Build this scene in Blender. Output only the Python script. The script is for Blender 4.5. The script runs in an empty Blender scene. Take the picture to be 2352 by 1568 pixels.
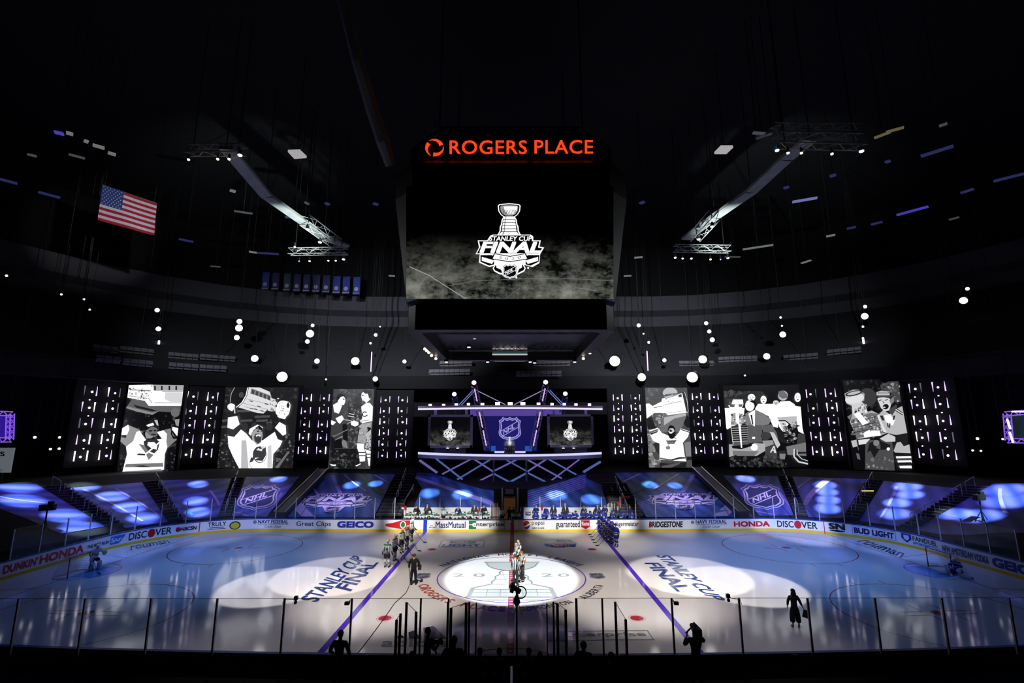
import bpy, bmesh, math, random
from math import sin, cos, pi, radians, sqrt
from mathutils import Vector, Matrix
from mathutils.geometry import tessellate_polygon
S = bpy.context.scene
COL = S.collection
random.seed(7)

# ------------------------------------------------------------------ camera
CF, CPITCH, CYAW, CROLL = 1101.016, 0.178963, -0.000559, -0.000792
CPOS = Vector((0.0719, -32.3917, 9.1523))
def cam_axes(pitch, yaw, roll):
    cy, sy, cp, sp = cos(yaw), sin(yaw), cos(pitch), sin(pitch)
    r0 = Vector((cy, -sy, 0)); f0 = Vector((sy, cy, 0)); z = Vector((0, 0, 1))
    f = f0 * cp + z * sp; u0 = -f0 * sp + z * cp
    cr, sr = cos(roll), sin(roll)
    return r0 * cr + u0 * sr, -r0 * sr + u0 * cr, f
RX, UP, FW = cam_axes(CPITCH, CYAW, CROLL)
cam_d = bpy.data.cameras.new('camera')
cam_d.sensor_width = 36; cam_d.lens = CF / 2352 * 36
cam_d.clip_start = 0.1; cam_d.clip_end = 500
cam = bpy.data.objects.new('camera', cam_d); COL.objects.link(cam)
cam.matrix_world = Matrix(((RX.x, UP.x, -FW.x, CPOS.x), (RX.y, UP.y, -FW.y, CPOS.y), (RX.z, UP.z, -FW.z, CPOS.z), (0, 0, 0, 1)))
S.camera = cam

# ------------------------------------------------------------------ world, exposure
w = bpy.data.worlds.new('World'); S.world = w; w.use_nodes = True
w.node_tree.nodes['Background'].inputs[0].default_value = (0.12, 0.14, 0.3, 1)
w.node_tree.nodes['Background'].inputs[1].default_value = 0.0012
S.view_settings.view_transform = 'Standard'; S.view_settings.look = 'None'
S.view_settings.exposure = 0.0; S.view_settings.gamma = 1.0
S.view_settings.use_curve_mapping = False
S.cycles.max_bounces = 6; S.cycles.diffuse_bounces = 2; S.cycles.glossy_bounces = 3
S.cycles.transparent_max_bounces = 24; S.cycles.sample_clamp_indirect = 2.0
S.cycles.caustics_reflective = False; S.cycles.caustics_refractive = False

# ------------------------------------------------------------------ stage lighting of the arena (spots in the roof, plus added fill spots)
def spot(name, loc, tgt, power, color, size_deg, blend=0.5, radius=0.15):
    l = bpy.data.lights.new(name, 'SPOT'); l.energy = power * 1000; l.color = color
    l.spot_size = radians(size_deg); l.spot_blend = blend; l.shadow_soft_size = radius
    o = bpy.data.objects.new(name, l); COL.objects.link(o); o.location = loc
    o.rotation_euler = (Vector(tgt) - Vector(loc)).to_track_quat('-Z', 'Y').to_euler()
    return o
WARM = (1.0, 0.9, 0.82); COOL = (0.78, 0.9, 1.0); BLUE = (0.16, 0.3, 1.0); LAV = (0.42, 0.5, 1.0)
# centre circle key light, neutral zone wash, two overlapping pools each side, blue ends
DEEP = (0.09, 0.34, 1.0)
spot('centre_spot', (0, -21, 26), (0, -0.4, 0), 95, (0.95, 1.0, 0.97), 15.0, 0.25)
for sx in (-1, 1):
    k = 1.0 if sx < 0 else 1.5
    spot('blue_line_wash', (sx * 6, -18, 28), (sx * 6.8, -3.6, 0), 36, (1.0, 0.86, 0.74), 22, 0.8)
    spot('line_up_fill', (sx * 11, -14, 20), (sx * 8.3, 8.5, .9), 16, WARM, 15, 0.8)  # added unseen spot, brightens the lined-up players
    spot('far_corner_wash', (sx * 18, -4, 28), (sx * 8.5, 8.0, 0), 8, WARM, 30, 0.9)
    spot('pool_outer', (sx * 15, -17, 29), (sx * 13.7, -1.9, 0), 28 * (1.25 if sx > 0 else 1), WARM, 12.0, 0.1)
    spot('pool_inner', (sx * 9, -16, 29), (sx * 11.2, 0.1, 0), 28 * (1.25 if sx > 0 else 1), WARM, 13.2, 0.1)
    spot('near_wash', (sx * 9, -12, 30), (sx * 9.0, -9, 0), 5, (1.0, 0.84, 0.84), 26, 0.9)
    spot('end_blue_wash', (sx * 17, -3, 31), (sx * 18.5, 3.5, 0), 12 * k, DEEP, 39, 1.0)
    spot('end_lavender_wash', (sx * 14, -3, 31), (sx * 16.0, 4.5, 0), 4.5 * k, (.5, .55, 1.0), 34, 1.0)
    spot('end_ambient_wash', (sx * 22, -10, 30), (sx * 20, -2, 0), 2.4, (.12, .3, 1), 62, 1.0)
    spot('rim_fill', (sx * 32, 12, 25), (sx * 6.6, -6, 19.5), 6, (.9, .97, 1), 20, 0.8)  # added unseen spot, picks out the scoreboard edge ribs
    spot('catwalk_fill', (sx * 16, 6, 22), (sx * 22, 12, 29), 9, (.9, 1, .97), 50, 0.9)  # added unseen spot, brightens the far end of the catwalk
    spot('end_corner_wash', (sx * 24, 0, 30), (sx * 26.0, 6, 0), 6, (.12, .25, 1), 36, 1.0)
    for x, y, p, c, a in ((4, 13.2, 66, (1, .98, .95), 10), (9, 13.2, 66, (1, .98, .95), 9), (14.5, 13.2, 34, (.85, .85, 1), 10), (20, 12.5, 20 if sx < 0 else 30, (.55, .63, 1), 11), (25, 10.8, 34 if sx < 0 else 90, (.42, .5, 1), 12), (29, 5, 30, (.2, .35, 1), 12)):
        spot('board_fill', (sx * x * .9, -19, 16), (sx * x, y, 1.5), p * .9, c, a, 0.7)  # added unseen spots below the roof, aimed to brighten the boards
# ------------------------------------------------------------------ pixel / world helpers (build-time surveying only)
def ray(px, py):
    return (FW + RX * ((px - 1176) / CF) + UP * ((784 - py) / CF))
def onY(px, py, Y):
    d = ray(px, py); return CPOS + d * ((Y - CPOS.y) / d.y)
def onZ(px, py, Z=0.0):
    d = ray(px, py); return CPOS + d * ((Z - CPOS.z) / d.z)
def proj(p):
    d = Vector(p) - CPOS; z = d.dot(FW)
    return 1176 + CF * d.dot(RX) / z, 784 - CF * d.dot(UP) / z
_a2 = cam_axes(0.1822, -0.0037, -0.0014); _c2 = Vector((0.171, -31.516, 9.0503))
def rk(x, y, z=0.0):
    # surveyed rink coordinates -> this scene's ground (lens survey correction, a few cm)
    d = Vector((x, y, 0)) - _c2; zz = d.dot(_a2[2]); u = d.dot(_a2[0]) / zz; v = -d.dot(_a2[1]) / zz
    if zz < 8: return Vector((x, y, z))
    k = 1 - 0.0243 * (u * u + v * v)
    p = onZ(1176 + 1090.17 * u * k, 784 + 1090.17 * v * k, 0.0)
    return Vector((p.x, p.y, z))
def sd(x, y, hx=30.3, hy=12.95, r=8.53):
    qx, qy = abs(x) - hx + r, abs(y) - hy + r
    return min(max(qx, qy), 0) + sqrt(max(qx, 0) ** 2 + max(qy, 0) ** 2) - r
BD0, BZ0, BD1, BZ1 = 1.9, 1.15, 11.8, 4.75
def bowl_h(x, y):
    d = sd(x, y)
    return BZ0 + (BZ1 - BZ0) * (d - BD0) / (BD1 - BD0)
def on_bowl(px, py, off=0.0):
    d = ray(px, py); lo, hi = 20.0, 120.0; t = lo; prev = None
    while t < hi:
        p = CPOS + d * t
        if sd(p.x, p.y) > 0.5 and p.y > -14 and p.z - off < bowl_h(p.x, p.y): break
        t += 0.5
    a, b = t - 0.5, t
    for _ in range(14):
        m = (a + b) / 2; p = CPOS + d * m
        if p.z - off < bowl_h(p.x, p.y): b = m
        else: a = m
    return CPOS + d * b

# ------------------------------------------------------------------ materials
_M = {}
def lin(c):
    c = c / 255.0
    return c / 12.92 if c <= 0.04045 else ((c + 0.055) / 1.055) ** 2.4
def rgb(r, g, b): return (lin(r), lin(g), lin(b))
def mat(name, col, rough=0.6, metal=0.0, noise=0.08, scale=6.0, spec=0.4, coat=0.0):
    if name in _M: return _M[name]
    m = bpy.data.materials.new(name); m.use_nodes = True; _M[name] = m
    nt = m.node_tree; b = nt.nodes['Principled BSDF']
    tc = nt.nodes.new('ShaderNodeTexCoord'); no = nt.nodes.new('ShaderNodeTexNoise'); no.inputs['Scale'].default_value = scale
    no.inputs['Detail'].default_value = 3
    mx = nt.nodes.new('ShaderNodeMix'); mx.data_type = 'RGBA'
    nt.links.new(tc.outputs['Object'], no.inputs['Vector']); nt.links.new(no.outputs['Fac'], mx.inputs[0])
    k = 1 - noise * 1.6
    mx.inputs[6].default_value = (col[0] * k, col[1] * k, col[2] * k, 1)
    k = 1 + noise
    mx.inputs[7].default_value = (min(1, col[0] * k), min(1, col[1] * k), min(1, col[2] * k), 1)
    nt.links.new(mx.outputs[2], b.inputs['Base Color'])
    b.inputs['Roughness'].default_value = rough; b.inputs['Metallic'].default_value = metal
    b.inputs['Specular IOR Level'].default_value = spec
    if coat: b.inputs['Coat Weight'].default_value = coat; b.inputs['Coat Roughness'].default_value = 0.06
    return m
def emis(name, col, strength=1.0):
    if name in _M: return _M[name]
    m = bpy.data.materials.new(name); m.use_nodes = True; _M[name] = m
    b = m.node_tree.nodes['Principled BSDF']; b.inputs['Base Color'].default_value = (0.02, 0.02, 0.02, 1)
    b.inputs['Emission Color'].default_value = (*col, 1); b.inputs['Emission Strength'].default_value = strength
    b.inputs['Roughness'].default_value = 0.5
    return m
def ramp_mat(name, axis, bands, rough=0.8, period=None):
    # bands: [(position, colour)] constant steps along an object axis in metres
    if name in _M: return _M[name]
    m = bpy.data.materials.new(name); m.use_nodes = True; _M[name] = m
    nt = m.node_tree; b = nt.nodes['Principled BSDF']; b.inputs['Roughness'].default_value = rough
    tc = nt.nodes.new('ShaderNodeTexCoord'); sp = nt.nodes.new('ShaderNodeSeparateXYZ')
    nt.links.new(tc.outputs['Object'], sp.inputs[0]); out = sp.outputs[axis]
    def mth(op, a, v):
        n = nt.nodes.new('ShaderNodeMath'); n.operation = op; nt.links.new(a, n.inputs[0]); n.inputs[1].default_value = v; return n.outputs[0]
    if period: out = mth('PINGPONG', out, period)
    lo, hi = bands[0][0], bands[-1][0] + 0.2
    if period: hi = period
    out = mth('DIVIDE', mth('SUBTRACT', out, lo), hi - lo)
    cr = nt.nodes.new('ShaderNodeValToRGB'); cr.color_ramp.interpolation = 'CONSTANT'
    nt.links.new(out, cr.inputs[0]); el = cr.color_ramp.elements
    while len(el) < len(bands): el.new(0.5)
    for e, (p, c) in zip(el, bands): e.position = max(0, min(1, (p - lo) / (hi - lo))); e.color = (*c, 1)
    nt.links.new(cr.outputs[0], b.inputs['Base Color'])
    return m
def thin_glass(name, tint=(0.93, 0.97, 1.0), refl=0.05, diffuse_mix=0.012):
    if name in _M: return _M[name]
    m = bpy.data.materials.new(name); m.use_nodes = True; _M[name] = m
    nt = m.node_tree; nt.nodes.clear(); out = nt.nodes.new('ShaderNodeOutputMaterial')
    tr = nt.nodes.new('ShaderNodeBsdfTransparent'); tr.inputs[0].default_value = (*tint, 1)
    gl = nt.nodes.new('ShaderNodeBsdfGlossy'); gl.inputs['Roughness'].default_value = 0.03
    df = nt.nodes.new('ShaderNodeBsdfDiffuse'); df.inputs[0].default_value = (0.8, 0.8, 0.85, 1)
    m1 = nt.nodes.new('ShaderNodeMixShader'); m1.inputs[0].default_value = refl
    m2 = nt.nodes.new('ShaderNodeMixShader'); m2.inputs[0].default_value = diffuse_mix  # diffuse share whitens the pane slightly
    L = nt.links; L.new(tr.outputs[0], m1.inputs[1]); L.new(gl.outputs[0], m1.inputs[2])
    L.new(m1.outputs[0], m2.inputs[1]); L.new(df.outputs[0], m2.inputs[2]); L.new(m2.outputs[0], out.inputs[0])
    return m
def col_emis(name, strength=1.0):
    # screen picture: pixels of the display carry their own colour
    if name in _M: return _M[name]
    m = bpy.data.materials.new(name); m.use_nodes = True; _M[name] = m
    nt = m.node_tree; b = nt.nodes['Principled BSDF']
    a = nt.nodes.new('ShaderNodeAttribute'); a.attribute_name = 'Col'
    nt.links.new(a.outputs['Color'], b.inputs['Emission Color']); b.inputs['Emission Strength'].default_value = strength
    b.inputs['Base Color'].default_value = (0.01, 0.01, 0.012, 1); b.inputs['Roughness'].default_value = 0.4
    return m

# ------------------------------------------------------------------ mesh builder
class MB:
    def __init__(s): s.v = []; s.f = []; s.mi = []; s.mats = []; s.cols = []; s.c = None
    def mat(s, m):
        if m not in s.mats: s.mats.append(m)
        return s.mats.index(m)
    def add(s, vs, fs, m, col=None):
        b = len(s.v); s.v += [tuple(v) for v in vs]; k = s.mat(m)
        for f in fs: s.f.append([b + i for i in f]); s.mi.append(k); s.cols.append(col)
    def box(s, c, d, m, rz=0.0, R=None):
        x, y, z = d[0] / 2, d[1] / 2, d[2] / 2; c = Vector(c)
        R = R or Matrix.Rotation(rz, 3, 'Z')
        vs = [c + R @ Vector((a * x, b * y, e * z)) for e in (-1, 1) for b in (-1, 1) for a in (-1, 1)]
        s.add(vs, [(0, 2, 3, 1), (4, 5, 7, 6), (0, 1, 5, 4), (2, 6, 7, 3), (0, 4, 6, 2), (1, 3, 7, 5)], m)
    def tube(s, pts, r, m, n=8, cap=True):
        pts = [Vector(p) for p in pts]; rs = r if isinstance(r, (list, tuple)) else [r] * len(pts); vs = []
        for i, p in enumerate(pts):
            t = (pts[min(i + 1, len(pts) - 1)] - pts[max(i - 1, 0)]).normalized()
            a = t.cross(Vector((0, 0, 1)) if abs(t.z) < 0.95 else Vector((1, 0, 0))).normalized(); b = t.cross(a)
            vs += [p + (a * cos(2 * pi * k / n) + b * sin(2 * pi * k / n)) * rs[i] for k in range(n)]
        fs = []
        for i in range(len(pts) - 1):
            for k in range(n): q = (k + 1) % n; fs.append((i * n + k, i * n + q, (i + 1) * n + q, (i + 1) * n + k))
        if cap: fs += [tuple(range(n - 1, -1, -1)), tuple((len(pts) - 1) * n + k for k in range(n))]
        s.add(vs, fs, m)
    def bar(s, a, b, wd, m): s.tube([a, b], wd / 2 * 1.2, m, 4)
    def lathe(s, prof, m, c=(0, 0, 0), n=20, axis=None):
        vs = []; c = Vector(c); R = axis.to_track_quat('Z', 'Y').to_matrix() if axis else Matrix.Identity(3)
        for r, z in prof:
            vs += [c + R @ Vector((r * cos(2 * pi * k / n), r * sin(2 * pi * k / n), z)) for k in range(n)]
        fs = [(i * n + k, i * n + (k + 1) % n, (i + 1) * n + (k + 1) % n, (i + 1) * n + k) for i in range(len(prof) - 1) for k in range(n)]
        fs += [tuple(range(n - 1, -1, -1)), tuple((len(prof) - 1) * n + k for k in range(n))]
        s.add(vs, fs, m)
    def poly(s, pts2, fn, m, col=None):
        # 2-D outline (list of pts or list of rings) triangulated then mapped to the surface by fn
        rings = pts2 if isinstance(pts2[0][0], (list, tuple)) else [pts2]
        tri = tessellate_polygon([[Vector((p[0], p[1], 0)) for p in r] for r in rings])
        flat = [p for r in rings for p in r]
        s.add([fn(*p) for p in flat], tri, m, col)
    def grid(s, fn, nu, nv, m, col=None):
        vs = [fn(i / nu, j / nv) for j in range(nv + 1) for i in range(nu + 1)]
        s.add(vs, [(j * (nu + 1) + i, j * (nu + 1) + i + 1, (j + 1) * (nu + 1) + i + 1, (j + 1) * (nu + 1) + i) for j in range(nv) for i in range(nu)], m, col)
    def flat(s, mesh2, fn, m, col=None):
        # lettering; heavier strokes are stamped copies stacked a fraction of a millimetre apart
        offs = mesh2[3] if len(mesh2) > 3 else [(0, 0)]; o = fn(.5, .5); n = (fn(.6, .5) - o).cross(fn(.5, .6) - o)
        n = n.normalized() if n.length > 0 else Vector((0, 0, 0))
        if s.world_n is not None and n.dot(s.world_n) < 0: n = -n
        for i, (du, dv) in enumerate(offs):
            s.add([fn(p[0] + du, p[1] + dv) + n * (.0012 * i) for p in mesh2[0]], mesh2[1], m, col)
    world_n = None
    def build(s, name, parent=None, smooth=False, origin=None):
        me = bpy.data.meshes.new(name); vs = s.v
        if origin is not None: vs = [(v[0] - origin[0], v[1] - origin[1], v[2] - origin[2]) for v in vs]
        me.from_pydata(vs, [], s.f)
        for m in s.mats: me.materials.append(m)
        me.polygons.foreach_set('material_index', s.mi)
        if any(c is not None for c in s.cols):
            ca = me.color_attributes.new('Col', 'FLOAT_COLOR', 'CORNER'); data = []
            for p, c in zip(me.polygons, s.cols): data += list((*(c or (0, 0, 0)), 1.0)) * p.loop_total
            ca.data.foreach_set('color', data)
        if smooth: me.polygons.foreach_set('use_smooth', [True] * len(me.polygons))
        me.validate(); me.update()
        o = bpy.data.objects.new(name, me); COL.objects.link(o)
        if parent: o.parent = parent
        if origin is not None: o.location = origin
        return o
def tag(o, label, cat, group=None, kind=None):
    o['label'] = label; o['category'] = cat
    if group: o['group'] = group
    if kind: o['kind'] = kind
    return o
def struct(o, kind='structure'):
    o['kind'] = kind; return o
def thing(name, loc, label, cat, group=None, rz=0.0):
    o = bpy.data.objects.new(name, None); COL.objects.link(o); o.location = loc; o.rotation_euler = (0, 0, rz); o.empty_display_size = 0.2
    return tag(o, label, cat, group)
def dup(root, loc, rz, label, group=None):
    r = root.copy(); COL.objects.link(r); r.location = loc; r.rotation_euler = (0, 0, rz); r['label'] = label
    if group: r['group'] = group
    for ch in list(root.children):
        c = ch.copy(); COL.objects.link(c); c.parent = r
        for g in ch.children:
            d = g.copy(); COL.objects.link(d); d.parent = c
    return r
ORD = 'first second third fourth fifth sixth seventh eighth ninth tenth eleventh twelfth thirteenth fourteenth fifteenth sixteenth seventeenth eighteenth nineteenth twentieth'.split()
ORD += ['twenty-' + o for o in ORD[:9]] + ['thirtieth'] + ['thirty-' + o for o in ORD[:9]]
def smooth_pts(pts, n=3):
    o = []; N = len(pts)
    for i in range(N):
        p0, p1, p2, p3 = pts[i - 1], pts[i], pts[(i + 1) % N], pts[(i + 2) % N]
        for k in range(n):
            t = k / n
            o.append(tuple(0.5 * (2 * p1[j] + (p2[j] - p0[j]) * t + (2 * p0[j] - 5 * p1[j] + 4 * p2[j] - p3[j]) * t * t + (3 * p1[j] - p0[j] - 3 * p2[j] + p3[j]) * t ** 3) for j in (0, 1)))
    return o
_T = {}
def text2(s, bold=0.0, shear=0.0, space=1.0, keep=False):
    # lettering outline as a flat mesh in the unit square (u right, v up)
    key = (s, bold, shear, space, keep)
    if key in _T: return _T[key]
    c = bpy.data.curves.new('lettering', 'FONT'); c.body = s; c.shear = shear; c.space_character = space; c.resolution_u = 3; c.fill_mode = 'FRONT'
    c.dimensions = '2D'
    o = bpy.data.objects.new('lettering', c); COL.objects.link(o); dg = bpy.context.evaluated_depsgraph_get()
    me = bpy.data.meshes.new_from_object(o.evaluated_get(dg))
    vs = [(v.co.x, v.co.y) for v in me.vertices]; fs = [tuple(p.vertices) for p in me.polygons]
    bpy.data.objects.remove(o); bpy.data.curves.remove(c); bpy.data.meshes.remove(me)
    x0, x1 = min(v[0] for v in vs), max(v[0] for v in vs); y0, y1 = min(v[1] for v in vs), max(v[1] for v in vs)
    asp = (x1 - x0) / (y1 - y0)
    b = bold * .75; W_, H_ = x1 - x0, y1 - y0
    offs = [(0, 0)] + ([(b / W_, b / H_), (b / W_, -b / H_), (-b / W_, b / H_), (-b / W_, -b / H_)] if bold > .005 else [])
    r = ([((v[0] - x0) / W_, (v[1] - y0) / H_) for v in vs], fs, asp, offs)
    _T[key] = r; return r
def bil(q, u, v):
    # q: bottom-left, bottom-right, top-right, top-left
    a = [q[0][i] * (1 - u) + q[1][i] * u for i in range(len(q[0]))]; b = [q[3][i] * (1 - u) + q[2][i] * u for i in range(len(q[0]))]
    return tuple(a[i] * (1 - v) + b[i] * v for i in range(len(a)))
# ------------------------------------------------------------------ ice surface
def ice_mat(name, col, rough=0.075):
    m = mat(name, col, rough, 0, 0.03, 0.35, spec=0.5)
    nt = m.node_tree; b = nt.nodes['Principled BSDF']
    tc = nt.nodes.new('ShaderNodeTexCoord'); no = nt.nodes.new('ShaderNodeTexNoise'); no.inputs['Scale'].default_value = 0.5; no.inputs['Detail'].default_value = 5
    mr = nt.nodes.new('ShaderNodeMapRange'); mr.inputs['To Min'].default_value = rough * 0.6; mr.inputs['To Max'].default_value = rough * 1.5
    nt.links.new(tc.outputs['Object'], no.inputs['Vector']); nt.links.new(no.outputs['Fac'], mr.inputs['Value']); nt.links.new(mr.outputs[0], b.inputs['Roughness'])
    b.inputs['IOR'].default_value = 1.33
    return m
ICE = ice_mat('ice_white', (0.80, 0.80, 0.82)); IBLUE = ice_mat('ice_paint_blue', (0.09, 0.03, 0.62)); IRED = ice_mat('ice_paint_red', (0.45, 0.03, 0.05))
INAVY = ice_mat('ice_paint_navy', (0.02, 0.05, 0.22)); IBLACK = ice_mat('ice_paint_black', (0.045, 0.045, 0.055)); IGREY = ice_mat('ice_paint_grey', (0.3, 0.33, 0.36))
ILG = ice_mat('ice_paint_light_grey', (0.52, 0.56, 0.58)); ICREASE = ice_mat('ice_paint_crease', (0.1, 0.35, 0.75)); IPINK = ice_mat('ice_paint_pale', (0.62, 0.42, 0.45))
IORANGE = ice_mat('ice_paint_red_orange', (0.6, 0.08, 0.05)); ITEAL = ice_mat('ice_paint_teal', (0.05, 0.25, 0.28))
def rounded(hx, hy, r, step=0.5):
    segs = []
    def line(a, b):
        n = max(1, int((Vector(b) - Vector(a)).length / step)); return [tuple(Vector(a).lerp(Vector(b), i / n)) for i in range(n)]
    def arc(cx, cy, a0, a1):
        n = max(2, int(abs(radians(a1 - a0)) * r / step)); return [(cx + r * cos(radians(a0 + (a1 - a0) * i / n)), cy + r * sin(radians(a0 + (a1 - a0) * i / n))) for i in range(n)]
    p = line((0, -hy), (-hx + r, -hy)) + arc(-hx + r, -hy + r, 270, 180) + line((-hx, -hy + r), (-hx, hy - r)) + arc(-hx + r, hy - r, 180, 90)
    p += line((-hx + r, hy), (hx - r, hy)) + arc(hx - r, hy - r, 90, 0) + line((hx, hy - r), (hx, -hy + r)) + arc(hx - r, -hy + r, 0, -90) + line((hx - r, -hy), (0, -hy))
    return p
RP = [rk(x, y) for x, y in rounded(30.48, 12.955, 8.53)]
NR = len(RP)
RS = [0.0]
for i in range(NR): RS.append(RS[-1] + (RP[(i + 1) % NR] - RP[i]).length)
RL = RS[-1]
def bpt(s, z=0.0, off=0.0):
    s %= RL
    import bisect
    i = min(bisect.bisect_right(RS, s) - 1, NR - 1)
    a, b = RP[i], RP[(i + 1) % NR]; t = (s - RS[i]) / max(1e-6, RS[i + 1] - RS[i]); p = a.lerp(b, t)
    d = (RP[(i + 2) % NR] - RP[i - 1]).normalized(); n = Vector((-d.y, d.x, 0))   # outward is left of the travel (clockwise from above)
    return Vector((p.x + n.x * off, p.y + n.y * off, z))
def s_of_px(px, z=0.6):
    best = None
    for i in range(int(RL / 0.25)):
        s = i * 0.25; p = bpt(s)
        if p.y < -6 or (p.y < 6 and abs(p.x) < 20): continue
        x, _ = proj((p.x, p.y, z))
        if best is None or abs(x - px) < best[0]: best = (abs(x - px), s)
    s = best[1]
    for st in (0.05, 0.01):
        s = min((abs(proj(bpt(s + k * st, z))[0] - px), s + k * st) for k in range(-6, 7))[1]
    return s
ice = MB(); ice.world_n = Vector((0, 0, 1)); _lift = [0.0]
def lift(): _lift[0] += 0.00004; return _lift[0]
ice.add([(p.x, p.y, 0) for p in RP], [list(range(NR))[::-1]], ICE)
def lay(k):
    e = lift(); return lambda x, y: rk(x, y, 0.0025 * k + e)
def rline(x0, y0, x1, y1, wd, m, k=1):
    a, b = Vector((x0, y0)), Vector((x1, y1)); n = max(1, int((b - a).length / 1.0)); t = (b - a).normalized() * wd / 2; t = Vector((-t.y, t.x)); f = lay(k)
    ice.grid(lambda u, v: f(*(a.lerp(b, u) + t * (2 * v - 1))), n, 1, m)
def rarc(cx, cy, r, wd, m, a0=0, a1=360, k=1):
    f = lay(k); n = max(8, int(abs(a1 - a0) / 5))
    ice.grid(lambda u, v: f(cx + (r + wd * (v - 0.5)) * cos(radians(a0 + (a1 - a0) * u)), cy + (r + wd * (v - 0.5)) * sin(radians(a0 + (a1 - a0) * u))), n, 1, m)
def rdisc(cx, cy, r, m, k=1):
    f = lay(k); ice.add([f(cx + r * cos(i * pi / 12), cy + r * sin(i * pi / 12)) for i in range(24)], [list(range(24))], m)
for sx in (-1, 1):
    rline(sx * 7.77, -12.9, sx * 7.77, 12.9, 0.305, IBLUE)
    gx = 27.13
    yy = 12.95 - 8.53 + sqrt(8.53 ** 2 - (gx - 21.95) ** 2)
    rline(sx * gx, -yy, sx * gx, yy, 0.06, IRED, 2)
    for sy in (-1, 1):
        cx, cy = sx * 21.03, sy * 6.71
        rarc(cx, cy, 4.57, 0.06, IRED); rdisc(cx, cy, 0.32, IRED); rdisc(sx * 6.1, sy * 6.71, 0.32, IRED); rarc(sx * 6.1, sy * 6.71, 0.4, 0.04, IPINK)
        for a in (-1, 1):
            for b in (-1, 1):
                rline(cx + a * 0.6, cy + b * 0.23, cx + a * 1.82, cy + b * 0.23, 0.05, IRED, 2); rline(cx + a * 0.6, cy + b * 0.23, cx + a * 0.6, cy + b * 1.15, 0.05, IRED, 2)
                rline(cx + a * 0.9, cy + b * 4.55, cx + a * 0.9, cy + b * 5.15, 0.05, IRED, 2)
        rline(sx * gx, sy * 3.4, sx * 30.4, sy * 4.27, 0.05, IRED, 2)
    # crease
    pts = [(sx * gx, -1.22)] + [(sx * (gx - 1.37 - 0.46 * sin(pi * i / 10)), -1.22 + 2.44 * i / 10) for i in range(11)] + [(sx * gx, 1.22)]
    ice.poly(pts, lay(3), ICREASE); rarc(sx * gx, 0, 1.83, 0.05, IRED, 90 if sx > 0 else -90, 270 if sx > 0 else 90, 4)
# centre line with its light checks
rline(0, -12.9, 0, 12.9, 0.305, IRED)
for i in range(62):
    y = -12.6 + i * 0.41
    rline(-0.1, y, 0.1, y, 0.17, IPINK, 2)
rarc(0, 0, 4.57, 0.07, INAVY if False else IBLUE, k=2)
rarc(0, -12.95, 3.05, 0.05, IRED, 0, 180)
def pz(k):
    e = lift(); return lambda px, py: onZ(px, py, 0.0025 * k + e)
# cup drawing inside the centre circle
def pxpoly(pts, m, k=3): ice.poly(pts, pz(k), m)
def pxline(pts, wd, m, k=4):
    for a, b in zip(pts, pts[1:]):
        A, B = onZ(*a), onZ(*b); t = (B - A).normalized() * wd / 2; n = Vector((-t.y, t.x, 0)); A -= t; B += t
        z = Vector((0, 0, 0.0025 * k + lift())); ice.add([A - n + z, B - n + z, B + n + z, A + n + z], [(0, 1, 2, 3)], m)
bowl = [(1115 + (1236 - 1115) * i / 16, 1291 + 19 * sqrt(max(0, 1 - ((i - 8) / 8) ** 2))) for i in range(17)]
pxpoly([(1115, 1291), (1236, 1291)] + bowl[::-1][1:-1], ILG, 2)
pxline(bowl, 0.10, IGREY); pxline([(1115, 1291), (1236, 1291)], 0.16, IGREY)
for s_ in (-1, 1):
    c = 1175.5
    nk = [(19, 1310), (28, 1314), (27, 1319), (38, 1324), (37, 1330), (46, 1336), (46, 1341), (64, 1345)]
    pxline([(c + s_ * a, b) for a, b in nk], 0.11, IGREY)
    for (a, b), (a2, b2) in list(zip(nk, nk[1:]))[::2]: pxline([(c + s_ * a, b), (c + s_ * a * 0.3, b + 1)], 0.05, ILG)
    pxline([(c + s_ * 64, 1345), (c + s_ * 92, 1350), (c + s_ * 104, 1373)], 0.12, IGREY)
    pxpoly([(c + s_ * 84, 1349), (c + s_ * 93, 1350), (c + s_ * 105, 1371), (c + s_ * 95, 1371)], IGREY, 3)
    pxline([(c + s_ * 22, 1312), (c + s_ * 12, 1340)], 0.05, ILG)
pxpoly([(1082, 1354), (1269, 1354), (1280, 1369), (1071, 1369)], ILG, 2)
pxline([(1082, 1353), (1269, 1353)], 0.1, IGREY); pxline([(1071, 1371), (1280, 1371)], 0.16, IGREY); pxline([(1077, 1361), (1275, 1361)], 0.06, IGREY); pxline([(1100, 1378), (1252, 1378)], 0.06, IGREY)
for x in (1120, 1150, 1200, 1232): pxline([(x, 1355), (x - (1176 - x) * 0.06, 1369)], 0.05, IGREY)
def icetext(s, q, m, k=3, **kw):
    # q = four pixel corners on the ice: start baseline, end baseline, end top, start top
    W = [onZ(*p) for p in q]; t = text2(s, **kw)
    ice.flat(t, lambda u, v: Vector(bil([tuple(c) for c in W], u, v)) + Vector((0, 0, 0.0025 * k)), m)
for ch, x in (('2', 1040), ('0', 1087), ('2', 1243), ('0', 1281)): icetext(ch, [(x, 1324), (x + 27, 1324), (x + 26, 1317), (x + 1, 1317)], IGREY, 3, bold=0.01)
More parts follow.
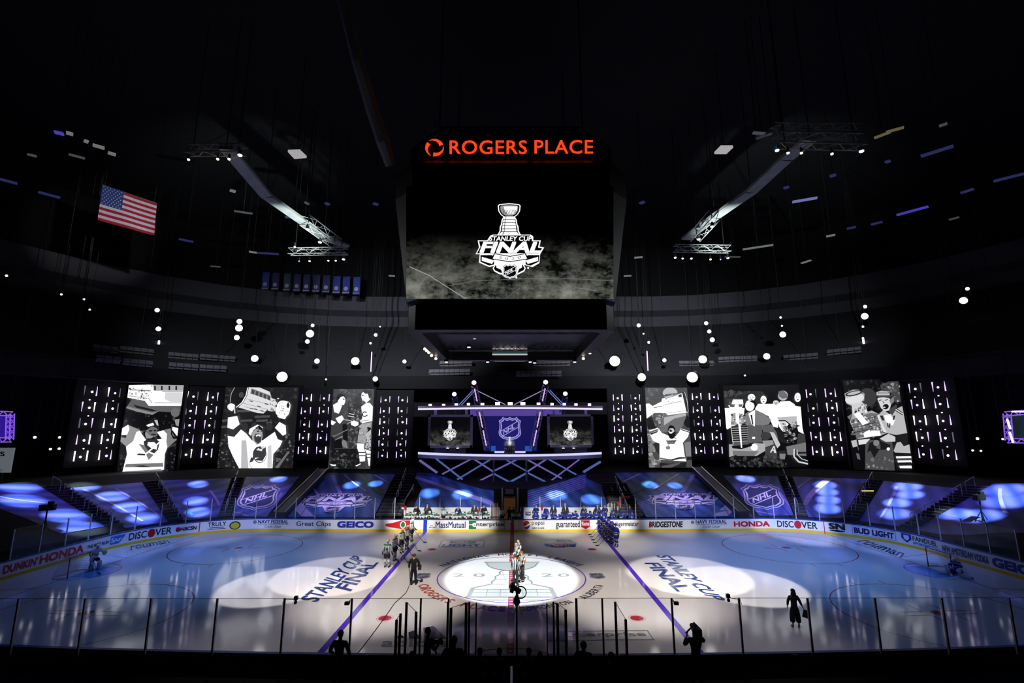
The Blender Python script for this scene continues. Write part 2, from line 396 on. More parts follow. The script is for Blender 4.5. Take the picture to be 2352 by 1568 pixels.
def arctext(s, r, a0, a1, h, m, inward=False, bold=0.01):
    n = len(s); f = lay(3)
    for i, ch in enumerate(s):
        if ch == ' ': continue
        a = radians(a0 + (a1 - a0) * (i + 0.5) / n); t = text2(ch, bold=bold); wd = min(t[2] * h * .92, abs(radians(a1 - a0)) / n * r * .82)
        if ch in ',.': wd = h * 0.2; hh = h * 0.25
        else: hh = h
        cx, cy = r * cos(a), r * sin(a); up = Vector((cos(a), sin(a))) * (-1 if inward else 1); rt = Vector((up.y, -up.x))
        ice.flat(t, lambda u, v: f(cx + rt.x * (u - .5) * wd + up.x * (v * hh - h / 2), cy + rt.y * (u - .5) * wd + up.y * (v * hh - h / 2)), m)
arctext('NATIONAL HOCKEY LEAGUE', 5.2, 155, 25, 0.5, IBLACK)
arctext('ROGERS PLACE', 5.45, 204, 268, 0.62, IORANGE, True)
rarc(5.45 * cos(radians(200.5)), 5.45 * sin(radians(200.5)), 0.26, 0.09, IORANGE, k=3)
arctext('EDMONTON, ALBERTA', 5.45, 274, 342, 0.5, IBLACK, True)
SH = [(0, 1.0), (.16, .88), (.38, .86), (.62, 1.0), (.72, .82), (.98, .66), (.9, .4), (.92, 0), (1.0, -.3), (.93, -.6), (.6, -.86), (.2, -.95), (0, -1.08)]
SHIELD = SH + [(-x, y) for x, y in SH[::-1][1:-1]]
def shield(mb, fn, mats, col=None, k0=1):
    # fn(x, y, layer) maps the emblem plane to the surface; mats = light, dark
    L_, D_ = mats
    for i, (sc, m) in enumerate(((1, L_), (.93, D_), (.87, L_), (.78, D_))): mb.poly([(x * sc, y * sc) for x, y in SHIELD], lambda x, y, i=i: fn(x, y, k0 + i), m[0], m[1])
    def band(c0, wd): return [(-.76, -.42 + c0 - .0), (.70, .42 + c0), (.70, .42 + c0 + wd), (-.76, -.42 + c0 + wd)]
    mb.poly(band(.18, .06), lambda x, y: fn(x, y, k0 + 4), L_[0], L_[1]); mb.poly(band(-.34, .06), lambda x, y: fn(x, y, k0 + 4), L_[0], L_[1])
    t = text2('NHL', bold=0.03, shear=0.1)
    q = [(-.56, -.50), (.42, .06), (.40, .40), (-.58, -.16)]
    mb.flat(t, lambda u, v: fn(*bil(q, u, v), k0 + 5), L_[0], L_[1])
for x in (971, 1371):
    c = onZ(x, 1322); shield(ice, lambda a, b, k: Vector((c.x + a * 0.5, c.y + b * 0.62, 0.0025 * k)), ((IGREY, None), (IBLACK, None)))
# sponsor paint near the far boards and near side
icetext('BUD', [(1032, 1247), (1092, 1247), (1095, 1243), (1036, 1243)], INAVY, 3, bold=0.05)
icetext('LIGHT', [(1014, 1255), (1104, 1255), (1102, 1249.5), (1019, 1249.5)], INAVY, 3, bold=0.05)
for a, b in (((1008, 1257), (1110, 1257)), ((1110, 1257), (1113, 1241)), ((1113, 1241), (1015, 1241)), ((1015, 1241), (1008, 1257))): pxline([a, b], 0.08, IGREY)
el = [(1287 + 38 * cos(i * pi / 16), 1248 + 9 * sin(i * pi / 16)) for i in range(32)]; pxpoly(el, IBLACK, 2)
pxpoly([(1287 + 22 * cos(i * pi / 12), 1249 + 5 * sin(i * pi / 12)) for i in range(24)], ILG, 3)
pxpoly([(1284, 1249), (1324, 1249), (1322, 1255.5), (1284, 1255)], IBLACK, 4); pxpoly([(1272, 1248), (1300, 1248), (1298, 1252), (1276, 1252)], IORANGE, 5)
icetext('GATORADE', [(1280, 1244), (1312, 1244), (1311, 1240), (1280, 1240)], ILG, 6, bold=0.02)
icetext('adidas', [(876, 1485), (1035, 1485), (1030, 1467), (882, 1467)], IGREY, 3, bold=0.03)
for q in ([(905, 1464), (930, 1464), (922, 1457), (915, 1459)], [(940, 1466), (968, 1466), (950, 1447), (938, 1452)], [(975, 1466), (1027, 1466), (996, 1437), (972, 1441)]): pxpoly(q, IBLACK, 3)
pxline([(1262, 1471), (1501, 1469)], 0.05, IGREY); pxline([(1501, 1469), (1487, 1448)], 0.05, IGREY); pxline([(1487, 1448), (1262, 1450)], 0.05, IGREY)
pxpoly([(1258, 1471), (1305, 1471), (1303, 1450), (1258, 1450)], ITEAL, 3)
icetext('nterprise', [(1308, 1464), (1488, 1463), (1478, 1452), (1308, 1453)], IGREY, 4, bold=0.03)
icetext('e', [(1276, 1466), (1302, 1466), (1302, 1455), (1276, 1455)], ILG, 5, bold=0.03)
icetext('STANLEY CUP', [(727, 1382), (838, 1284), (813, 1275), (688, 1377)], INAVY, 3, bold=0.035, shear=0.1)
icetext('FINAL', [(805, 1357), (869, 1292), (838, 1292), (768, 1350)], INAVY, 3, bold=0.035, shear=0.1)
icetext('STANLEY CUP', [(1507, 1276), (1630, 1375), (1668, 1379), (1536, 1275)], INAVY, 3, bold=0.035, shear=0.1)
icetext('FINAL', [(1481, 1293), (1556, 1358), (1588, 1353), (1510, 1291)], INAVY, 3, bold=0.035, shear=0.1)
icetext('rouman', [(1968, 1243), (2070, 1280), (2078, 1271), (1990, 1240)], IBLACK, 3, bold=0.02)
icetext('rouman', [(300, 1262), (390, 1246), (384, 1240), (300, 1254)], IBLACK, 3, bold=0.02)
struct(ice.build('floor'))
und = MB(); und.box((0, 0, -0.3), (150, 110, 0.5), mat('concrete_dark', (0.03, 0.03, 0.035), 0.9)); struct(und.build('ground'))

# ------------------------------------------------------------------ dasher boards
BW = mat('board_white', (0.82, 0.82, 0.84), 0.35, noise=0.02); BY = mat('board_yellow', (0.75, 0.5, 0.01), 0.4, noise=0.04); BB = mat('board_blue', (0.01, 0.06, 0.35), 0.4, noise=0.04)
BBACK = mat('board_back', (0.02, 0.02, 0.03), 0.7); BRED = mat('board_red', (0.5, 0.01, 0.02), 0.4); BBLUE2 = mat('board_line_blue', (0.005, 0.03, 0.45), 0.4)
boards = thing('dasher_boards', (0, 0, 0), 'white hockey rink boards with yellow kick plate and blue cap rail', 'rink boards')
ST = [i * RL / 360 for i in range(361)]
def band(name, z0, z1, m, o0=0.0, o1=0.11):
    b = MB(); prof = [(o0, z0), (o0, z1), (o1, z1), (o1, z0)]
    vs = []; fs = []
    for s in ST[:-1]: vs += [bpt(s, z, o) for o, z in prof]
    n = len(ST) - 1
    for i in range(n):
        for k in range(4): q = (i + 1) % n; fs.append((i * 4 + k, i * 4 + (k + 1) % 4, q * 4 + (k + 1) % 4, q * 4 + k))
    b.add(vs, fs, m); return b.build(name, boards)
band('kick_plate', 0.0, 0.2, BY, -0.012); band('board_face', 0.2, 1.02, BW); band('cap_rail', 1.02, 1.09, BB, -0.02, 0.14)
def adpanel(name, px0, px1, fn, z0=0.22, z1=1.0):
    b = MB(); s0, s1 = s_of_px(px0), s_of_px(px1)
    if s1 - s0 > RL / 2: s1 -= RL
    def P(u, v, k=1): return bpt(s0 + (s1 - s0) * u, z0 + (z1 - z0) * v, -0.009 * k - 0.004)
    fn(b, P); o = b.build(name, boards); return o
def cm(r, g, b): return mat('print_%d_%d_%d' % (r, g, b), rgb(r, g, b), 0.4, noise=0.02)
KBLK, KRED, KBLU, KNAV, KGRN, KWHT, KYEL = cm(20, 20, 22), cm(190, 12, 24), cm(30, 40, 150), cm(16, 24, 90), cm(8, 110, 50), cm(235, 235, 240), cm(200, 190, 30)
def T(s, m, q=None, k=1, **kw):
    q = q or [(0, .1), (1, .1), (1, .9), (0, .9)]
    return lambda b, P: b.flat(text2(s, **kw), lambda u, v: P(*bil(q, u, v), k), m)
def R_(q, m, k=1): return lambda b, P: b.grid(lambda u, v: P(*bil(q, u, v), k), 6, 1, m)
def bx4(x0, y0, x1, y1): return [(x0, y0), (x1, y0), (x1, y1), (x0, y1)]
def multi(*a):
    def f(b, P):
        for g in a: g(b, P)
    return f
def E_(cx, cy, rx, ry, m, k=1):
    def f(b, P): b.add([P(cx, cy, k)] + [P(cx + rx * cos(i * pi / 12), cy + ry * sin(i * pi / 12), k) for i in range(24)], [(0, 1 + i, 1 + (i + 1) % 24) for i in range(24)], m)
    return f
def box_outline(m, t=.04, k=1): return multi(R_(bx4(0, 0, 1, t * 3), m, k), R_(bx4(0, 1 - t * 3, 1, 1), m, k), R_(bx4(0, 0, t, 1), m, k), R_(bx4(1 - t, 0, 1, 1), m, k))
ADS = [('red_lettering', 8, 86, T("DUNKIN'", KRED, bold=.04), .3, .9), ('red_lettering', 92, 191, T('HONDA', KRED, bold=.05), .3, .92),
 ('small_lettering', 200, 250, T('THE BEST RUN', KNAV, bold=.03, shear=.15), .45, .72), ('blue_logo', 253, 288, multi(lambda b, P: b.poly([(0, 0), (.6, 0), (1, 1), (0, 1)], lambda x, y: P(x, y, 1), cm(20, 110, 200)), T('SAP', KWHT, bx4(.06, .25, .75, .8), 2, bold=.04)), .32, .92),
 ('dark_lettering', 296, 394, multi(T('DISC', KBLK, bx4(0, .1, .42, .9), bold=.02), E_(.53, .5, .09, .52, KRED), T('VER', KBLK, bx4(.62, .1, 1, .9), bold=.02)), .3, .95),
 ('small_lettering', 403, 451, multi(E_(.12, .45, .12, .5, KRED), T('NBCSN', KBLK, bx4(.25, .1, 1, .8), bold=.05)), .42, .82),
 ('dark_lettering', 477, 519, multi(T('TRULY', KBLK, bx4(0, .45, 1, 1), bold=.02), R_(bx4(0, .02, 1, .1), KBLK), R_(bx4(.12, .2, .88, .3), KBLK)), .3, .92),
 ('yellow_can_logo', 527, 553, multi(E_(.5, .42, .5, .5, KBLK, 1), E_(.5, .4, .4, .38, KYEL, 2)), .25, .95),
 ('navy_lettering', 581, 662, multi(E_(.05, .75, .05, .22, cm(120, 130, 150)), T('NAVY FEDERAL', KNAV, bx4(.14, .58, 1, 1), bold=.03), R_(bx4(.14, .46, 1, .5), KNAV), T('Credit Union', KNAV, bx4(.33, 0, .8, .38))), .26, .95),
 ('black_lettering', 681, 760, T('Great Clips', KBLK, bold=.012), .28, .92), ('blue_lettering', 776, 857, T('GEICO', KBLU, bold=.07), .3, .92),
 ('red_bottle_picture', 884, 942, multi(lambda b, P: b.poly([(0, .45), (.06, .32), (.22, .2), (.62, .02), (1, .0), (1, 1), (.62, .98), (.3, .7), (.06, .62)], lambda x, y: P(x, y, 1), KRED), E_(.72, .5, .12, .42, KWHT, 2), E_(.72, .5, .08, .32, KGRN, 3)), .24, .98),
 ('navy_lettering', 986, 1069, multi(T('MassMutual', KNAV, bx4(.18, .05, 1, 1), bold=.02), *[E_(x, y, .012, .09, KNAV) for x, y in ((.01, .12), (.045, .12), (.08, .12), (.045, .4), (.115, .12), (.08, .4), (.15, .12))]), .32, .88),
 ('green_logo', 1077, 1160, multi(box_outline(KBLK, .012, 1), R_(bx4(0, 0, .2, 1), KGRN, 2), R_(bx4(.01, .48, .2, .56), KWHT, 3), T('e', KWHT, bx4(.1, .3, .2, .72), 4, bold=.04), T('nterprise', KBLK, bx4(.21, .2, .97, .8), 3, bold=.02)), .25, .98),
 ('globe_logo', 1202, 1250, multi(E_(.16, .5, .16, .5, KRED), lambda b, P: b.poly([(0, .35), (.16, .5), (.32, .72), (.325, .55), (.25, .35), (.12, .2), (.04, .25)], lambda x, y: P(x, y, 2), KWHT), lambda b, P: b.poly([(.05, .18), (.16, .28), (.3, .5), (.3, .3), (.22, .06), (.12, .02)], lambda x, y: P(x, y, 3), KBLU), T('pepsi', KBLK, bx4(.4, .35, 1, 1)), T('ZERO SUGAR', KBLK, bx4(.4, .02, 1, .2), bold=.03)), .26, .96),
 ('black_red_lettering', 1277, 1356, multi(T('guaranteed', KBLK, bx4(0, 0, .69, .95), bold=.02), lambda b, P: b.poly([(.73, .3), (.71, .3), (.86, .0), (1.0, .3), (.98, .3), (.98, 1), (.73, 1)], lambda x, y: P(x, y, 1), KRED), T('Rate', KWHT, bx4(.75, .42, .96, .85), 2, bold=.04)), .24, .98),
 ('gothic_lettering', 1413, 1467, T('Jägermeister', KBLK, bold=.02), .28, .95), ('black_lettering', 1489, 1568, multi(T('BRIDGESTONE', KBLK, bx4(.02, .12, 1, .88), bold=.05, shear=.2), lambda b, P: b.poly([(.0, .1), (.08, .1), (.13, .5), (.07, .5)], lambda x, y: P(x, y, 2), KRED)), .3, .92),
 ('navy_lettering', 1587, 1669, multi(E_(.05, .75, .05, .22, cm(120, 130, 150)), T('NAVY FEDERAL', KNAV, bx4(.14, .58, 1, 1), bold=.03), R_(bx4(.14, .46, 1, .5), KNAV), T('Credit Union', KNAV, bx4(.33, 0, .8, .38))), .26, .95),
 ('red_lettering', 1686, 1767, T('HONDA', KRED, bold=.05), .32, .86), ('dark_lettering', 1785, 1877, multi(T('DISC', KBLK, bx4(0, .1, .42, .9), bold=.02), E_(.53, .5, .09, .52, KRED), T('VER', KBLK, bx4(.62, .1, 1, .9), bold=.02)), .28, .95),
 ('black_red_lettering', 1905, 1940, multi(T('SN', KBLK, bx4(0, .35, 1, 1), bold=.07), lambda b, P: b.poly([(0, .2), (.5, .28), (1, .2), (1, .1), (.5, .0), (0, .1)], lambda x, y: P(x, y, 1), KBLK)), .26, .95),
 ('blue_lettering', 1957, 2058, multi(box_outline(cm(60, 120, 190), .012), T('BUD LIGHT', KNAV, bx4(.05, .2, .95, .8), bold=.06)), .26, .96),
 ('shield_lettering', 2071, 2154, multi(lambda b, P: b.poly([(0, 1), (.26, 1), (.26, .5), (.13, .1), (0, .5)], lambda x, y: P(x, y, 1), KBLU), lambda b, P: b.poly([(.06, .85), (.2, .85), (.2, .5), (.13, .3), (.06, .5)], lambda x, y: P(x, y, 2), KWHT), T('FANDUEL', KBLK, bx4(.3, .45, 1, .9), bold=.015), T('SPORTSBOOK', cm(40, 110, 200), bx4(.3, .1, 1, .33), bold=.03)), .25, .98),
 ('navy_lettering', 2165, 2271, T('NEW AMSTERDAM VODKA', KNAV, bold=.03), .32, .86), ('blue_lettering', 2281, 2400, T('GEICO', KBLU, bold=.07), .28, .92)]
for nm, a, b_, f, z0, z1 in ADS: adpanel(nm, a, b_, f, z0, z1)
for nm, x, wd, m in (('blue_stripe', -7.77, .34, BBLUE2), ('blue_stripe', 7.77, .34, BBLUE2), ('red_stripe', 0, .3, BRED)):
    px = proj(rk(x, 12.95, .5))[0]; h = wd * 12.2
    adpanel(nm, px - h, px + h, R_(bx4(0, 0, 1, 1), m), 0.0 if m == BBLUE2 else 0.0, 1.02)
adpanel('white_emblem', 1169, 1177, lambda b, P: b.poly([(0, 0), (1, 0), (.5, 1)], lambda x, y: P(x, y, 3), KWHT), .86, .99)
for px in (458, 1893): adpanel('red_stripe', px - 1, px + 1, R_(bx4(0, 0, 1, 1), BRED), 0.0, 1.02)

# ------------------------------------------------------------------ glass round the rink
GLS = thin_glass('rink_glass', (0.97, 0.985, 1.0), 0.025, 0.004); POST = mat('post_aluminium', (0.55, 0.55, 0.6), 0.45, 0.3); POSTD = mat('post_dark', (0.02, 0.02, 0.025), 0.4, 0.5)
def glass_panel(a, b, z0, z1, label, group, post=POST, both=False, pr=0.03, name='rink_glass'):
    a = Vector(a); b = Vector(b); t = thing(name, (a.x, a.y, z0), label, 'glass panel', group)
    g = MB(); d = (b - a); L_ = d.length; ang = math.atan2(d.y, d.x); m = d / 2
    g.box((m.x, m.y, (z1 - z0) / 2), (L_ - 2 * pr, 0.014, z1 - z0), GLS, ang); g.build('pane', t)
    e = MB(); e.box((m.x, m.y, z1 - z0 + .006), (L_, 0.018, 0.009), POSTD, ang); e.build('edge_trim', t)
    for q in ([Vector((0, 0, 0)), d] if both else [Vector((0, 0, 0))]):
        p = MB(); p.box((q.x, q.y, (z1 - z0) / 2), (pr * 2, pr * 2.2, z1 - z0), post, ang); p.build('post', t)
    return t
def run(s0, s1, n, lab, group, z1=2.92):
    for i in range(n):
        a, b = bpt(s0 + (s1 - s0) * i / n, 0, .06), bpt(s0 + (s1 - s0) * (i + 1) / n, 0, .06)
        glass_panel((a.x, a.y, 0), (b.x, b.y, 0), 1.09, z1, lab % ORD[i], group, both=(i == n - 1))
sBL, sBR = s_of_px(905), s_of_px(1462)
s_l, s_r = s_of_px(20), s_of_px(2345)
run(sBL, s_l, 17, 'clear end and corner glass panel, %s to the left of the white-and-green bench', 'far left rink glass')
run(sBR, s_r, 17, 'clear end and corner glass panel, %s to the right of the blue bench', 'far right rink glass')
# near glass: the posts stand where the near boards carry them
NX = [-27.0, 33, 187, 340, 493, 649, 805, 965]
NXR = [1385, 1546, 1702, 1861, 2017, 2172, 2328, 2390]
yN = bpt(0).y - 0.06
def nearx(px): p = onY(px, 1440, yN); return p.x
for i in range(len(NX) - 1):
    glass_panel((nearx(NX[i]), yN, 0), (nearx(NX[i + 1]), yN, 0), 1.09, 2.98, 'tall clear near-side glass panel with grey post, %s from the left edge of the photo' % ORD[i], 'near rink glass on the left', both=(i == len(NX) - 2))
for i in range(len(NXR) - 1):
    glass_panel((nearx(NXR[i]), yN, 0), (nearx(NXR[i + 1]), yN, 0), 1.09, 2.98, 'tall clear near-side glass panel with grey post, %s counted rightwards from the near bench doors' % ORD[i], 'near rink glass on the right', both=(i == len(NXR) - 2))
for (a, b), lab in ((((934, 1383), (956, 1405)), 'black-framed bench divider pane with thick post, left of the nearest photographer'), (((920, 1409), (911, 1423)), 'short black-framed divider pane at the far left of the near benches'),
        (((1071, 1384), (1036, 1396)), 'black-framed divider pane sloping down behind the large near silhouette'), (((1280, 1385), (1299, 1400)), 'black-framed divider pane right of the crane camera post'), (((1413, 1382), (1437, 1422)), 'black-framed divider pane with latch at the right end of near benches')):
    A, B = onZ(*a, 2.98), onZ(*b, 2.98)
    t = glass_panel((A.x, A.y, 0), (B.x, B.y, 0), 0.0, 2.98, lab, 'near bench dividers', POSTD, True, .035, 'glass_divider')
for i, (x, y, lab) in enumerate(((1029, 1382, 'tall black steel post beside the near photographer'), (1078, 1382, 'tall black steel post left of the near centre gap'), (1094, 1384, 'thinner black steel post at the left edge of the near centre gap'), (1256, 1386, 'thinner black steel post at the right edge of the near centre gap'), (1271, 1382, 'tall black steel post next to the right divider pane'), (1324, 1375, 'lone black steel post right of the near centre gap'))):
    A = onZ(x, y, 2.98); b = MB(); b.box((0, 0, 1.49), (.045 if 'thin' in lab else .07, .06, 2.98), POSTD); o = b.build('steel_post'); o.location = (A.x, A.y, 0); tag(o, lab, 'post', 'near bench posts')
for a, b_, lab in ((965, 1029, 'near glass panel between the bench doors and near photographer'), (1324, 1385, 'near glass panel right of the centre gap in front of the grey ice lettering')):
    glass_panel((nearx(a), yN, 0), (nearx(b_), yN, 0), 1.09, 2.98, lab, 'near centre glass', both=True)
# ------------------------------------------------------------------ seating bowl, upper tiers, roof
DARK = mat('bowl_dark', (0.012, 0.012, 0.016), 0.8, noise=.2, scale=1.0); DARK2 = mat('tier_dark', (0.02, 0.02, 0.024), 0.85, noise=.2, scale=.6)
FASC = mat('fascia_grey', (0.1, 0.1, 0.115), 0.8, noise=.15, scale=.3); BLK = mat('black_matt', (0.004, 0.004, 0.005), 0.85); SEATG = mat('seat_cover_grey', (0.16, 0.16, 0.18), 0.7)
OUT = rounded(30.3, 12.95, 8.53, 1.5)
def ofs(d, i):
    n_ = len(OUT); a, b = Vector(OUT[i - 1]), Vector(OUT[(i + 1) % n_]); t = (b - a).normalized(); n = Vector((-t.y, t.x)); p = Vector(OUT[i]) + n * d; return p
def ring(mb, prof, m, ymin=-14):
    n_ = len(OUT); idx = [i for i in range(n_) if OUT[i][1] > ymin]; st = idx
    vs = []; fs = []; k_ = len(prof)
    for i in st:
        pit = OUT[i][1] > 12.5 and abs(OUT[i][0]) < 13.2   # bench pit of the far side
        for d, z in prof:
            if pit and d < 3.3: z = (0.0, 0.3, 0.9, 1.6)[min(3, [q for q in range(k_) if prof[q] == (d, z)][0])]; d = 3.3
            vs.append((ofs(d, i).x, ofs(d, i).y, z))
    k = len(prof)
    for a in range(len(st) - 1):
        if st[a + 1] - st[a] != 1: continue
        for j in range(k - 1): fs.append((a * k + j, a * k + j + 1, (a + 1) * k + j + 1, (a + 1) * k + j))
    mb.add(vs, fs, m)
b = MB(); ring(b, [(1.6, 0.0), (1.9, 0.3), (1.9, 1.1), (11.8, 4.7), (12.6, 4.7)], DARK, -12); struct(b.build('wall_lower_bowl'))
b = MB(); ring(b, [(12.6, 4.7), (18.5, 4.7), (18.5, 14.0), (14.4, 14.0), (14.4, 15.6)], BLK, -12); struct(b.build('wall_suites'))
b = MB(); pr = [(14.4, 15.4)]
for i in range(2, 22): pr += [(13.0 + i * .9, 14.6 + (i + 1) * .5), (13.9 + i * .9, 14.6 + (i + 1) * .5)]
ring(b, pr, DARK2, -12); struct(b.build('wall_upper_tier'))
b = MB(); ring(b, [(33.5, 25.6), (33.5, 27.6), (31.5, 28.2), (31.5, 30.6), (34, 31.0)], FASC, -12); struct(b.build('wall_upper_fascia'))
b = MB(); ring(b, [(34, 31.0), (34, 40)], BLK, -12); struct(b.build('wall_roof_edge'))
b = MB(); b.box((0, 8, 40.3), (170, 130, .6), BLK); struct(b.build('ceiling'))
for nm, c, d in (('wall_left', (-72, 8, 20), (1, 130, 41)), ('wall_right', (72, 8, 20), (1, 130, 41)), ('wall_far', (0, 54, 20), (145, 1, 41))):
    b = MB(); b.box(c, d, BLK); struct(b.build(nm))
# near side: bench floor, black risers
b = MB(); b.box((0, -14.6, .14), (60, 3.0, .28), BLK); struct(b.build('floor_near_bench'))
b = MB(); b.box((0, -17.9, .25), (60, 3.4, .5), mat('cover_cloth', (0.01, 0.011, 0.02), .9, noise=.3, scale=.7)); struct(b.build('floor_near_riser'))
def on_tier(px, py):
    d = ray(px, py); t = 40.0
    while t < 120:
        p = CPOS + d * t; s_ = sd(p.x, p.y)
        if s_ > 13 and p.z < 14.6 + (s_ - 13) / .9 * .5 + .4: break
        t += .1
    return CPOS + d * t
SC = [((210, 806), (270, 816)), ((273, 809), (352, 822)), ((385, 822), (455, 832)), ((458, 826), (540, 835)), ((218, 830), (276, 842)), ((280, 838), (350, 848)), ((386, 846), (455, 855)), ((457, 850), (520, 858)),
      ((1010, 838), (1085, 848)), ((1225, 838), (1310, 848)), ((985, 858), (1080, 868)), ((1185, 862), (1290, 872)), ((1560, 842), (1640, 836)), ((1650, 832), (1740, 825)), ((1800, 828), (1880, 818)), ((1900, 815), (1980, 806))]
for i, (a, c) in enumerate(SC):
    A, Cc = on_tier(*a), on_tier(c[0], a[1] + (c[1] - a[1]) * .5)
    dd = (Cc - A); dd.z = 0; L_ = dd.length; ang = math.atan2(dd.y, dd.x); b = MB(); n = max(3, int(L_ / .6))
    for k in range(n): b.box((-L_ / 2 + (k + .5) * L_ / n, 0, .35), (L_ / n * .9, .12, .7), SEATG); b.box((-L_ / 2 + (k + .5) * L_ / n, -.22, .3), (L_ / n * .9, .4, .08), SEATG)
    o = b.build('seat_row'); mid = (A + Cc) / 2; o.location = mid; o.rotation_euler = (0, 0, ang)
    side = 'left' if a[0] < 900 else ('right' if a[0] > 1500 else 'middle')
    tag(o, 'dim grey row of folded upper-tier seats, %s counted from the left edge' % ORD[i], 'seat row', 'upper tier seat rows'); o['kind'] = 'stuff'
# ------------------------------------------------------------------ printed covers over the lower seats
def tarp_mat(name, c1, c2, ang, scale=.25):
    m = bpy.data.materials.new(name); m.use_nodes = True; nt = m.node_tree; b = nt.nodes['Principled BSDF']; b.inputs['Roughness'].default_value = .45
    tc = nt.nodes.new('ShaderNodeTexCoord'); mp = nt.nodes.new('ShaderNodeMapping'); mp.inputs['Rotation'].default_value = (0, 0, ang)
    wv = nt.nodes.new('ShaderNodeTexWave'); wv.inputs['Scale'].default_value = scale; wv.inputs['Distortion'].default_value = 1.2; wv.inputs['Detail'].default_value = 1
    cr = nt.nodes.new('ShaderNodeValToRGB'); cr.color_ramp.elements[0].color = (*c1, 1); cr.color_ramp.elements[1].color = (*c2, 1)
    L = nt.links; L.new(tc.outputs['Object'], mp.inputs[0]); L.new(mp.outputs[0], wv.inputs[0]); L.new(wv.outputs['Fac'], cr.inputs[0]); L.new(cr.outputs[0], b.inputs['Base Color'])
    return m
TA = tarp_mat('cover_print_indigo', (.03, .055, .4), (.13, .14, .62), .6); TB = tarp_mat('cover_print_steel', (.015, .05, .24), (.05, .12, .42), -.4)
LILAC = mat('cover_print_lilac', (.5, .42, .85), .45, noise=.03); NAVYP = mat('cover_print_navy', (.015, .02, .12), .45); STRP = mat('cover_print_stripe', (.3, .28, .7), .45); SILV = mat('cover_print_silver', (.72, .68, .88), .45); TEALP = mat('cover_print_teal', (.04, .16, .3), .45); HEM = mat('cover_hem_blue', (.02, .06, .3), .5)
def bw_(k): return lambda x, y: on_bowl(x, y, .03 + .02 * k)
def tarp(name, quad, m, label, extra=None):
    b = MB(); q = [quad[3], quad[2], quad[1], quad[0]]
    b.grid(lambda u, v: on_bowl(*bil(q, u, v), .02), 14, 8, m)
    o = None
    if extra: extra(b, q)
    o = b.build('seat_cover'); md = o.modifiers.new('thickness', 'SOLIDIFY') if False else None
    tag(o, label, 'seat cover', 'printed covers over the lower seats'); return o
def stripe(b, q, u0, v0, u1, v1, wd, m, k=1, n=6):
    # a printed stripe across the cover, in the cover's own coordinates
    dx, dy = u1 - u0, v1 - v0; 
    b.grid(lambda u, v: on_bowl(*bil(q, min(1, max(0, u0 + dx * u + wd * (v - .5))), min(1, max(0, v0 + dy * u))), .03 + .015 * k), n, 1, m)
def scf_low(b, fn, Lm, Dm, Gm, k0=1):
    # event emblem without the trophy; unit coords x 0..1, y 0..1
    P = lambda pts, m, k: b.poly(pts, lambda x, y: fn(x, y, k0 + k), *m)
    P([(0, .56), (.05, .71), (.03, .87), (.17, .87), (.21, .97), (.25, 1), (.8, 1), (.84, .96), (.84, .87), (.95, .87), (.93, .73), (1, .71), (.94, .56), (.93, .36), (.83, .27), (.76, .30), (.66, .33), (.6, .1), (.5, 0), (.4, .1), (.34, .33), (.2, .27), (.05, .37), (.06, .56)], Lm, 0)
    P([(.02, .58), (.07, .72), (.05, .85), (.18, .85), (.23, .94), (.26, .98), (.79, .98), (.82, .94), (.82, .85), (.93, .85), (.91, .71), (.97, .69), (.92, .58)], Dm, 1)
    t = text2('STANLEY CUP', bold=.03, shear=.15); b.flat(t, lambda u, v: fn(.2 + .62 * u, .86 + .1 * v, k0 + 2), *Lm)
    t = text2('FINAL', bold=.05, shear=.25); b.flat(t, lambda u, v: fn(.07 + .87 * u, .6 + .23 * v, k0 + 2), *Lm)
    P([(.07, .54), (.24, .54), (.27, .47), (.27, .33), (.2, .3), (.07, .39)], Dm, 1); P([(.93, .54), (.76, .54), (.73, .47), (.73, .33), (.8, .3), (.92, .39)], Dm, 1)
    P([(.09, .5), (.27, .42), (.24, .34), (.09, .41)], Lm, 2); P([(.91, .5), (.73, .42), (.76, .34), (.91, .41)], Lm, 2)
    P([(.22, .45), (.27, .58), (.5, .52), (.73, .58), (.78, .45), (.5, .38)], Dm, 3); P([(.25, .46), (.28, .56), (.5, .5), (.72, .56), (.75, .46), (.5, .4)], Lm, 4)
    t = text2('2020', bold=.0, space=1.8); b.flat(t, lambda u, v: fn(.34 + .32 * u, .43 + .055 * v + .04 * (2 * u - 1) ** 2, k0 + 5), *Dm)
    shield(b, lambda x, y, k: fn(.5 + .115 * x, .18 + .165 * y, k0 + 3 + k), (Lm, Dm))
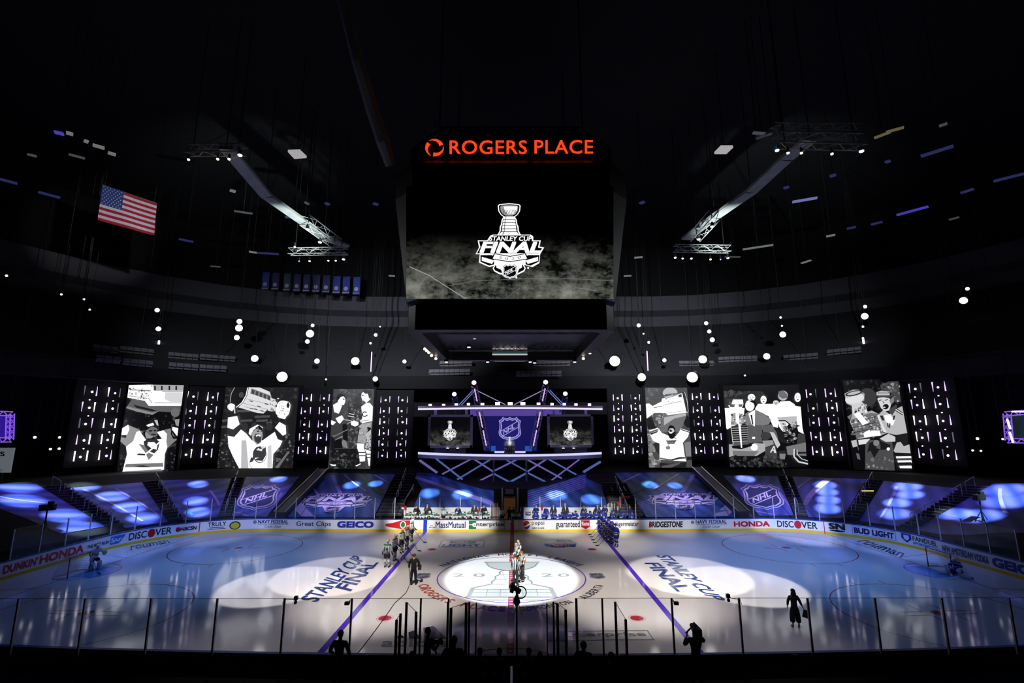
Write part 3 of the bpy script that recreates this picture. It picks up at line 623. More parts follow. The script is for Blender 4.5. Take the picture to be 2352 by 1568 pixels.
def cup_unit(b, fn, Lm, Dm, Gm, k0=0):
    # full emblem with trophy; crop coordinates of the survey (877..1447 x 675..1305) -> unit square
    N = lambda x, y: ((x - 877) / 570, 1 - (y - 675) / 630)
    def P(pts, m, k):
        b.poly([N(*p) for p in pts], lambda x, y: fn(x, y, k0 + k), *m)
    def sym(h): return h + [(2312 - x, y) for x, y in h[::-1]]
    P(sym([(1156, 675), (1075, 682), (1061, 695), (1066, 740), (1085, 770), (1108, 788), (1093, 812), (1088, 850), (1078, 870), (1076, 905), (1064, 928), (1050, 945), (1050, 1000)]), Lm, 0)
    P(sym([(1156, 682), (1080, 689), (1070, 697), (1074, 738), (1092, 768), (1118, 786), (1102, 815), (1098, 850), (1088, 873), (1086, 905), (1074, 930), (1062, 950), (1062, 1000)]), Dm, 1)
    P(sym([(1156, 690), (1088, 695), (1082, 704), (1086, 738), (1102, 764), (1128, 776)]), Gm, 2)
    P([(1110, 700), (1225, 700), (1218, 735), (1195, 765), (1150, 768), (1120, 740)], Lm, 3)
    for i in range(9):
        x = 1100 + i * 13; P([(x, 728), (x + 4, 728), (x + 14, 765), (x + 11, 767)], Dm, 4)
    for y0, y1, w0, w1 in ((784, 806, 38, 46), (811, 832, 46, 54), (837, 858, 50, 56), (863, 884, 56, 60), (889, 908, 58, 62), (914, 950, 66, 90)):
        P([(1156 - w0, y0), (1156 + w0, y0), (1156 + w1, y1), (1156 - w1, y1)], Lm, 2); P([(1156 - w0 * .75, y0), (1156 - w0 * .6, y0), (1156 - w1 * .6, y1), (1156 - w1 * .75, y1)], Gm, 3)
    P(sym([(1156, 1275), (1075, 1265), (1030, 1240), (1018, 1215), (1030, 1195), (1028, 1130), (1156, 1110)]), Lm, 0)
    P(sym([(1156, 1262), (1078, 1252), (1038, 1232), (1028, 1214), (1040, 1195), (1038, 1120), (1156, 1100)]), Dm, 1); P(sym([(1156, 1240), (1085, 1225), (1050, 1210), (1048, 1150), (1156, 1140)]), Lm, 2)
    scf_low(b, lambda x, y, k: fn(x, y * .587, k), Lm, Dm, Gm, k0 + 3)
LM, DM, GM = (SILV, None), (NAVYP, None), (LILAC, None)
def x_shield(cx, cy, w_, h_, sk):
    def f(b, q):
        for i in range(9): stripe(b, q, .05 + i * .05, .98, .3 + i * .05, .7, .012, STRP, 1)
        stripe(b, q, -.0, .12, .45, .02, .1, LILAC); stripe(b, q, .9, .6, 1, .2, .06, STRP)
        shield(b, lambda x, y, k: on_bowl(cx + w_ * x + sk * y, cy - h_ * y, .05 + .02 * k), ((SILV, None), (NAVYP, None)))
    return f
def x_final(cx, cy, w_, h_, sk, dirn):
    def f(b, q):
        D_ = dirn
        F = (lambda u: u) if D_ > 0 else (lambda u: 1 - u)
        for u0, v0, u1, v1, wd, m in ((.15, .95, .45, .55, .05, STRP), (.3, .97, .75, .6, .03, LILAC), (.5, .99, .95, .55, .06, TEALP), (.72, .98, .98, .8, .03, LILAC), (.02, .7, .25, .45, .03, LILAC), (-.0, .35, .3, .02, .14, LILAC), (.2, .15, .5, .02, .08, TEALP)): stripe(b, q, F(u0), v0, F(u1), v1, wd, m)
        for i in range(10): stripe(b, q, F(.8), .42 - i * .04, F(.995), .30 - i * .03, .0 + .02, STRP, 2); 
        scf_low(b, lambda x, y, k: on_bowl(cx + w_ * (x - .5) + sk * (y - .5), cy - h_ * (y - .5), .06 + .02 * k), LM, DM, GM)
    return f
def x_plain(l):
    def f(b, q):
        for a in l: stripe(b, q, *a)
    return f
tarp('a', [(-70, 1112), (85, 1112), (242, 1208), (-70, 1262)], TA, 'blue printed seat cover at the extreme left behind the end glass', x_plain([(.1, .9, .8, .6, .05, STRP)]))
tarp('b', [(150, 1121), (326, 1107), (386, 1198), (288, 1212)], TA, 'lilac and blue printed seat cover below the far-left trophy picture screen', x_plain([(.2, .95, .5, .1, .06, STRP), (.6, .9, .9, .2, .04, STRP)]))
tarp('c', [(365, 1103), (531, 1098), (500, 1187), (422, 1195)], TA, 'plain violet seat cover between two stairs, left of the crest cover', x_plain([(.72, .7, .95, .3, .05, LILAC), (.0, .7, .3, .1, .08, TEALP)]))
tarp('d', [(565, 1095), (688, 1094), (612, 1186), (531, 1185)], TA, 'violet seat cover carrying the shield crest, left half of the rink', x_shield(593, 1141, 46, 29, 10))
tarp('e', [(745, 1085), (907, 1089), (858, 1188), (640, 1187)], TB, 'blue striped seat cover with event emblem, left of the white-and-green bench', x_final(770, 1155, 165, 44, 18, 1))
tarp('h', [(1412, 1085), (1618, 1084), (1730, 1186), (1485, 1187)], TB, 'blue striped seat cover with event emblem, right of the blue bench', x_final(1570, 1151, 165, 38, -6, -1))
tarp('i', [(1660, 1091), (1785, 1093), (1823, 1183), (1745, 1184)], TA, 'violet seat cover carrying the shield crest, right half of the rink', x_shield(1752, 1140, 46, 29, -10))
tarp('j', [(1820, 1094), (1990, 1100), (1934, 1190), (1857, 1187)], TA, 'blue seat cover with one wide lilac stripe, right of the crest cover', x_plain([(.02, .3, .5, .98, .12, LILAC), (.0, .7, .25, .98, .05, STRP)]))
tarp('k', [(2030, 1104), (2210, 1122), (2065, 1208), (1974, 1196)], TA, 'blue seat cover under the far-right portrait screen with raking light', x_plain([(.2, .9, .4, .1, .05, STRP)]))
tarp('l', [(2282, 1110), (2430, 1108), (2430, 1275), (2100, 1216)], TA, 'blue printed seat cover at the extreme right behind the end glass', x_plain([(.2, .9, .5, .5, .05, STRP)]))
# covers behind the two benches
for pts, st, label in (([(957, 1085), (1000, 1087), (1060, 1109), (1100, 1121), (1135, 1127), (1134, 1169), (948, 1169), (969, 1121), (953, 1098)], [([(953, 1098), (957, 1093), (1130, 1150), (1134, 1156), (1134, 1162)], STRP), ([(1000, 1088), (1060, 1110), (1134, 1130), (1134, 1145), (1010, 1100)], TB)], 'steel blue seat cover with curved top edge behind the white-and-green bench'),
                       ([(1211, 1126), (1240, 1119), (1300, 1103), (1348, 1084), (1348, 1098), (1380, 1113), (1397, 1169), (1211, 1169)], [([(1212 + i * 2, 1133 + i * 4.2), (1345, 1090 + i * 4.2), (1345, 1092 + i * 4.2), (1212 + i * 2, 1135 + i * 4.2)], STRP) for i in range(7)], 'steel blue seat cover with fine ribbed stripes behind the blue bench')):
    b = MB(); b.poly(pts, bw_(0), TB)
    for p, m in st: b.poly(p, bw_(1), m)
    tag(b.build('seat_cover'), label, 'seat cover', 'printed covers over the lower seats')
# light beams thrown on the covers and lilac washes
def beam(px, py, power, col, size, blend=1.0, dy=-9, dz=17, dx=0):
    t = on_bowl(px, py); o = spot('cover_beam', (t.x + dx, t.y + dy, t.z + dz), t, power, col, size, blend, .05)
CY = (.66, .9, 1.0); PU = (.38, .26, 1.0)
for x, y, s_ in ((40, 1118, 6), (50, 1150, 6), (150, 1185, 6), (190, 1215, 6), (190, 1117, 5), (258, 1140, 5), (298, 1165, 5), (328, 1190, 5), (455, 1112, 4), (450, 1151, 4.5), (455, 1176, 4.5), (640, 1100, 4), (808, 1114, 4.2), (862, 1111, 3.6), (985, 1133, 5), (1062, 1136, 5),
                (1279, 1138, 5), (1358, 1147, 5), (1493, 1113, 4), (1550, 1115, 3.6), (1712, 1099, 4.5), (1895, 1114, 4.5), (1900, 1130, 4.2), (1902, 1148, 4.5), (1900, 1168, 4.8), (2085, 1117, 5), (2090, 1136, 4.5), (2062, 1155, 4.5), (2055, 1180, 5), (2320, 1150, 7), (2250, 1185, 6), (2190, 1180, 5), (2310, 1125, 6)):
    beam(x, y, 66, CY, s_ * 1.5)
for x, y, s_, p in ((410, 1108, 9, 3), (745, 1105, 10, 3), (880, 1095, 9, 3), (1440, 1090, 9, 3), (1490, 1095, 9, 3), (1605, 1098, 10, 4), (1960, 1098, 9, 4), (2070, 1120, 14, 4), (300, 1115, 14, 4), (110, 1150, 22, 6), (600, 1140, 20, 9), (1750, 1140, 20, 9), (770, 1150, 22, 6), (1570, 1150, 22, 6), (1000, 1095, 12, 4), (1320, 1100, 16, 4), (460, 1150, 18, 5), (1890, 1140, 20, 5), (320, 1160, 22, 4), (2060, 1160, 22, 4), (2250, 1140, 24, 6)):
    beam(x, y, p * 1.1, PU, s_, dy=-7, dz=20)
for x, y, a in ((593, 1141, 13), (1752, 1140, 13), (775, 1155, 15), (1570, 1151, 15)): beam(x, y, 13, (.72, .6, 1), a, dy=-9, dz=18)  # unseen spots added to lift the printed emblems
beam(1090, 1140, 5, (.3, .5, 1), 24); beam(1270, 1145, 5, (.3, .5, 1), 24)

# ------------------------------------------------------------------ stairs between the covers
STEP = mat('stair_concrete', (.035, .035, .045), .8); RAIL = mat('handrail_steel', (.5, .5, .56), .3, .8); EDGE = mat('stair_edge_lit', (.16, .16, .2), .6)
def stairs(q, n, label, rail=None, wide=1.0):
    # q: bottom-left, bottom-right, top-right, top-left pixel corners surveyed on the bowl
    W = [on_bowl(*p) for p in q]; c = sum((Vector(p) for p in W), Vector()) / 4; t = thing('staircase', tuple(c), label, 'stairs', 'aisle stairs of the lower bowl')
    b = MB(); e = MB()
    for i in range(n):
        v = (i + .5) / n; a = Vector(bil([tuple(p) for p in W], .03, v)) - c; d = Vector(bil([tuple(p) for p in W], .97, v)) - c
        m = (a + d) / 2; L_ = (d - a).length; ang = math.atan2(d.y - a.y, d.x - a.x); run_ = (W[3] - W[0]).length / n
        b.box((m.x, m.y, m.z + .06), (L_, run_ * .95, .2), STEP, ang)
        nrm = Vector((sin(ang), -cos(ang), 0)); e.box((m.x + nrm.x * run_ * .46, m.y + nrm.y * run_ * .46, m.z + .17), (L_ * .92, .05, .03), EDGE, ang)  # pale strips paint the light caught on the tread edges
    b.build('treads', t); e.build('edge_highlight', t)
    if rail:
        for j in range(5):
            v0, v1 = .04 + j * .19, .17 + j * .19; u = rail; r = MB()
            a = Vector(bil([tuple(p) for p in W], u, v0)) - c; d = Vector(bil([tuple(p) for p in W], u, v1)) - c; h = Vector((0, 0, 1.0))
            r.tube([a, a + h, d + h, d], .035, RAIL, 6); r.build('handrail', t)
    return t
stairs([(386, 1198), (422, 1195), (362, 1103), (328, 1107)], 14, 'dark aisle stairs with handrails right of the far-left lilac cover', .7)
stairs([(500, 1188), (531, 1186), (560, 1096), (533, 1098)], 14, 'aisle stairs with bright handrails left of the left crest cover', .5)
stairs([(1826, 1184), (1857, 1187), (1816, 1094), (1789, 1093)], 14, 'aisle stairs with bright handrails right of the right crest cover', .35)
stairs([(1938, 1191), (1974, 1196), (2026, 1104), (1994, 1100)], 14, 'aisle stairs left of the far-right cover with a yellow light strip', .5)
stairs([(245, 1208), (288, 1212), (148, 1121), (90, 1112)], 16, 'dark diagonal aisle stairs at the far left corner', .3)
stairs([(2068, 1210), (2100, 1216), (2278, 1112), (2214, 1122)], 16, 'dark diagonal aisle stairs at the far right corner', .6)
stairs([(862, 1186), (925, 1186), (950, 1088), (910, 1090)], 14, 'dark stairs beside the white-and-green bench', .6)
stairs([(1405, 1186), (1480, 1186), (1440, 1112), (1384, 1108)], 12, 'dark stairs beside the blue bench', .5)
# long slanting cable ramps / tubes over the seats
def chute(a, c, label):
    A, C_ = on_bowl(*a, .6), on_bowl(*c, .9); t = thing('stair_rail_ramp', tuple(A), label, 'rail', 'slanting rails over the covers')
    d = C_ - A; b = MB(); sdv = Vector((d.y, -d.x, 0)).normalized() * .55
    b.add([Vector() - sdv, sdv, d + sdv, d - sdv, Vector() - sdv - Vector((0, 0, .5)), sdv - Vector((0, 0, .5)), d + sdv - Vector((0, 0, .5)), d - sdv - Vector((0, 0, .5))], [(0, 1, 2, 3), (4, 7, 6, 5), (0, 4, 5, 1), (1, 5, 6, 2), (2, 6, 7, 3), (3, 7, 4, 0)], mat('ramp_metal', (.05, .05, .07), .35, .6)); b.build('deck', t)
    for s_ in (-1, 1):
        r = MB(); r.tube([sdv * s_ + Vector((0, 0, .05)), d + sdv * s_ + Vector((0, 0, .05))], .05, RAIL, 6); r.build('rail', t)
chute((642, 1176), (742, 1076), 'long slanting metal-sided rail rising rightwards past the left crest cover')
chute((1708, 1174), (1600, 1072), 'long slanting metal-sided rail rising leftwards past the right crest cover')
b = MB(); b.box((0, 0, 0), (1.1, .06, .06), emis('yellow_strip', (1, .75, .25), 1.5)); o = b.build('glow_strip'); o.location = on_bowl(1993, 1127, .45); tag(o, 'small glowing yellow light strip lying across the right aisle stairs', 'light strip')

# black covered platforms in the near corners of the end stands
for pts, lab in (([(-60, 1150), (0, 1168), (60, 1190), (120, 1216), (165, 1234), (195, 1236), (120, 1247), (0, 1268), (-60, 1276)], 'black covered camera platform low behind the left end glass'), ([(2420, 1225), (2300, 1222), (2230, 1228), (2160, 1226), (2190, 1238), (2260, 1252), (2352, 1264), (2420, 1274)], 'black covered platform low behind the right end glass')):
    P = [on_bowl(x, y, .25) for x, y in pts]; c = sum(P, Vector()) / len(P); b = MB(); n = len(P); vs = [p - c for p in P] + [p - c - Vector((0, 0, .6)) for p in P]
    b.add(vs, [tuple(range(n))] + [(i, (i + 1) % n, n + (i + 1) % n, n + i) for i in range(n)], BLK); o = b.build('platform'); o.location = c; tag(o, lab, 'platform')
# ------------------------------------------------------------------ stage behind the benches
YS = 22.5
def sY(px, py, Y=YS): return onY(px, py, Y)
TRUSS = mat('truss_violet_grey', (.35, .33, .42), .35, .6); STG = mat('stage_white', (.7, .7, .78), .35); STGD = mat('stage_dark', (.02, .02, .05), .5)
def truss(mb, a, b, w_=.5, r=.035, n=None, m=None):
    a, b = Vector(a), Vector(b); d = b - a; L_ = d.length; t = d.normalized(); u = t.cross(Vector((0, 1, 0))).normalized() if abs(t.y) < .9 else t.cross(Vector((1, 0, 0))).normalized(); v = t.cross(u); m = m or TRUSS
    C4 = [(u * i + v * j) * w_ / 2 for i, j in ((-1, -1), (1, -1), (1, 1), (-1, 1))]
    for c in C4: mb.tube([a + c, b + c], r, m, 5, False)
    n = n or max(2, int(L_ / w_ / 1.1))
    for i in range(n):
        p, q = a + d * (i / n), a + d * ((i + 1) / n)
        for k in range(4):
            c0, c1 = C4[k], C4[(k + 1) % 4]
            if i % 2: c0, c1 = c1, c0
            mb.tube([p + c0, q + c1], r * .6, m, 4, False)
def arcx(px0, px1, py, sag, n, Yc=YS, bow=-1.2):
    out = []
    for i in range(n + 1):
        u = i / n; k = 1 - (2 * u - 1) ** 2
        out.append(onY(px0 + (px1 - px0) * u, py + sag * k, Yc + bow * k))
    return out
def slab(name, parent, px0, px1, pt, pb, sag, depth, m, bow=-1.2):
    T_, B_ = arcx(px0, px1, pt, sag, 16, bow=bow), arcx(px0, px1, pb, sag, 16, bow=bow); z0 = sum(p.z for p in T_) / len(T_); b = MB(); vs = []; D_ = Vector((0, depth, 0))
    for a, c in zip(T_, B_): vs += [a, c, c + D_, a + D_]
    fs = [(i * 4 + k, i * 4 + (k + 1) % 4, (i + 1) * 4 + (k + 1) % 4, (i + 1) * 4 + k) for i in range(16) for k in range(4)] + [(0, 3, 2, 1), (64, 65, 66, 67)]
    b.add(vs, fs, m); return b.build(name, parent)
stage = thing('stage', (0, 0, 0), 'broadcast stage with white curved deck and lit lattice front above the benches', 'stage')
slab('deck', stage, 960, 1382, 1043, 1051, 5.5, 5.5, STG); slab('deck_light_strip', stage, 960, 1382, 1038, 1043, 5.5, .3, emis('deck_glow', (.62, .62, 1.0), 1.1))
slab('canopy', stage, 960, 1384, 932, 937, -2, 4.0, STG); slab('canopy_light_strip', stage, 960, 1384, 937, 941, -2, .3, emis('canopy_glow', (.72, .62, 1.0), 1.2))
GB1, GB2, GBV = emis('lattice_lit_lilac', (.25, .2, .7), .5), emis('lattice_lit_blue', (.12, .22, .65), .5), mat('lattice_grey', (.3, .3, .4), .4, .3)  # emission paints the stage light falling on the lattice bars
LAT = [((962, 1057), (1003, 1086), 7, 1), ((1001, 1053), (1062, 1101), 5, 0), ((1086, 1052), (1015, 1089), 5, 1), ((1130, 1053), (1050, 1101), 5, 0), ((1086, 1053), (1135, 1085), 5, 1), ((1135, 1088), (1204, 1125), 5, 0), ((1136, 1081), (1190, 1054), 5, 1),
       ((1158, 1053), (1210, 1082), 4, 0), ((1134, 1088), (1086, 1112), 5, 1), ((1138, 1125), (1208, 1087), 6, 0), ((1212, 1083), (1258, 1053), 5, 1), ((1213, 1086), (1260, 1110), 5, 0), ((1212, 1056), (1291, 1099), 5, 1), ((1258, 1053), (1324, 1090), 5, 0),
       ((1260, 1109), (1332, 1055), 4, 1), ((1380, 1060), (1340, 1084), 7, 0)]
for i, (a, c, wd, g) in enumerate(LAT):
    b = MB(); A, C_ = sY(*a, YS - .6), sY(*c, YS - .6); Y2 = YS - .6 + (.25 if g else 0); A.y = C_.y = Y2; w2 = wd / 30.0
    n = Vector((-(C_ - A).z, 0, (C_ - A).x)).normalized() * w2 / 2; D_ = Vector((0, .18, 0))
    b.add([A - n, C_ - n, C_ + n, A + n, A - n + D_, C_ - n + D_, C_ + n + D_, A + n + D_], [(0, 1, 2, 3), (4, 7, 6, 5), (0, 4, 5, 1), (2, 6, 7, 3), (0, 3, 7, 4), (1, 5, 6, 2)], GB1 if g else GB2); b.build('lattice_bar', stage)
for x, y1 in ((1134, 1126), (1209, 1126)):
    b = MB(); A, C_ = sY(x, 1052, YS - .5), sY(x, y1, YS - .5); b.box(((A.x + C_.x) / 2, YS - .5, (A.z + C_.z) / 2), (.2, .2, abs(A.z - C_.z)), GBV); b.build('lattice_post', stage)
# dark riser wall under the deck and back wall
b = MB(); A, C_ = onY(955, 1050, YS + 1), onY(1390, 1132, YS + 1); b.box(((A.x + C_.x) / 2, YS + 2, (A.z + C_.z) / 2 - .3), (C_.x - A.x, .1, A.z - C_.z + .6), BLK); b.build('riser', stage)
YB = YS + 3.6
def wallrect(name, px0, py0, px1, py1, Y, m, parent, th=.1):
    A, C_ = onY(px0, py0, Y), onY(px1, py1, Y); b = MB(); b.box(((A.x + C_.x) / 2, Y + th / 2, (A.z + C_.z) / 2), (C_.x - A.x, th, A.z - C_.z), m); return b.build(name, parent)
wallrect('back_wall', 1113, 955, 1234, 1036, YB, emis('backdrop_blue', (.003, .003, .09), 1.0), stage)
wallrect('upper_back_wall', 1080, 941, 1290, 955, YB + .05, emis('backdrop_violet_lit', (.12, .07, .42), .7), stage)  # violet light on the upper wall is put into its emission
for x0, x1 in ((1128, 1138), (1206, 1222)): wallrect('blue_box', x0, 1024, x1, 1036, YS + 1.5, emis('blue_panel_glow', (.01, .1, .5), .8), stage, .5)
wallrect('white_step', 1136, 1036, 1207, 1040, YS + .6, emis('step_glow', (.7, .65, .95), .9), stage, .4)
b = MB(); shield(b, lambda x, y, k: onY(1171 + 26 * x, 984 - 27 * y, YB - .02 - .012 * k), ((emis('crest_light', (.42, .38, .85), .9), None), (emis('crest_dark', (.01, .008, .14), 1.0), None))); b.build('crest', stage)
# leaning truss masts
PURP = emis('mast_glow', (.75, .5, 1.0), 1.0); BLUT = mat('truss_blue', (.12, .15, .6), .35, .5)
def mast(pts, Y, w_, label, m, lit=True):
    P = [onY(x, y, Y) for x, y in pts]; t = thing('truss_mast', tuple(P[0]), label, 'truss mast', 'leaning masts of the stage'); o = P[0]
    b = MB(); truss(b, P[0] - o, P[-1] - o, w_, .05, m=m); b.build('lattice', t)
    if lit:
        for f0, f1 in ((.06, .3), (.34, .58), (.75, .95)):
            l = MB(); l.tube([(P[-1] - o) * f0 + Vector((0, -w_ * .5, 0)), (P[-1] - o) * f1 + Vector((0, -w_ * .5, 0))], .07, PURP, 6); l.build('light_tube', t)
    h = MB(); q = P[-1] - o; h.lathe([(.05, 0), (.28, .05), (.3, .3), (.18, .5), (.05, .55)], BLK, q, 12); h.build('lamp_housing', t)
    h = MB(); h.lathe([(.02, -.2), (.2, -.12), (.27, .05), (.2, .22), (.02, .3)], emis('violet_lamp', (.85, .6, 1.0), 4.0), q + Vector((0, -.3, .3)), 12); h.build('lamp_lens', t)
    return P
P1 = mast([(1119, 1032), (1089, 886)], YS - .2, .62, 'left tall leaning truss mast with violet tubes on the stage', TRUSS)
P2 = mast([(1223, 1032), (1253, 885)], YS - .2, .62, 'right tall leaning truss mast with violet tubes on the stage', TRUSS)
mast([(1052, 948), (1044, 912)], YS + 3, .55, 'short blue truss mast left of the left stage mast', BLUT, False); mast([(1291, 948), (1298, 911)], YS + 3, .55, 'short blue truss mast right of the right stage mast', BLUT, False)
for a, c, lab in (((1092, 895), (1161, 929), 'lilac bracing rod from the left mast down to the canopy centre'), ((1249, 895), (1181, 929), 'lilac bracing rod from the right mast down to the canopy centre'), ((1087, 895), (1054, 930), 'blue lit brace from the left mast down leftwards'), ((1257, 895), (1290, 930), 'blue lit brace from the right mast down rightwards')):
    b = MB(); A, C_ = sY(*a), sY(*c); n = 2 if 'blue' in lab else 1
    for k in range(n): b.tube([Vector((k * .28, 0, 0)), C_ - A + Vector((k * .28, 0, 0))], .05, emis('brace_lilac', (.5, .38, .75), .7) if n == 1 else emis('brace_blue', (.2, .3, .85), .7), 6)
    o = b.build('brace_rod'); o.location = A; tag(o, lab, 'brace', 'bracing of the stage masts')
# canopy lamps
for i, (x, y, w_, h_) in enumerate(((988, 930, 7, 5), (1019, 930, 7, 5), (1048, 929, 7, 5), (1076, 928, 7, 5), (1108, 928, 8, 5), (1143, 926, 11, 8), (1172, 926, 11, 8), (1201, 926, 11, 8), (1237, 927, 8, 5), (1268, 928, 7, 5), (1296, 928, 7, 5), (1323, 929, 7, 5), (1354, 929, 7, 5))):
    p = sY(x, y + h_ / 2 + 2, YS - .9 * (1 - ((x - 1172) / 212) ** 2) + .2); t = thing('flood_lamp', tuple(p), 'pink-violet flood lamp on the stage canopy, %s from its left end' % ORD[i], 'lamp', 'flood lamps on the stage canopy')
    b = MB(); b.box((0, .18, .2), (w_ / 19, .3, h_ / 19 + .1), BLK); b.build('housing', t); b = MB(); b.box((0, 0, .22), (w_ / 21, .06, h_ / 21), emis('pink_flood', (1.0, .6, 1.0), 4.0)); b.build('lens', t); b = MB(); b.box((0, .15, 0), (.1, .1, .2), BLK); b.build('bracket', t)
# two monitors
SCR = col_emis('screen_picture', 1.0)
def g_(v, k=1.0): v = lin(v) * k; return (v, v, v * 1.02)
ICEPIC = bpy.data.materials.new('screen_ice_picture'); ICEPIC.use_nodes = True
def ice_picture(m, top, tint=(.62, .68, .6), sc_=.5):
    nt = m.node_tree; b = nt.nodes['Principled BSDF']; b.inputs['Base Color'].default_value = (.005, .005, .005, 1); b.inputs['Roughness'].default_value = .4
    tc = nt.nodes.new('ShaderNodeTexCoord'); mp = nt.nodes.new('ShaderNodeMapping'); mp.inputs['Scale'].default_value = (sc_, 1, sc_ * 1.5)
    n1 = nt.nodes.new('ShaderNodeTexNoise'); n1.inputs['Scale'].default_value = 2.2; n1.inputs['Detail'].default_value = 10; n1.inputs['Roughness'].default_value = .72
    sp = nt.nodes.new('ShaderNodeSeparateXYZ'); mr = nt.nodes.new('ShaderNodeMapRange'); mr.inputs['From Min'].default_value = top; mr.inputs['From Max'].default_value = 0.0; mr.inputs['To Min'].default_value = 0.0; mr.inputs['To Max'].default_value = 1.0; mr.interpolation_type = 'SMOOTHSTEP'
    cr = nt.nodes.new('ShaderNodeValToRGB'); cr.color_ramp.elements[0].position = .42; cr.color_ramp.elements[0].color = (.004, .006, .004, 1); cr.color_ramp.elements[1].position = .66; cr.color_ramp.elements[1].color = (tint[0] * .5, tint[1] * .47, tint[2] * .47, 1)
    ml = nt.nodes.new('ShaderNodeMix'); ml.data_type = 'RGBA'; ml.blend_type = 'MULTIPLY'; ml.inputs[0].default_value = 1
    L = nt.links; L.new(tc.outputs['Object'], mp.inputs[0]); L.new(mp.outputs[0], n1.inputs[0]); L.new(n1.outputs['Fac'], cr.inputs[0]); L.new(tc.outputs['Object'], sp.inputs[0]); L.new(sp.outputs['Z'], mr.inputs['Value'])
    L.new(cr.outputs[0], ml.inputs[6]); L.new(mr.outputs[0], ml.inputs[7]); L.new(ml.outputs[2], b.inputs['Emission Color']); b.inputs['Emission Strength'].default_value = .8
ice_picture(ICEPIC, 2.4, (.4, .42, .38))
WHITE, BLACK, GREY = (SCR, g_(245, 1.15)), (SCR, g_(8)), (SCR, g_(120))
for x0, y0, x1, y1, cx, lab in ((982, 952, 1086, 1028, 1033.5, 'left flat stage monitor showing the trophy emblem'), (1258, 951, 1362, 1027, 1310, 'right flat stage monitor showing the trophy emblem')):
    Y = YS + .3; A, C_ = onY(x0, y1, Y), onY(x1, y0, Y); t = thing('monitor', tuple((A + Vector((C_.x, Y, A.z))) / 2), lab, 'monitor', 'stage monitors'); o = t.location.copy(); W_, H_ = C_.x - A.x, C_.z - A.z
    b = MB(); b.box((0, .25, H_ / 2), (W_, .4, H_), mat('monitor_frame', (.2, .19, .25), .4)); b.build('case', t)
    b = MB(); f = .26
    for c, d in (((0, 0, f / 2), (W_, .1, f)), ((0, 0, H_ - f / 2), (W_, .1, f)), ((-W_ / 2 + f / 2, 0, H_ / 2), (f, .1, H_)), ((W_ / 2 - f / 2, 0, H_ / 2), (f, .1, H_))): b.box(c, d, mat('monitor_frame', (.2, .19, .25), .4))
    b.build('bezel', t)
    b = MB(); b.add([(-W_ / 2 + f, .03, f), (W_ / 2 - f, .03, f), (W_ / 2 - f, .03, H_ - f), (-W_ / 2 + f, .03, H_ - f)], [(0, 1, 2, 3)], ICEPIC)
    e0, e1 = onY(cx - 16, 1012.5, Y), onY(cx + 16, 966, Y); cup_unit(b, lambda u, v, k: Vector((e0.x + (e1.x - e0.x) * u, Y + .02 - .003 * k, e0.z + (e1.z - e0.z) * v)) - o, WHITE, BLACK, GREY); b.build('screen', t)
    for xx in (-W_ * .35, W_ * .35):
        b = MB(); b.box((xx, .25, H_ + .35), (.3, .2, .75), mat('hanger_violet', (.3, .25, .6), .5)); b.build('hanger', t)
    b = MB(); b.box((0, .3, -.3), (W_ * .7, .3, .6), STGD); b.build('plinth', t)
for i, x in enumerate((1028, 1051, 1294, 1318)):
    p = sY(x, 1036); b = MB(); b.lathe([(.12, 0), (.16, .12), (.14, .3)], BLK, n=10); o = b.build('deck_spotlight'); o.location = p; tag(o, 'small white spotlight at the monitor foot, %s from the left' % ORD[i], 'lamp', 'small deck spotlights'); b = MB(); b.lathe([(.02, .3), (.15, .31), (.1, .36), (.02, .38)], emis('small_white', (.9, .85, 1), 5), n=10); b.build('lens', o)
# trophy on a dark base
TR = thing('trophy', tuple(sY(1170.5, 1041, YS - .5)), 'silver championship trophy on a dark ribbed base at the middle of the stage', 'trophy')
SILVER = mat('trophy_silver', (.88, .88, .84), .35, .35); SILVER.node_tree.nodes['Principled BSDF'].inputs['Emission Color'].default_value = (1, 1, .95, 1)
b = MB(); b.lathe([(1.2, 0), (1.25, .25), (1.15, .35), (1.15, 1.25), (1.2, 1.35), (1.05, 1.6), (.55, 1.7)], mat('trophy_base', (.06, .06, .05), .3, .5), n=28); b.build('base', TR)
b = MB()
for k in range(14): a = 2 * pi * k / 14; b.box((1.16 * cos(a), 1.16 * sin(a), 1.05), (.16, .05, .3), SILVER, a + pi / 2)
b.build('name_plates', TR)
b = MB(); b.lathe([(.5, 1.68), (.48, 2.5), (.42, 2.55), (.3, 2.7), (.32, 2.8), (.26, 2.85), (.28, 2.98), (.22, 3.02), (.24, 3.12), (.15, 3.2), (.18, 3.25), (.3, 3.4), (.34, 3.62), (.3, 3.62)], SILVER, n=28); b.build('cup', TR, True)
TR.scale = (.5, .5, .5)
spot('trophy_fill', (0, YS - 26, 10.5), tuple(TR.location + Vector((0, 0, 1.3))), 24, (1, 1, .94), 2.6, .5)  # added unseen spot, brightens the trophy under the canopy
spot('stage_wash', (0, YS - 12, 25), (0, YS, 6.5), 3.0, (.6, .5, 1.0), 60, .9)
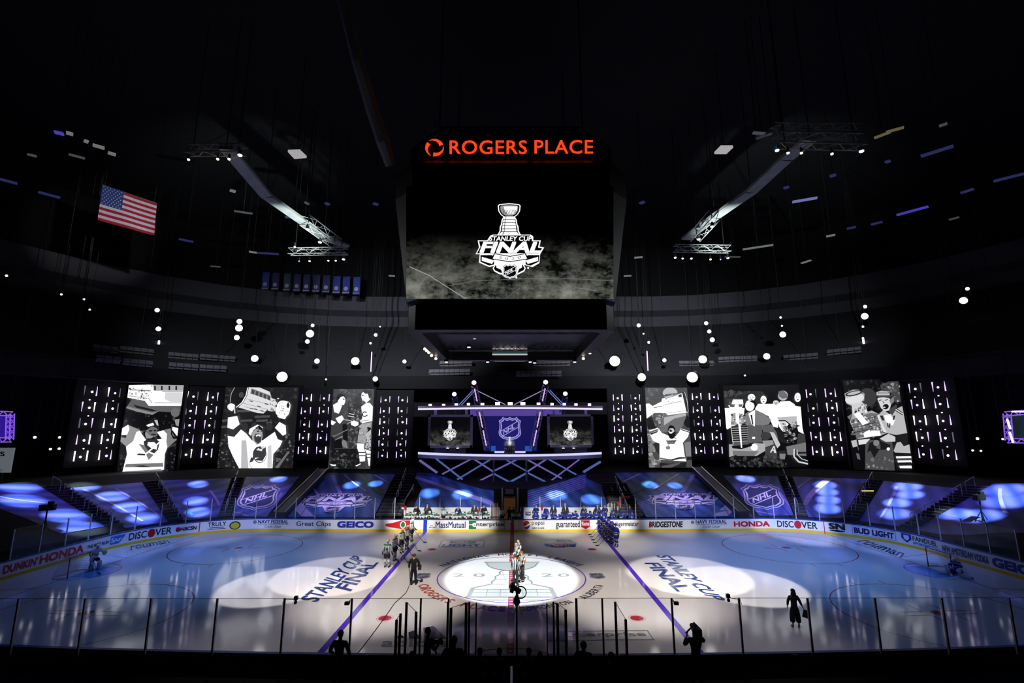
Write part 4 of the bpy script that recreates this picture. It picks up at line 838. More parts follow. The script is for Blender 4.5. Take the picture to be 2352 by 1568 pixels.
# players tunnel doorway between the benches
t = thing('tunnel_doorway', (0, 0, 0), 'dark players tunnel with brown lit opening between the two benches', 'doorway')
YTN = bpt(s_of_px(1176)).y + 3.12
wallrect('surround', 1134, 1122, 1212, 1200, YTN, BLK, t, .1)
wallrect('opening', 1157, 1144, 1184, 1196, YTN - .12, emis('tunnel_brown', (.035, .014, .003), 1.0), t, .1); wallrect('lintel', 1157, 1140, 1184, 1143, YTN - .14, mat('lintel_grey', (.3, .3, .3), .6), t, .1)
for x0, x1 in ((1152, 1155), (1187, 1191)): wallrect('jamb', x0, 1120, x1, 1196, YTN - .16, POST, t, .08)
wallrect('grey_box', 1160, 1124, 1180, 1134, YTN - .32, mat('grey_box_m', (.2, .2, .2), .7), t, .3)
# ------------------------------------------------------------------ tall picture screens round the far side
class Scr:
    def __init__(s, quad, YL, YR, label):
        (tlx, tly), (trx, try_), (brx, bry), (blx, bly) = quad
        a, a2, c, c2 = onY(blx, bly, YL), onY(tlx, tly, YL), onY(brx, bry, YR), onY(trx, try_, YR)
        s.L = Vector(((a.x + a2.x) / 2, YL, (a.z + c.z) / 2)); s.R = Vector(((c.x + c2.x) / 2, YR, (a.z + c.z) / 2)); s.H = (a2.z + c2.z) / 2 - s.L.z
        s.d = (s.R - s.L); s.W = s.d.length; s.t = s.d.normalized(); s.n = Vector((s.t.y, -s.t.x, 0))
        s.th = thing('picture_screen', tuple(s.L), label, 'screen', 'tall picture screens'); s.b = MB(); s.k = 0
        f = MB(); ang = math.atan2(s.t.y, s.t.x); m = s.d / 2 - s.n * .35; f.box((m.x, m.y, s.H / 2), (s.W + .5, .6, s.H + .5), BLK, ang); f.build('cabinet', s.th)
    def uv(s, px, py):
        d = ray(px, py); t = (s.L - CPOS).dot(s.n) / d.dot(s.n); p = CPOS + d * t - s.L
        return p.dot(s.t), p.z
    def P(s, x, z, k): 
        x = min(max(x, 0), s.W); z = min(max(z, 0), s.H); return s.t * x + Vector((0, 0, z)) + s.n * (.004 * k + .01)
    def bg(s, v): s.b.add([s.P(0, 0, 0), s.P(s.W, 0, 0), s.P(s.W, s.H, 0), s.P(0, s.H, 0)], [(0, 1, 2, 3)], SCR, g_(v))
    def crop(s, ox, oy, sc): s.o = (ox, oy, sc)
    def p(s, v, pts, sm=0):
        s.k += 1; k = s.k
        q = [s.uv(s.o[0] + x / s.o[2], s.o[1] + y / s.o[2]) for x, y in pts]
        q = [(min(max(a, 0), s.W), min(max(c, 0), s.H)) for a, c in (smooth_pts(q, 3) if sm else q)]
        try: s.b.poly(q, lambda x, z: s.P(x, z, k), SCR, g_(v, 1.0 + .35 * (v > 225)))
        except Exception: pass
    def ell(s, v, cx, cy, rx, ry, rot=0):
        c_, s_ = cos(radians(rot)), sin(radians(rot)); s.p(v, [(cx + rx * cos(i * pi / 8) * c_ - ry * sin(i * pi / 8) * s_, cy + rx * cos(i * pi / 8) * s_ + ry * sin(i * pi / 8) * c_) for i in range(16)])
    def ln(s, v, pts, w_):
        for a, c in zip(pts, pts[1:]):
            d = Vector((c[0] - a[0], c[1] - a[1])); 
            if d.length < 1e-6: continue
            n = Vector((-d.y, d.x)).normalized() * w_ / 2; s.p(v, [(a[0] - n.x, a[1] - n.y), (c[0] - n.x, c[1] - n.y), (c[0] + n.x, c[1] + n.y), (a[0] + n.x, a[1] + n.y)])
    def crowd(s, x0, y0, x1, y1, n, lo, hi, r=(8, 26), seed=1):
        R = random.Random(seed); s.k += 1
        for _ in range(n):
            cx, cy = R.uniform(x0, x1), R.uniform(y0, y1); v = R.uniform(lo, hi); a = R.uniform(*r); bb = a * R.uniform(.5, 1.3); ph = R.uniform(0, 3)
            q = [s.uv(s.o[0] + (cx + a * cos(ph + i * pi / 3) * R.uniform(.6, 1.1)) / s.o[2], s.o[1] + (cy + bb * sin(ph + i * pi / 3) * R.uniform(.6, 1.1)) / s.o[2]) for i in range(6)]
            z = s.k + R.random() * .9
            s.b.add([s.P(a_, c, z) for a_, c in q], [tuple(range(6))], SCR, g_(v))
        s.k += 1
    def done(s): s.b.build('screen', s.th)
def face(s, cx, cy, w_, h_, skin_=190, dark=40, cap=None, mouth=True):
    s.ell(skin_, cx, cy, w_, h_)
    s.ell(dark, cx - w_ * .38, cy - h_ * .15, w_ * .2, h_ * .08); s.ell(dark, cx + w_ * .38, cy - h_ * .15, w_ * .2, h_ * .08)
    s.p(skin_ * .7, [(cx, cy - h_ * .1), (cx + w_ * .2, cy + h_ * .22), (cx - w_ * .05, cy + h_ * .25)])
    if mouth: s.ell(dark, cx, cy + h_ * .48, w_ * .36, h_ * .14); s.ell(235, cx, cy + h_ * .44, w_ * .26, h_ * .05)
# A - player raising the trophy, far left
A = Scr([(296, 884), (423, 883), (398, 1083), (268, 1085)], 19.3, 20.4, 'far-left picture screen of a player in a white jersey under a huge trophy'); A.bg(12); A.crop(270, 870, 6.97)
A.crowd(0, 440, 1050, 1500, 260, 14, 75, (8, 30), 3)
A.p(95, [(235, 320), (450, 340), (520, 430), (1010, 430), (1010, 520), (860, 530), (660, 520), (560, 570), (300, 520), (135, 465)], 0); A.p(140, [(135, 465), (160, 440), (400, 500), (560, 540), (650, 520), (560, 575), (300, 520)])
A.p(30, [(250, 410), (540, 480), (640, 510), (560, 520), (300, 460)])
A.p(235, [(185, 100), (500, 60), (1070, 90), (1050, 400), (1020, 430), (500, 430), (440, 350), (160, 300)]); A.p(170, [(570, 70), (1065, 100), (1060, 190), (580, 190)])
for x in (590, 700, 820, 930): A.p(25, [(x, 110), (x + 26, 112), (x + 26, 180), (x, 180)])
A.crowd(190, 110, 560, 330, 60, 60, 250, (6, 22), 5); A.ln(40, [(200, 175), (540, 190)], 10); A.ln(90, [(190, 270), (480, 310)], 8); A.ln(60, [(720, 205), (1050, 205)], 10); A.ln(60, [(600, 380), (1020, 385)], 8); A.ln(50, [(500, 300), (560, 390)], 8)
A.ell(250, 640, 280, 130, 80); A.p(215, [(770, 215), (1045, 215), (1040, 375), (850, 370), (760, 320)])
A.ell(110, 930, 540, 70, 70); A.p(150, [(920, 650), (1000, 640), (990, 760), (940, 740)])
A.p(150, [(190, 740), (330, 800), (420, 850), (300, 900), (260, 980), (150, 1085), (55, 1000), (70, 780)]); A.p(240, [(80, 790), (180, 730), (200, 800), (160, 895), (70, 895)]); A.p(30, [(75, 900), (155, 900), (140, 945), (70, 930)])
A.p(240, [(310, 850), (360, 830), (470, 980), (720, 960), (640, 850), (760, 815), (850, 880), (800, 1110), (765, 1200), (750, 1450), (85, 1500), (160, 1200), (145, 1085), (260, 990)])
A.p(130, [(740, 820), (850, 790), (900, 890), (960, 970), (810, 1105), (790, 1000), (800, 880)]); A.p(20, [(870, 800), (890, 900), (960, 955), (900, 960), (860, 880)]); A.p(240, [(890, 765), (980, 790), (970, 915), (880, 810)]); A.p(60, [(820, 1100), (945, 1020), (940, 1070)])
A.p(150, [(450, 880), (470, 820), (640, 830), (640, 900), (540, 950), (470, 950)]); A.p(110, [(455, 830), (560, 760), (640, 770), (650, 900), (600, 930), (520, 900)]); A.ell(35, 540, 830, 30, 14); A.ell(35, 610, 825, 25, 13); A.ell(40, 590, 890, 45, 14)
A.p(30, [(470, 740), (560, 650), (650, 650), (680, 760), (640, 790), (560, 750), (490, 790)]); A.p(235, [(470, 740), (580, 700), (600, 740), (500, 765)]); A.p(190, [(600, 660), (650, 655), (670, 750), (640, 740)])
# plain crest shapes on the jersey
A.p(50, [(480, 970), (640, 965), (690, 1010), (660, 1130), (600, 1190), (500, 1150), (440, 1060), (430, 1000)]); A.p(240, [(500, 1010), (600, 1010), (650, 1060), (640, 1130), (560, 1110), (490, 1060)]); A.p(120, [(350, 1035), (440, 1060), (520, 1180), (590, 1215), (510, 1295), (460, 1180)])
A.ln(235, [(450, 1215), (700, 1000)], 22); A.p(30, [(320, 1215), (350, 1190), (460, 1200), (450, 1222)])
A.p(120, [(150, 1360), (740, 1340), (750, 1400), (500, 1410), (130, 1410)]); A.p(40, [(280, 1390), (420, 1380), (560, 1405), (400, 1410)]); A.p(130, [(90, 1480), (700, 1440), (750, 1470), (400, 1500), (85, 1505)])
A.done()
# B - bearded player in cap raising the trophy
B = Scr([(517, 889), (686, 889), (673, 1074), (500, 1076)], 24.2, 24.2, 'left picture screen of a bearded player in a cap lifting a trophy'); B.bg(28); B.crop(495, 880, 7.65)
B.crowd(30, 80, 1430, 700, 130, 22, 60, (12, 40), 6); B.crowd(30, 900, 1400, 1490, 300, 15, 110, (10, 34), 7)
for x0, y0, x1 in ((380, 470, 660), (450, 640, 650), (690, 570, 960), (720, 640, 920), (120, 640, 230), (110, 750, 220), (900, 680, 1000)): B.p(78, [(x0, y0), (x1, y0 - 10), (x1, y0 + 30), (x0, y0 + 38)])
for x in (520, 690, 950): B.ell(48, x, 760, 60, 70)
B.p(110, [(1050, 1480), (1280, 1190), (1310, 1200), (1110, 1490)])
B.p(18, [(345, 70), (560, 70), (545, 200), (470, 330), (350, 420), (260, 350), (275, 200)]); B.ln(200, [(345, 72), (285, 180), (262, 340)], 8); B.ell(70, 460, 205, 45, 50)
B.p(225, [(585, 70), (780, 75), (960, 150), (990, 260), (960, 420), (850, 530), (740, 520), (400, 420), (480, 330), (550, 220)]); B.ln(235, [(572, 75), (545, 210), (470, 340), (370, 425)], 12); B.ln(15, [(590, 75), (562, 215), (490, 345), (395, 425)], 8)
B.p(120, [(640, 90), (960, 210), (980, 300), (620, 180)])
for i in range(5): x = 650 + i * 70; y = 110 + i * 26; B.p(70, [(x, y), (x + 50, y + 16), (x + 42, y + 90), (x - 6, y + 72)]); B.p(180, [(x + 50, y + 20), (x + 58, y + 22), (x + 48, y + 96), (x + 42, y + 90)])
for a, c in (((540, 270), (960, 370)), ((500, 350), (930, 460)), ((520, 410), (880, 500))): B.ln(120, [a, c], 6)
for x, y in ((610, 300), (750, 390), (690, 440), (880, 350), (620, 430), (800, 470)): B.p(60, [(x, y), (x + 60, y + 16), (x + 58, y + 32), (x - 4, y + 14)])
B.p(225, [(985, 255), (1090, 300), (1150, 360), (1130, 480), (1000, 495), (930, 480)]); B.crowd(960, 270, 1120, 480, 40, 25, 250, (8, 20), 8)
B.p(240, [(1130, 330), (1200, 305), (1300, 330), (1330, 400), (1290, 560), (1180, 580), (1100, 560), (1070, 480)], 1); B.crowd(1130, 330, 1310, 560, 24, 120, 250, (8, 20), 9); B.ell(30, 1290, 390, 25, 45); B.p(235, [(1095, 575), (1270, 570), (1235, 630), (1140, 610)])
B.p(235, [(240, 380), (300, 355), (360, 390), (330, 470), (300, 490), (235, 440)], 1); B.ln(200, [(350, 430), (360, 530)], 24)
B.p(235, [(240, 600), (400, 575), (445, 720), (330, 810), (230, 780)]); B.p(50, [(230, 790), (330, 815), (450, 730), (470, 800), (350, 930), (235, 900)])
B.p(235, [(1060, 780), (1140, 680), (1250, 740), (1260, 890), (1200, 920)]); B.p(40, [(1040, 800), (1200, 920), (1230, 930), (1150, 1010), (1080, 900)])
B.p(228, [(235, 920), (350, 940), (470, 810), (560, 880), (660, 1000), (850, 1000), (960, 920), (1060, 850), (1110, 980), (1195, 1010), (1150, 1110), (1035, 1240), (1020, 1490), (435, 1495), (330, 1290), (250, 1110)])
B.p(190, [(480, 1000), (560, 1000), (600, 1490), (470, 1490)]); B.p(210, [(940, 1100), (1000, 1080), (1010, 1480), (930, 1480)])
B.p(235, [(605, 880), (620, 800), (760, 725), (850, 770), (850, 810), (740, 780), (680, 830), (640, 920)]); B.p(20, [(700, 790), (790, 740), (850, 790), (840, 820), (760, 780)])
B.p(165, [(650, 870), (740, 800), (840, 830), (850, 920), (820, 1040), (750, 1080), (670, 990)]); B.ell(30, 770, 840, 26, 12); B.ell(30, 830, 840, 16, 10)
B.p(60, [(700, 940), (720, 890), (780, 880), (830, 920), (820, 1020), (770, 1060), (710, 1010)]); B.ell(225, 775, 920, 45, 26); B.ell(25, 775, 935, 25, 10)
B.ell(20, 800, 1250, 120, 145); B.ell(235, 805, 1250, 108, 133); B.p(60, [(680, 1300), (690, 1220), (740, 1120), (830, 1110), (910, 1120), (910, 1260), (850, 1360), (740, 1350), (720, 1330), (790, 1300), (690, 1310)]); B.p(225, [(740, 1170), (780, 1130), (840, 1190), (850, 1150), (820, 1110), (880, 1090), (900, 1130)], 0); B.p(60, [(620, 1390), (650, 1300), (720, 1300), (680, 1370)]); B.ln(20, [(610, 1400), (670, 1490)], 6)
B.done()
# C - two players shaking hands
Cc = Scr([(766, 893), (859, 893), (851, 1077), (754, 1076)], 24.2, 24.2, 'narrow left picture screen of two players shaking hands'); Cc.bg(70); Cc.crop(745, 885, 7.84)
Cc.crowd(80, 60, 880, 700, 140, 45, 100, (20, 60), 10); Cc.p(22, [(180, 1140), (600, 1140), (650, 1500), (90, 1500), (110, 700), (200, 700)]); Cc.crowd(90, 1150, 650, 1490, 80, 18, 90, (12, 40), 11)
Cc.p(50, [(430, 330), (560, 330), (700, 340), (690, 700), (600, 1140), (440, 1130)]); Cc.crowd(480, 340, 680, 620, 40, 40, 140, (12, 34), 12); Cc.crowd(430, 760, 600, 1120, 30, 55, 130, (12, 34), 13)
Cc.p(235, [(240, 300), (215, 320), (160, 350), (180, 480), (270, 510), (300, 420), (320, 370), (290, 330)]); Cc.p(238, [(300, 200), (350, 190), (378, 240), (380, 290), (355, 350), (320, 355), (300, 390), (240, 330), (250, 270)]); Cc.p(28, [(215, 240), (240, 175), (300, 150), (370, 180), (380, 230), (350, 195), (300, 205), (250, 270), (240, 310)]); Cc.ell(30, 355, 248, 12, 16)
Cc.p(62, [(160, 350), (180, 480), (260, 510), (300, 440), (310, 540), (330, 700), (340, 900), (200, 980), (120, 900), (130, 500)]); Cc.p(240, [(205, 590), (320, 535), (355, 600), (285, 690), (245, 660)]); Cc.p(235, [(125, 625), (215, 660), (160, 715), (125, 700)])
Cc.p(18, [(330, 700), (420, 680), (430, 1000), (340, 980)]); Cc.p(130, [(305, 1030), (350, 970), (400, 1010), (430, 1130), (350, 1110)]); Cc.p(15, [(190, 960), (310, 930), (330, 1130), (180, 1130)]); Cc.ln(150, [(430, 790), (190, 910), (150, 910)], 10); Cc.p(140, [(190, 980), (330, 905), (340, 930), (200, 985)])
for i in range(5): Cc.ln(225 if i % 2 else 30, [(420 + i * 10, 570 - i * 22), (540, 590 - i * 22)], 14)
Cc.ln(200, [(350, 610), (500, 640)], 12); Cc.p(238, [(485, 650), (540, 630), (620, 660), (620, 710), (560, 740), (490, 710)]); Cc.ln(190, [(410, 700), (450, 670), (480, 670)], 10)
Cc.p(240, [(670, 380), (760, 320), (820, 310), (880, 380), (870, 640), (680, 680), (690, 560)]); Cc.p(240, [(680, 140), (740, 100), (790, 150), (810, 230), (840, 240), (760, 320), (720, 270), (695, 275), (670, 200)]); Cc.p(48, [(700, 110), (760, 75), (850, 90), (860, 200), (820, 230), (790, 150), (740, 150)]); Cc.ell(20, 700, 180, 16, 12)
Cc.ln(20, [(770, 490), (730, 470), (695, 500), (700, 550), (740, 560), (785, 530)], 18); Cc.ln(60, [(670, 640), (820, 625)], 8); Cc.p(225, [(645, 630), (690, 600), (690, 660), (665, 670)])
Cc.p(165, [(670, 690), (860, 660), (840, 900), (760, 960), (750, 1040), (605, 1020), (620, 880)]); Cc.crowd(630, 700, 840, 1010, 60, 110, 210, (8, 22), 14)
Cc.p(238, [(600, 1040), (730, 1045), (720, 1130), (750, 1200), (740, 1360), (650, 1370), (630, 1200), (600, 1130)]); Cc.p(238, [(735, 1140), (850, 1180), (840, 1440), (810, 1450), (765, 1200)])
for y in (1205, 1262): Cc.ln(28, [(625, y), (750, y)], 18); Cc.ln(28, [(765, y + 30), (850, y + 30)], 18)
Cc.p(60, [(650, 1380), (740, 1370), (750, 1480), (600, 1500)]); Cc.p(235, [(570, 1440), (660, 1400), (670, 1410), (590, 1455)]); Cc.p(25, [(780, 740), (850, 760), (860, 850), (800, 870)]); Cc.p(190, [(750, 880), (850, 790), (860, 1100), (800, 1120), (740, 1120), (780, 980)]); Cc.crowd(760, 860, 850, 1150, 30, 30, 220, (6, 18), 15); Cc.p(235, [(110, 1405), (160, 1420), (220, 1420), (220, 1445), (150, 1445)])
Cc.done()
# D - bearded player with head back under the trophy
D = Scr([(1482, 890), (1579, 890), (1589, 1073.5), (1490, 1073.5)], 24.2, 24.2, 'narrow right picture screen of a bearded player with head thrown back'); D.bg(75); D.crop(1475, 880, 7.648)
D.crowd(55, 75, 830, 560, 90, 60, 110, (16, 50), 16); D.crowd(100, 800, 300, 1480, 40, 90, 180, (20, 60), 17); D.crowd(180, 520, 400, 800, 60, 60, 200, (14, 34), 18)
D.p(110, [(380, 520), (760, 520), (770, 620), (660, 850), (330, 860), (330, 700)]); D.p(180, [(380, 600), (760, 520), (770, 570), (560, 620), (380, 740)])
D.ell(190, 490, 170, 130, 100); D.p(90, [(360, 210), (420, 190), (630, 170), (620, 190), (370, 240)])
D.p(248, [(345, 270), (700, 175), (770, 480), (800, 510), (450, 560), (400, 520), (210, 520), (60, 620), (60, 360), (120, 355), (180, 400), (340, 320)])
for a, c, w_ in (((400, 270), (620, 200), 12), ((400, 380), (700, 310), 8), ((200, 430), (350, 400), 12), ((400, 530), (760, 480), 6)): D.ln(90, [a, c], w_)
D.crowd(380, 180, 700, 400, 40, 130, 250, (5, 14), 19); D.p(60, [(630, 200), (690, 190), (690, 240), (635, 245)]); D.p(45, [(700, 160), (740, 150), (810, 500), (770, 500)]); D.ln(220, [(740, 150), (790, 330), (805, 500)], 8)
D.p(25, [(80, 620), (160, 590), (200, 690), (240, 790), (120, 810), (90, 800)]); D.p(25, [(720, 700), (780, 560), (830, 600), (830, 780), (770, 770)])
D.p(240, [(120, 830), (270, 780), (340, 870), (460, 920), (480, 960), (560, 950), (640, 860), (690, 770), (830, 830), (800, 940), (710, 1040), (740, 1260), (770, 1370), (300, 1340), (300, 1060), (190, 1010), (130, 900)])
D.p(110, [(115, 850), (260, 800), (290, 820), (130, 885)]); D.p(30, [(130, 885), (280, 830), (260, 860), (150, 905)]); D.ln(70, [(680, 780), (830, 830)], 24); D.ln(30, [(675, 810), (825, 860)], 16)
D.p(18, [(440, 860), (460, 760), (500, 735), (560, 770), (580, 860), (550, 960), (480, 965)], 1); D.p(200, [(450, 840), (480, 790), (540, 790), (565, 840), (520, 880), (470, 880)]); D.ell(30, 485, 830, 14, 20); D.ell(240, 497, 870, 24, 12); D.ell(20, 500, 835, 16, 18); D.p(18, [(450, 860), (490, 900), (560, 860), (550, 950), (490, 970)])
D.p(50, [(410, 1000), (600, 990), (560, 1060), (440, 1060)]); D.ln(220, [(420, 1012), (590, 1010)], 7); D.ln(220, [(430, 1035), (580, 1035)], 7); D.ln(60, [(440, 1050), (470, 1120)], 8); D.ell(130, 445, 1130, 40, 30); D.ln(40, [(590, 920), (550, 920), (545, 950), (590, 970)], 10)
D.p(110, [(300, 1300), (500, 1335), (650, 1290), (760, 1290), (770, 1320), (640, 1330), (500, 1360), (300, 1330)]); D.p(25, [(380, 1320), (500, 1335), (650, 1300), (760, 1300), (640, 1320), (500, 1352)]); D.p(35, [(300, 1390), (460, 1410), (770, 1380), (760, 1480), (300, 1480)]); D.p(90, [(330, 1450), (660, 1385), (640, 1420), (500, 1480), (340, 1480)]); D.p(45, [(190, 1050), (290, 1050), (290, 1250), (230, 1180)]); D.p(130, [(730, 1040), (840, 1020), (850, 1280), (760, 1280)]); D.p(30, [(775, 1290), (860, 1290), (860, 1340), (775, 1350)])
D.done()
# E - team group with trophy and man in suit
E_s = Scr([(1658, 884), (1833, 884), (1855, 1072), (1677, 1073)], 24.0, 23.0, 'wide right picture screen of a team group with trophy and man in grey suit'); G = E_s; G.bg(10); G.crop(1655, 875, 7.468)
G.p(45, [(40, 190), (620, 170), (720, 180), (820, 270), (700, 400), (420, 420), (60, 440)]); G.crowd(60, 180, 600, 420, 60, 35, 80, (20, 50), 20)
for x in (100, 210, 330, 450): G.ln(15, [(x + 60, 190), (x, 300)], 8)
G.ln(15, [(60, 290), (430, 270)], 8)
G.p(235, [(60, 460), (410, 460), (400, 560), (350, 700), (110, 830), (80, 800)]); G.p(238, [(590, 470), (640, 390), (740, 390), (1000, 390), (980, 800), (900, 780), (820, 600), (600, 500)]); G.p(240, [(950, 450), (1020, 350), (1180, 340), (1270, 400), (1290, 640), (1300, 780), (1180, 720), (1060, 860), (1000, 780), (960, 620)]); G.p(235, [(1180, 560), (1270, 420), (1370, 440), (1400, 800), (1430, 910), (1330, 860), (1290, 700)])
G.p(190, [(960, 620), (1300, 600), (1310, 760), (1240, 800), (1110, 690), (1000, 680)]); G.ln(20, [(990, 680), (1110, 680), (1250, 800), (1350, 760)], 20); G.p(215, [(1000, 700), (1110, 700), (1160, 860), (1070, 870)]); G.crowd(1070, 700, 1300, 1060, 50, 25, 190, (12, 36), 21)
for y in (900, 960, 1000, 1040): G.ln(25, [(1110, y), (1250, y + 10)], 10)
for cx, cy, w_, h_, v in ((525, 280, 65, 60, 235), (730, 320, 52, 70, 240), (940, 370, 50, 40, 225), (1060, 250, 85, 85, 190), (1310, 280, 55, 80, 235)):
    G.ell(25, cx + 8, cy - h_ * .45, w_ * 1.05, h_ * .8); G.ell(v, cx, cy, w_, h_); G.ell(60, cx - w_ * .35, cy - h_ * .1, w_ * .2, 7); G.ell(60, cx + w_ * .35, cy - h_ * .1, w_ * .2, 7); G.ell(70, cx, cy + h_ * .5, w_ * .35, 8)
G.p(110, [(980, 180), (1060, 160), (1130, 230), (1140, 290), (1060, 300), (990, 270)])
G.ell(15, 500, 400, 105, 80); G.ell(240, 490, 420, 80, 95); G.p(20, [(470, 340), (580, 330), (600, 420), (580, 440), (550, 380)])
G.p(125, [(350, 600), (460, 530), (580, 490), (740, 560), (850, 660), (820, 740), (720, 760), (700, 850), (700, 1050), (480, 1060), (440, 760), (370, 700)]); G.p(90, [(440, 755), (700, 755), (700, 1050), (490, 1060)])
G.p(238, [(465, 560), (580, 490), (575, 780), (520, 740)]); G.p(40, [(500, 580), (530, 580), (550, 740), (530, 750)]); G.p(235, [(530, 955), (580, 955), (578, 990), (532, 990)])
G.p(95, [(700, 770), (860, 740), (960, 900), (980, 1100), (880, 1000), (840, 900), (720, 880)]); G.ell(60, 760, 940, 85, 70); G.p(150, [(700, 1020), (880, 1010), (900, 1080), (740, 1140)]); G.p(200, [(830, 870), (900, 880), (960, 990), (1010, 1090), (960, 1150), (920, 1080)])
G.p(65, [(740, 1150), (920, 1080), (960, 1230), (940, 1440), (760, 1300)]); G.p(220, [(830, 1220), (890, 1110), (910, 1110), (940, 1230), (905, 1230), (895, 1195), (865, 1195), (855, 1225)]); G.p(65, [(878, 1170), (900, 1140), (902, 1172)])
G.p(30, [(980, 800), (1060, 900), (1100, 1060), (990, 1040), (920, 800)]); G.p(60, [(1310, 900), (1430, 900), (1440, 1050), (1290, 1080)]); G.p(120, [(1110, 1120), (1450, 1050), (1450, 1280), (1130, 1260)]); G.p(25, [(1280, 1210), (1460, 1210), (1460, 1240), (1300, 1245)])
G.ln(215, [(1245, 1160), (1240, 1290), (1320, 1380), (1480, 1415)], 26); G.ln(20, [(1265, 1170), (1265, 1280), (1340, 1350), (1480, 1390)], 18); G.ln(200, [(1290, 1170), (1300, 1260), (1370, 1330), (1480, 1365)], 14)
G.p(175, [(130, 1080), (500, 1100), (560, 1060), (740, 1070), (750, 1190), (600, 1280), (190, 1280), (130, 1300)]); G.p(120, [(190, 1190), (640, 1200), (560, 1280), (200, 1280)]); G.ell(235, 560, 1130, 60, 60)
G.p(15, [(170, 1110), (520, 1080), (520, 1110), (340, 1165), (190, 1150)]); G.p(90, [(170, 770), (430, 750), (470, 1080), (200, 1110)])
for i in range(7): y = 790 + i * 38; G.ln(25, [(175, y), (440, y - 12)], 20); G.ln(200, [(180, y + 18), (445, y + 6)], 7)
G.p(250, [(245, 480), (290, 480), (330, 1130), (345, 1130), (310, 760)]); G.p(245, [(270, 600), (330, 1140), (350, 1140), (320, 700)]); G.p(160, [(170, 560), (240, 540), (330, 560), (400, 720), (160, 760)]); G.crowd(165, 560, 400, 750, 40, 20, 240, (8, 22), 22)
G.p(235, [(110, 420), (370, 410), (320, 510), (180, 520)]); G.ell(90, 180, 430, 45, 20); G.ell(90, 320, 425, 35, 20); G.p(245, [(170, 400), (190, 320), (280, 320), (360, 320), (370, 400)]); G.p(248, [(230, 330), (285, 330), (300, 760), (240, 700)]); G.ln(225, [(155, 770), (195, 1080)], 10)
G.crowd(140, 1290, 1100, 1480, 110, 14, 80, (14, 44), 23); G.p(130, [(980, 1240), (1090, 1240), (1070, 1340), (990, 1320)]); G.p(40, [(960, 1190), (1085, 1190), (1080, 1235), (965, 1235)])
G.done()
# F - shouting player with trophy, far right
F = Scr([(1936, 873), (2064, 869), (2096, 1083), (1960, 1078)], 20.2, 18.2, 'far-right picture screen of a shouting player in a cap hugging a trophy'); F.bg(10); F.crop(1930, 865, 6.97)
F.crowd(60, 60, 950, 560, 90, 14, 60, (14, 40), 24); F.ell(58, 430, 330, 150, 150); F.p(70, [(640, 130), (920, 30), (970, 400), (880, 410), (800, 250), (650, 200)]); F.crowd(660, 60, 960, 400, 60, 40, 190, (10, 30), 25)
F.p(120, [(110, 640), (190, 590), (150, 690)]); F.p(75, [(400, 1000), (830, 1030), (870, 1500), (395, 1480)]); F.crowd(410, 1300, 850, 1480, 20, 60, 150, (10, 34), 26); F.p(25, [(460, 1060), (600, 1010), (800, 1090), (780, 1160), (620, 1170), (540, 1300), (480, 1180), (430, 1210)]); F.ell(130, 575, 1060, 50, 50); F.p(90, [(600, 1090), (640, 1090), (640, 1160), (570, 1140)]); F.ell(235, 765, 1155, 26, 26)
F.p(190, [(170, 1025), (260, 1005), (280, 1110), (200, 1130)]); F.ln(120, [(255, 1010), (290, 1170)], 8); F.p(100, [(250, 1220), (300, 1230), (320, 1330), (270, 1310)])
F.p(170, [(60, 270), (200, 205), (300, 210), (385, 270), (380, 380), (320, 410), (440, 560), (500, 540), (600, 590), (640, 700), (740, 900), (600, 960), (280, 1000), (150, 720), (190, 600), (180, 470), (100, 430)])
F.ell(225, 225, 350, 155, 85, -12); F.ell(40, 215, 265, 140, 40, -12); F.ell(190, 215, 262, 110, 24, -12)
for i in range(11): x = 110 + i * 24; F.ln(40, [(x, 335 - i * 6), (x + 8, 310 - i * 6)], 7)
F.p(210, [(180, 440), (340, 400), (400, 470), (430, 560), (190, 600)]); F.crowd(190, 430, 420, 600, 40, 40, 245, (8, 22), 27)
F.p(110, [(160, 690), (470, 580), (610, 590), (740, 880), (260, 1000)]); F.crowd(180, 640, 700, 960, 90, 45, 230, (14, 34), 28)
for y in (700, 790, 870): F.ln(25, [(165, y + 30), (330, y), (560, y - 60)], 9)
F.p(250, [(210, 600), (300, 570), (440, 740), (350, 770)]); F.p(250, [(360, 900), (460, 850), (520, 940), (380, 970)]); F.p(225, [(580, 620), (620, 600), (760, 900), (680, 880)]); F.p(235, [(480, 860), (620, 860), (640, 940), (500, 950)]); F.ln(20, [(280, 1000), (600, 955), (730, 940)], 14); F.ln(215, [(280, 985), (600, 940)], 10)
F.p(225, [(280, 1010), (470, 990), (400, 1070), (290, 1090)]); F.p(205, [(620, 990), (760, 910), (870, 960), (870, 1035), (720, 1040)])
F.p(185, [(610, 600), (680, 530), (780, 600), (880, 520), (980, 470), (1050, 850), (1060, 900), (880, 930), (740, 900), (640, 700)]); F.p(245, [(690, 620), (780, 600), (860, 700), (830, 780), (720, 720)])
for i in range(3): F.ln(30 if i % 2 == 0 else 225, [(870, 500 + i * 20), (990, 580 + i * 16)], 14)
t_ = [(735, 740), (750, 740), (765, 790), (775, 740), (790, 740), (785, 820), (765, 820), (755, 790), (745, 820)]; F.p(50, t_); F.p(40, [(840, 620), (870, 620), (850, 690), (825, 690)]); F.p(45, [(620, 620), (670, 620), (700, 700), (660, 700)])
F.p(70, [(760, 540), (880, 440), (900, 480), (820, 620)]); F.p(215, [(580, 350), (640, 320), (780, 350), (800, 450), (770, 540), (700, 555), (640, 500)], 0); F.p(130, [(770, 380), (840, 320), (850, 390), (800, 450)])
F.ell(15, 715, 480, 50, 42, -20); F.ell(225, 690, 490, 22, 10); F.ln(60, [(605, 385), (650, 370)], 12); F.ln(60, [(700, 380), (750, 365)], 12); F.ln(100, [(665, 390), (690, 430)], 14)
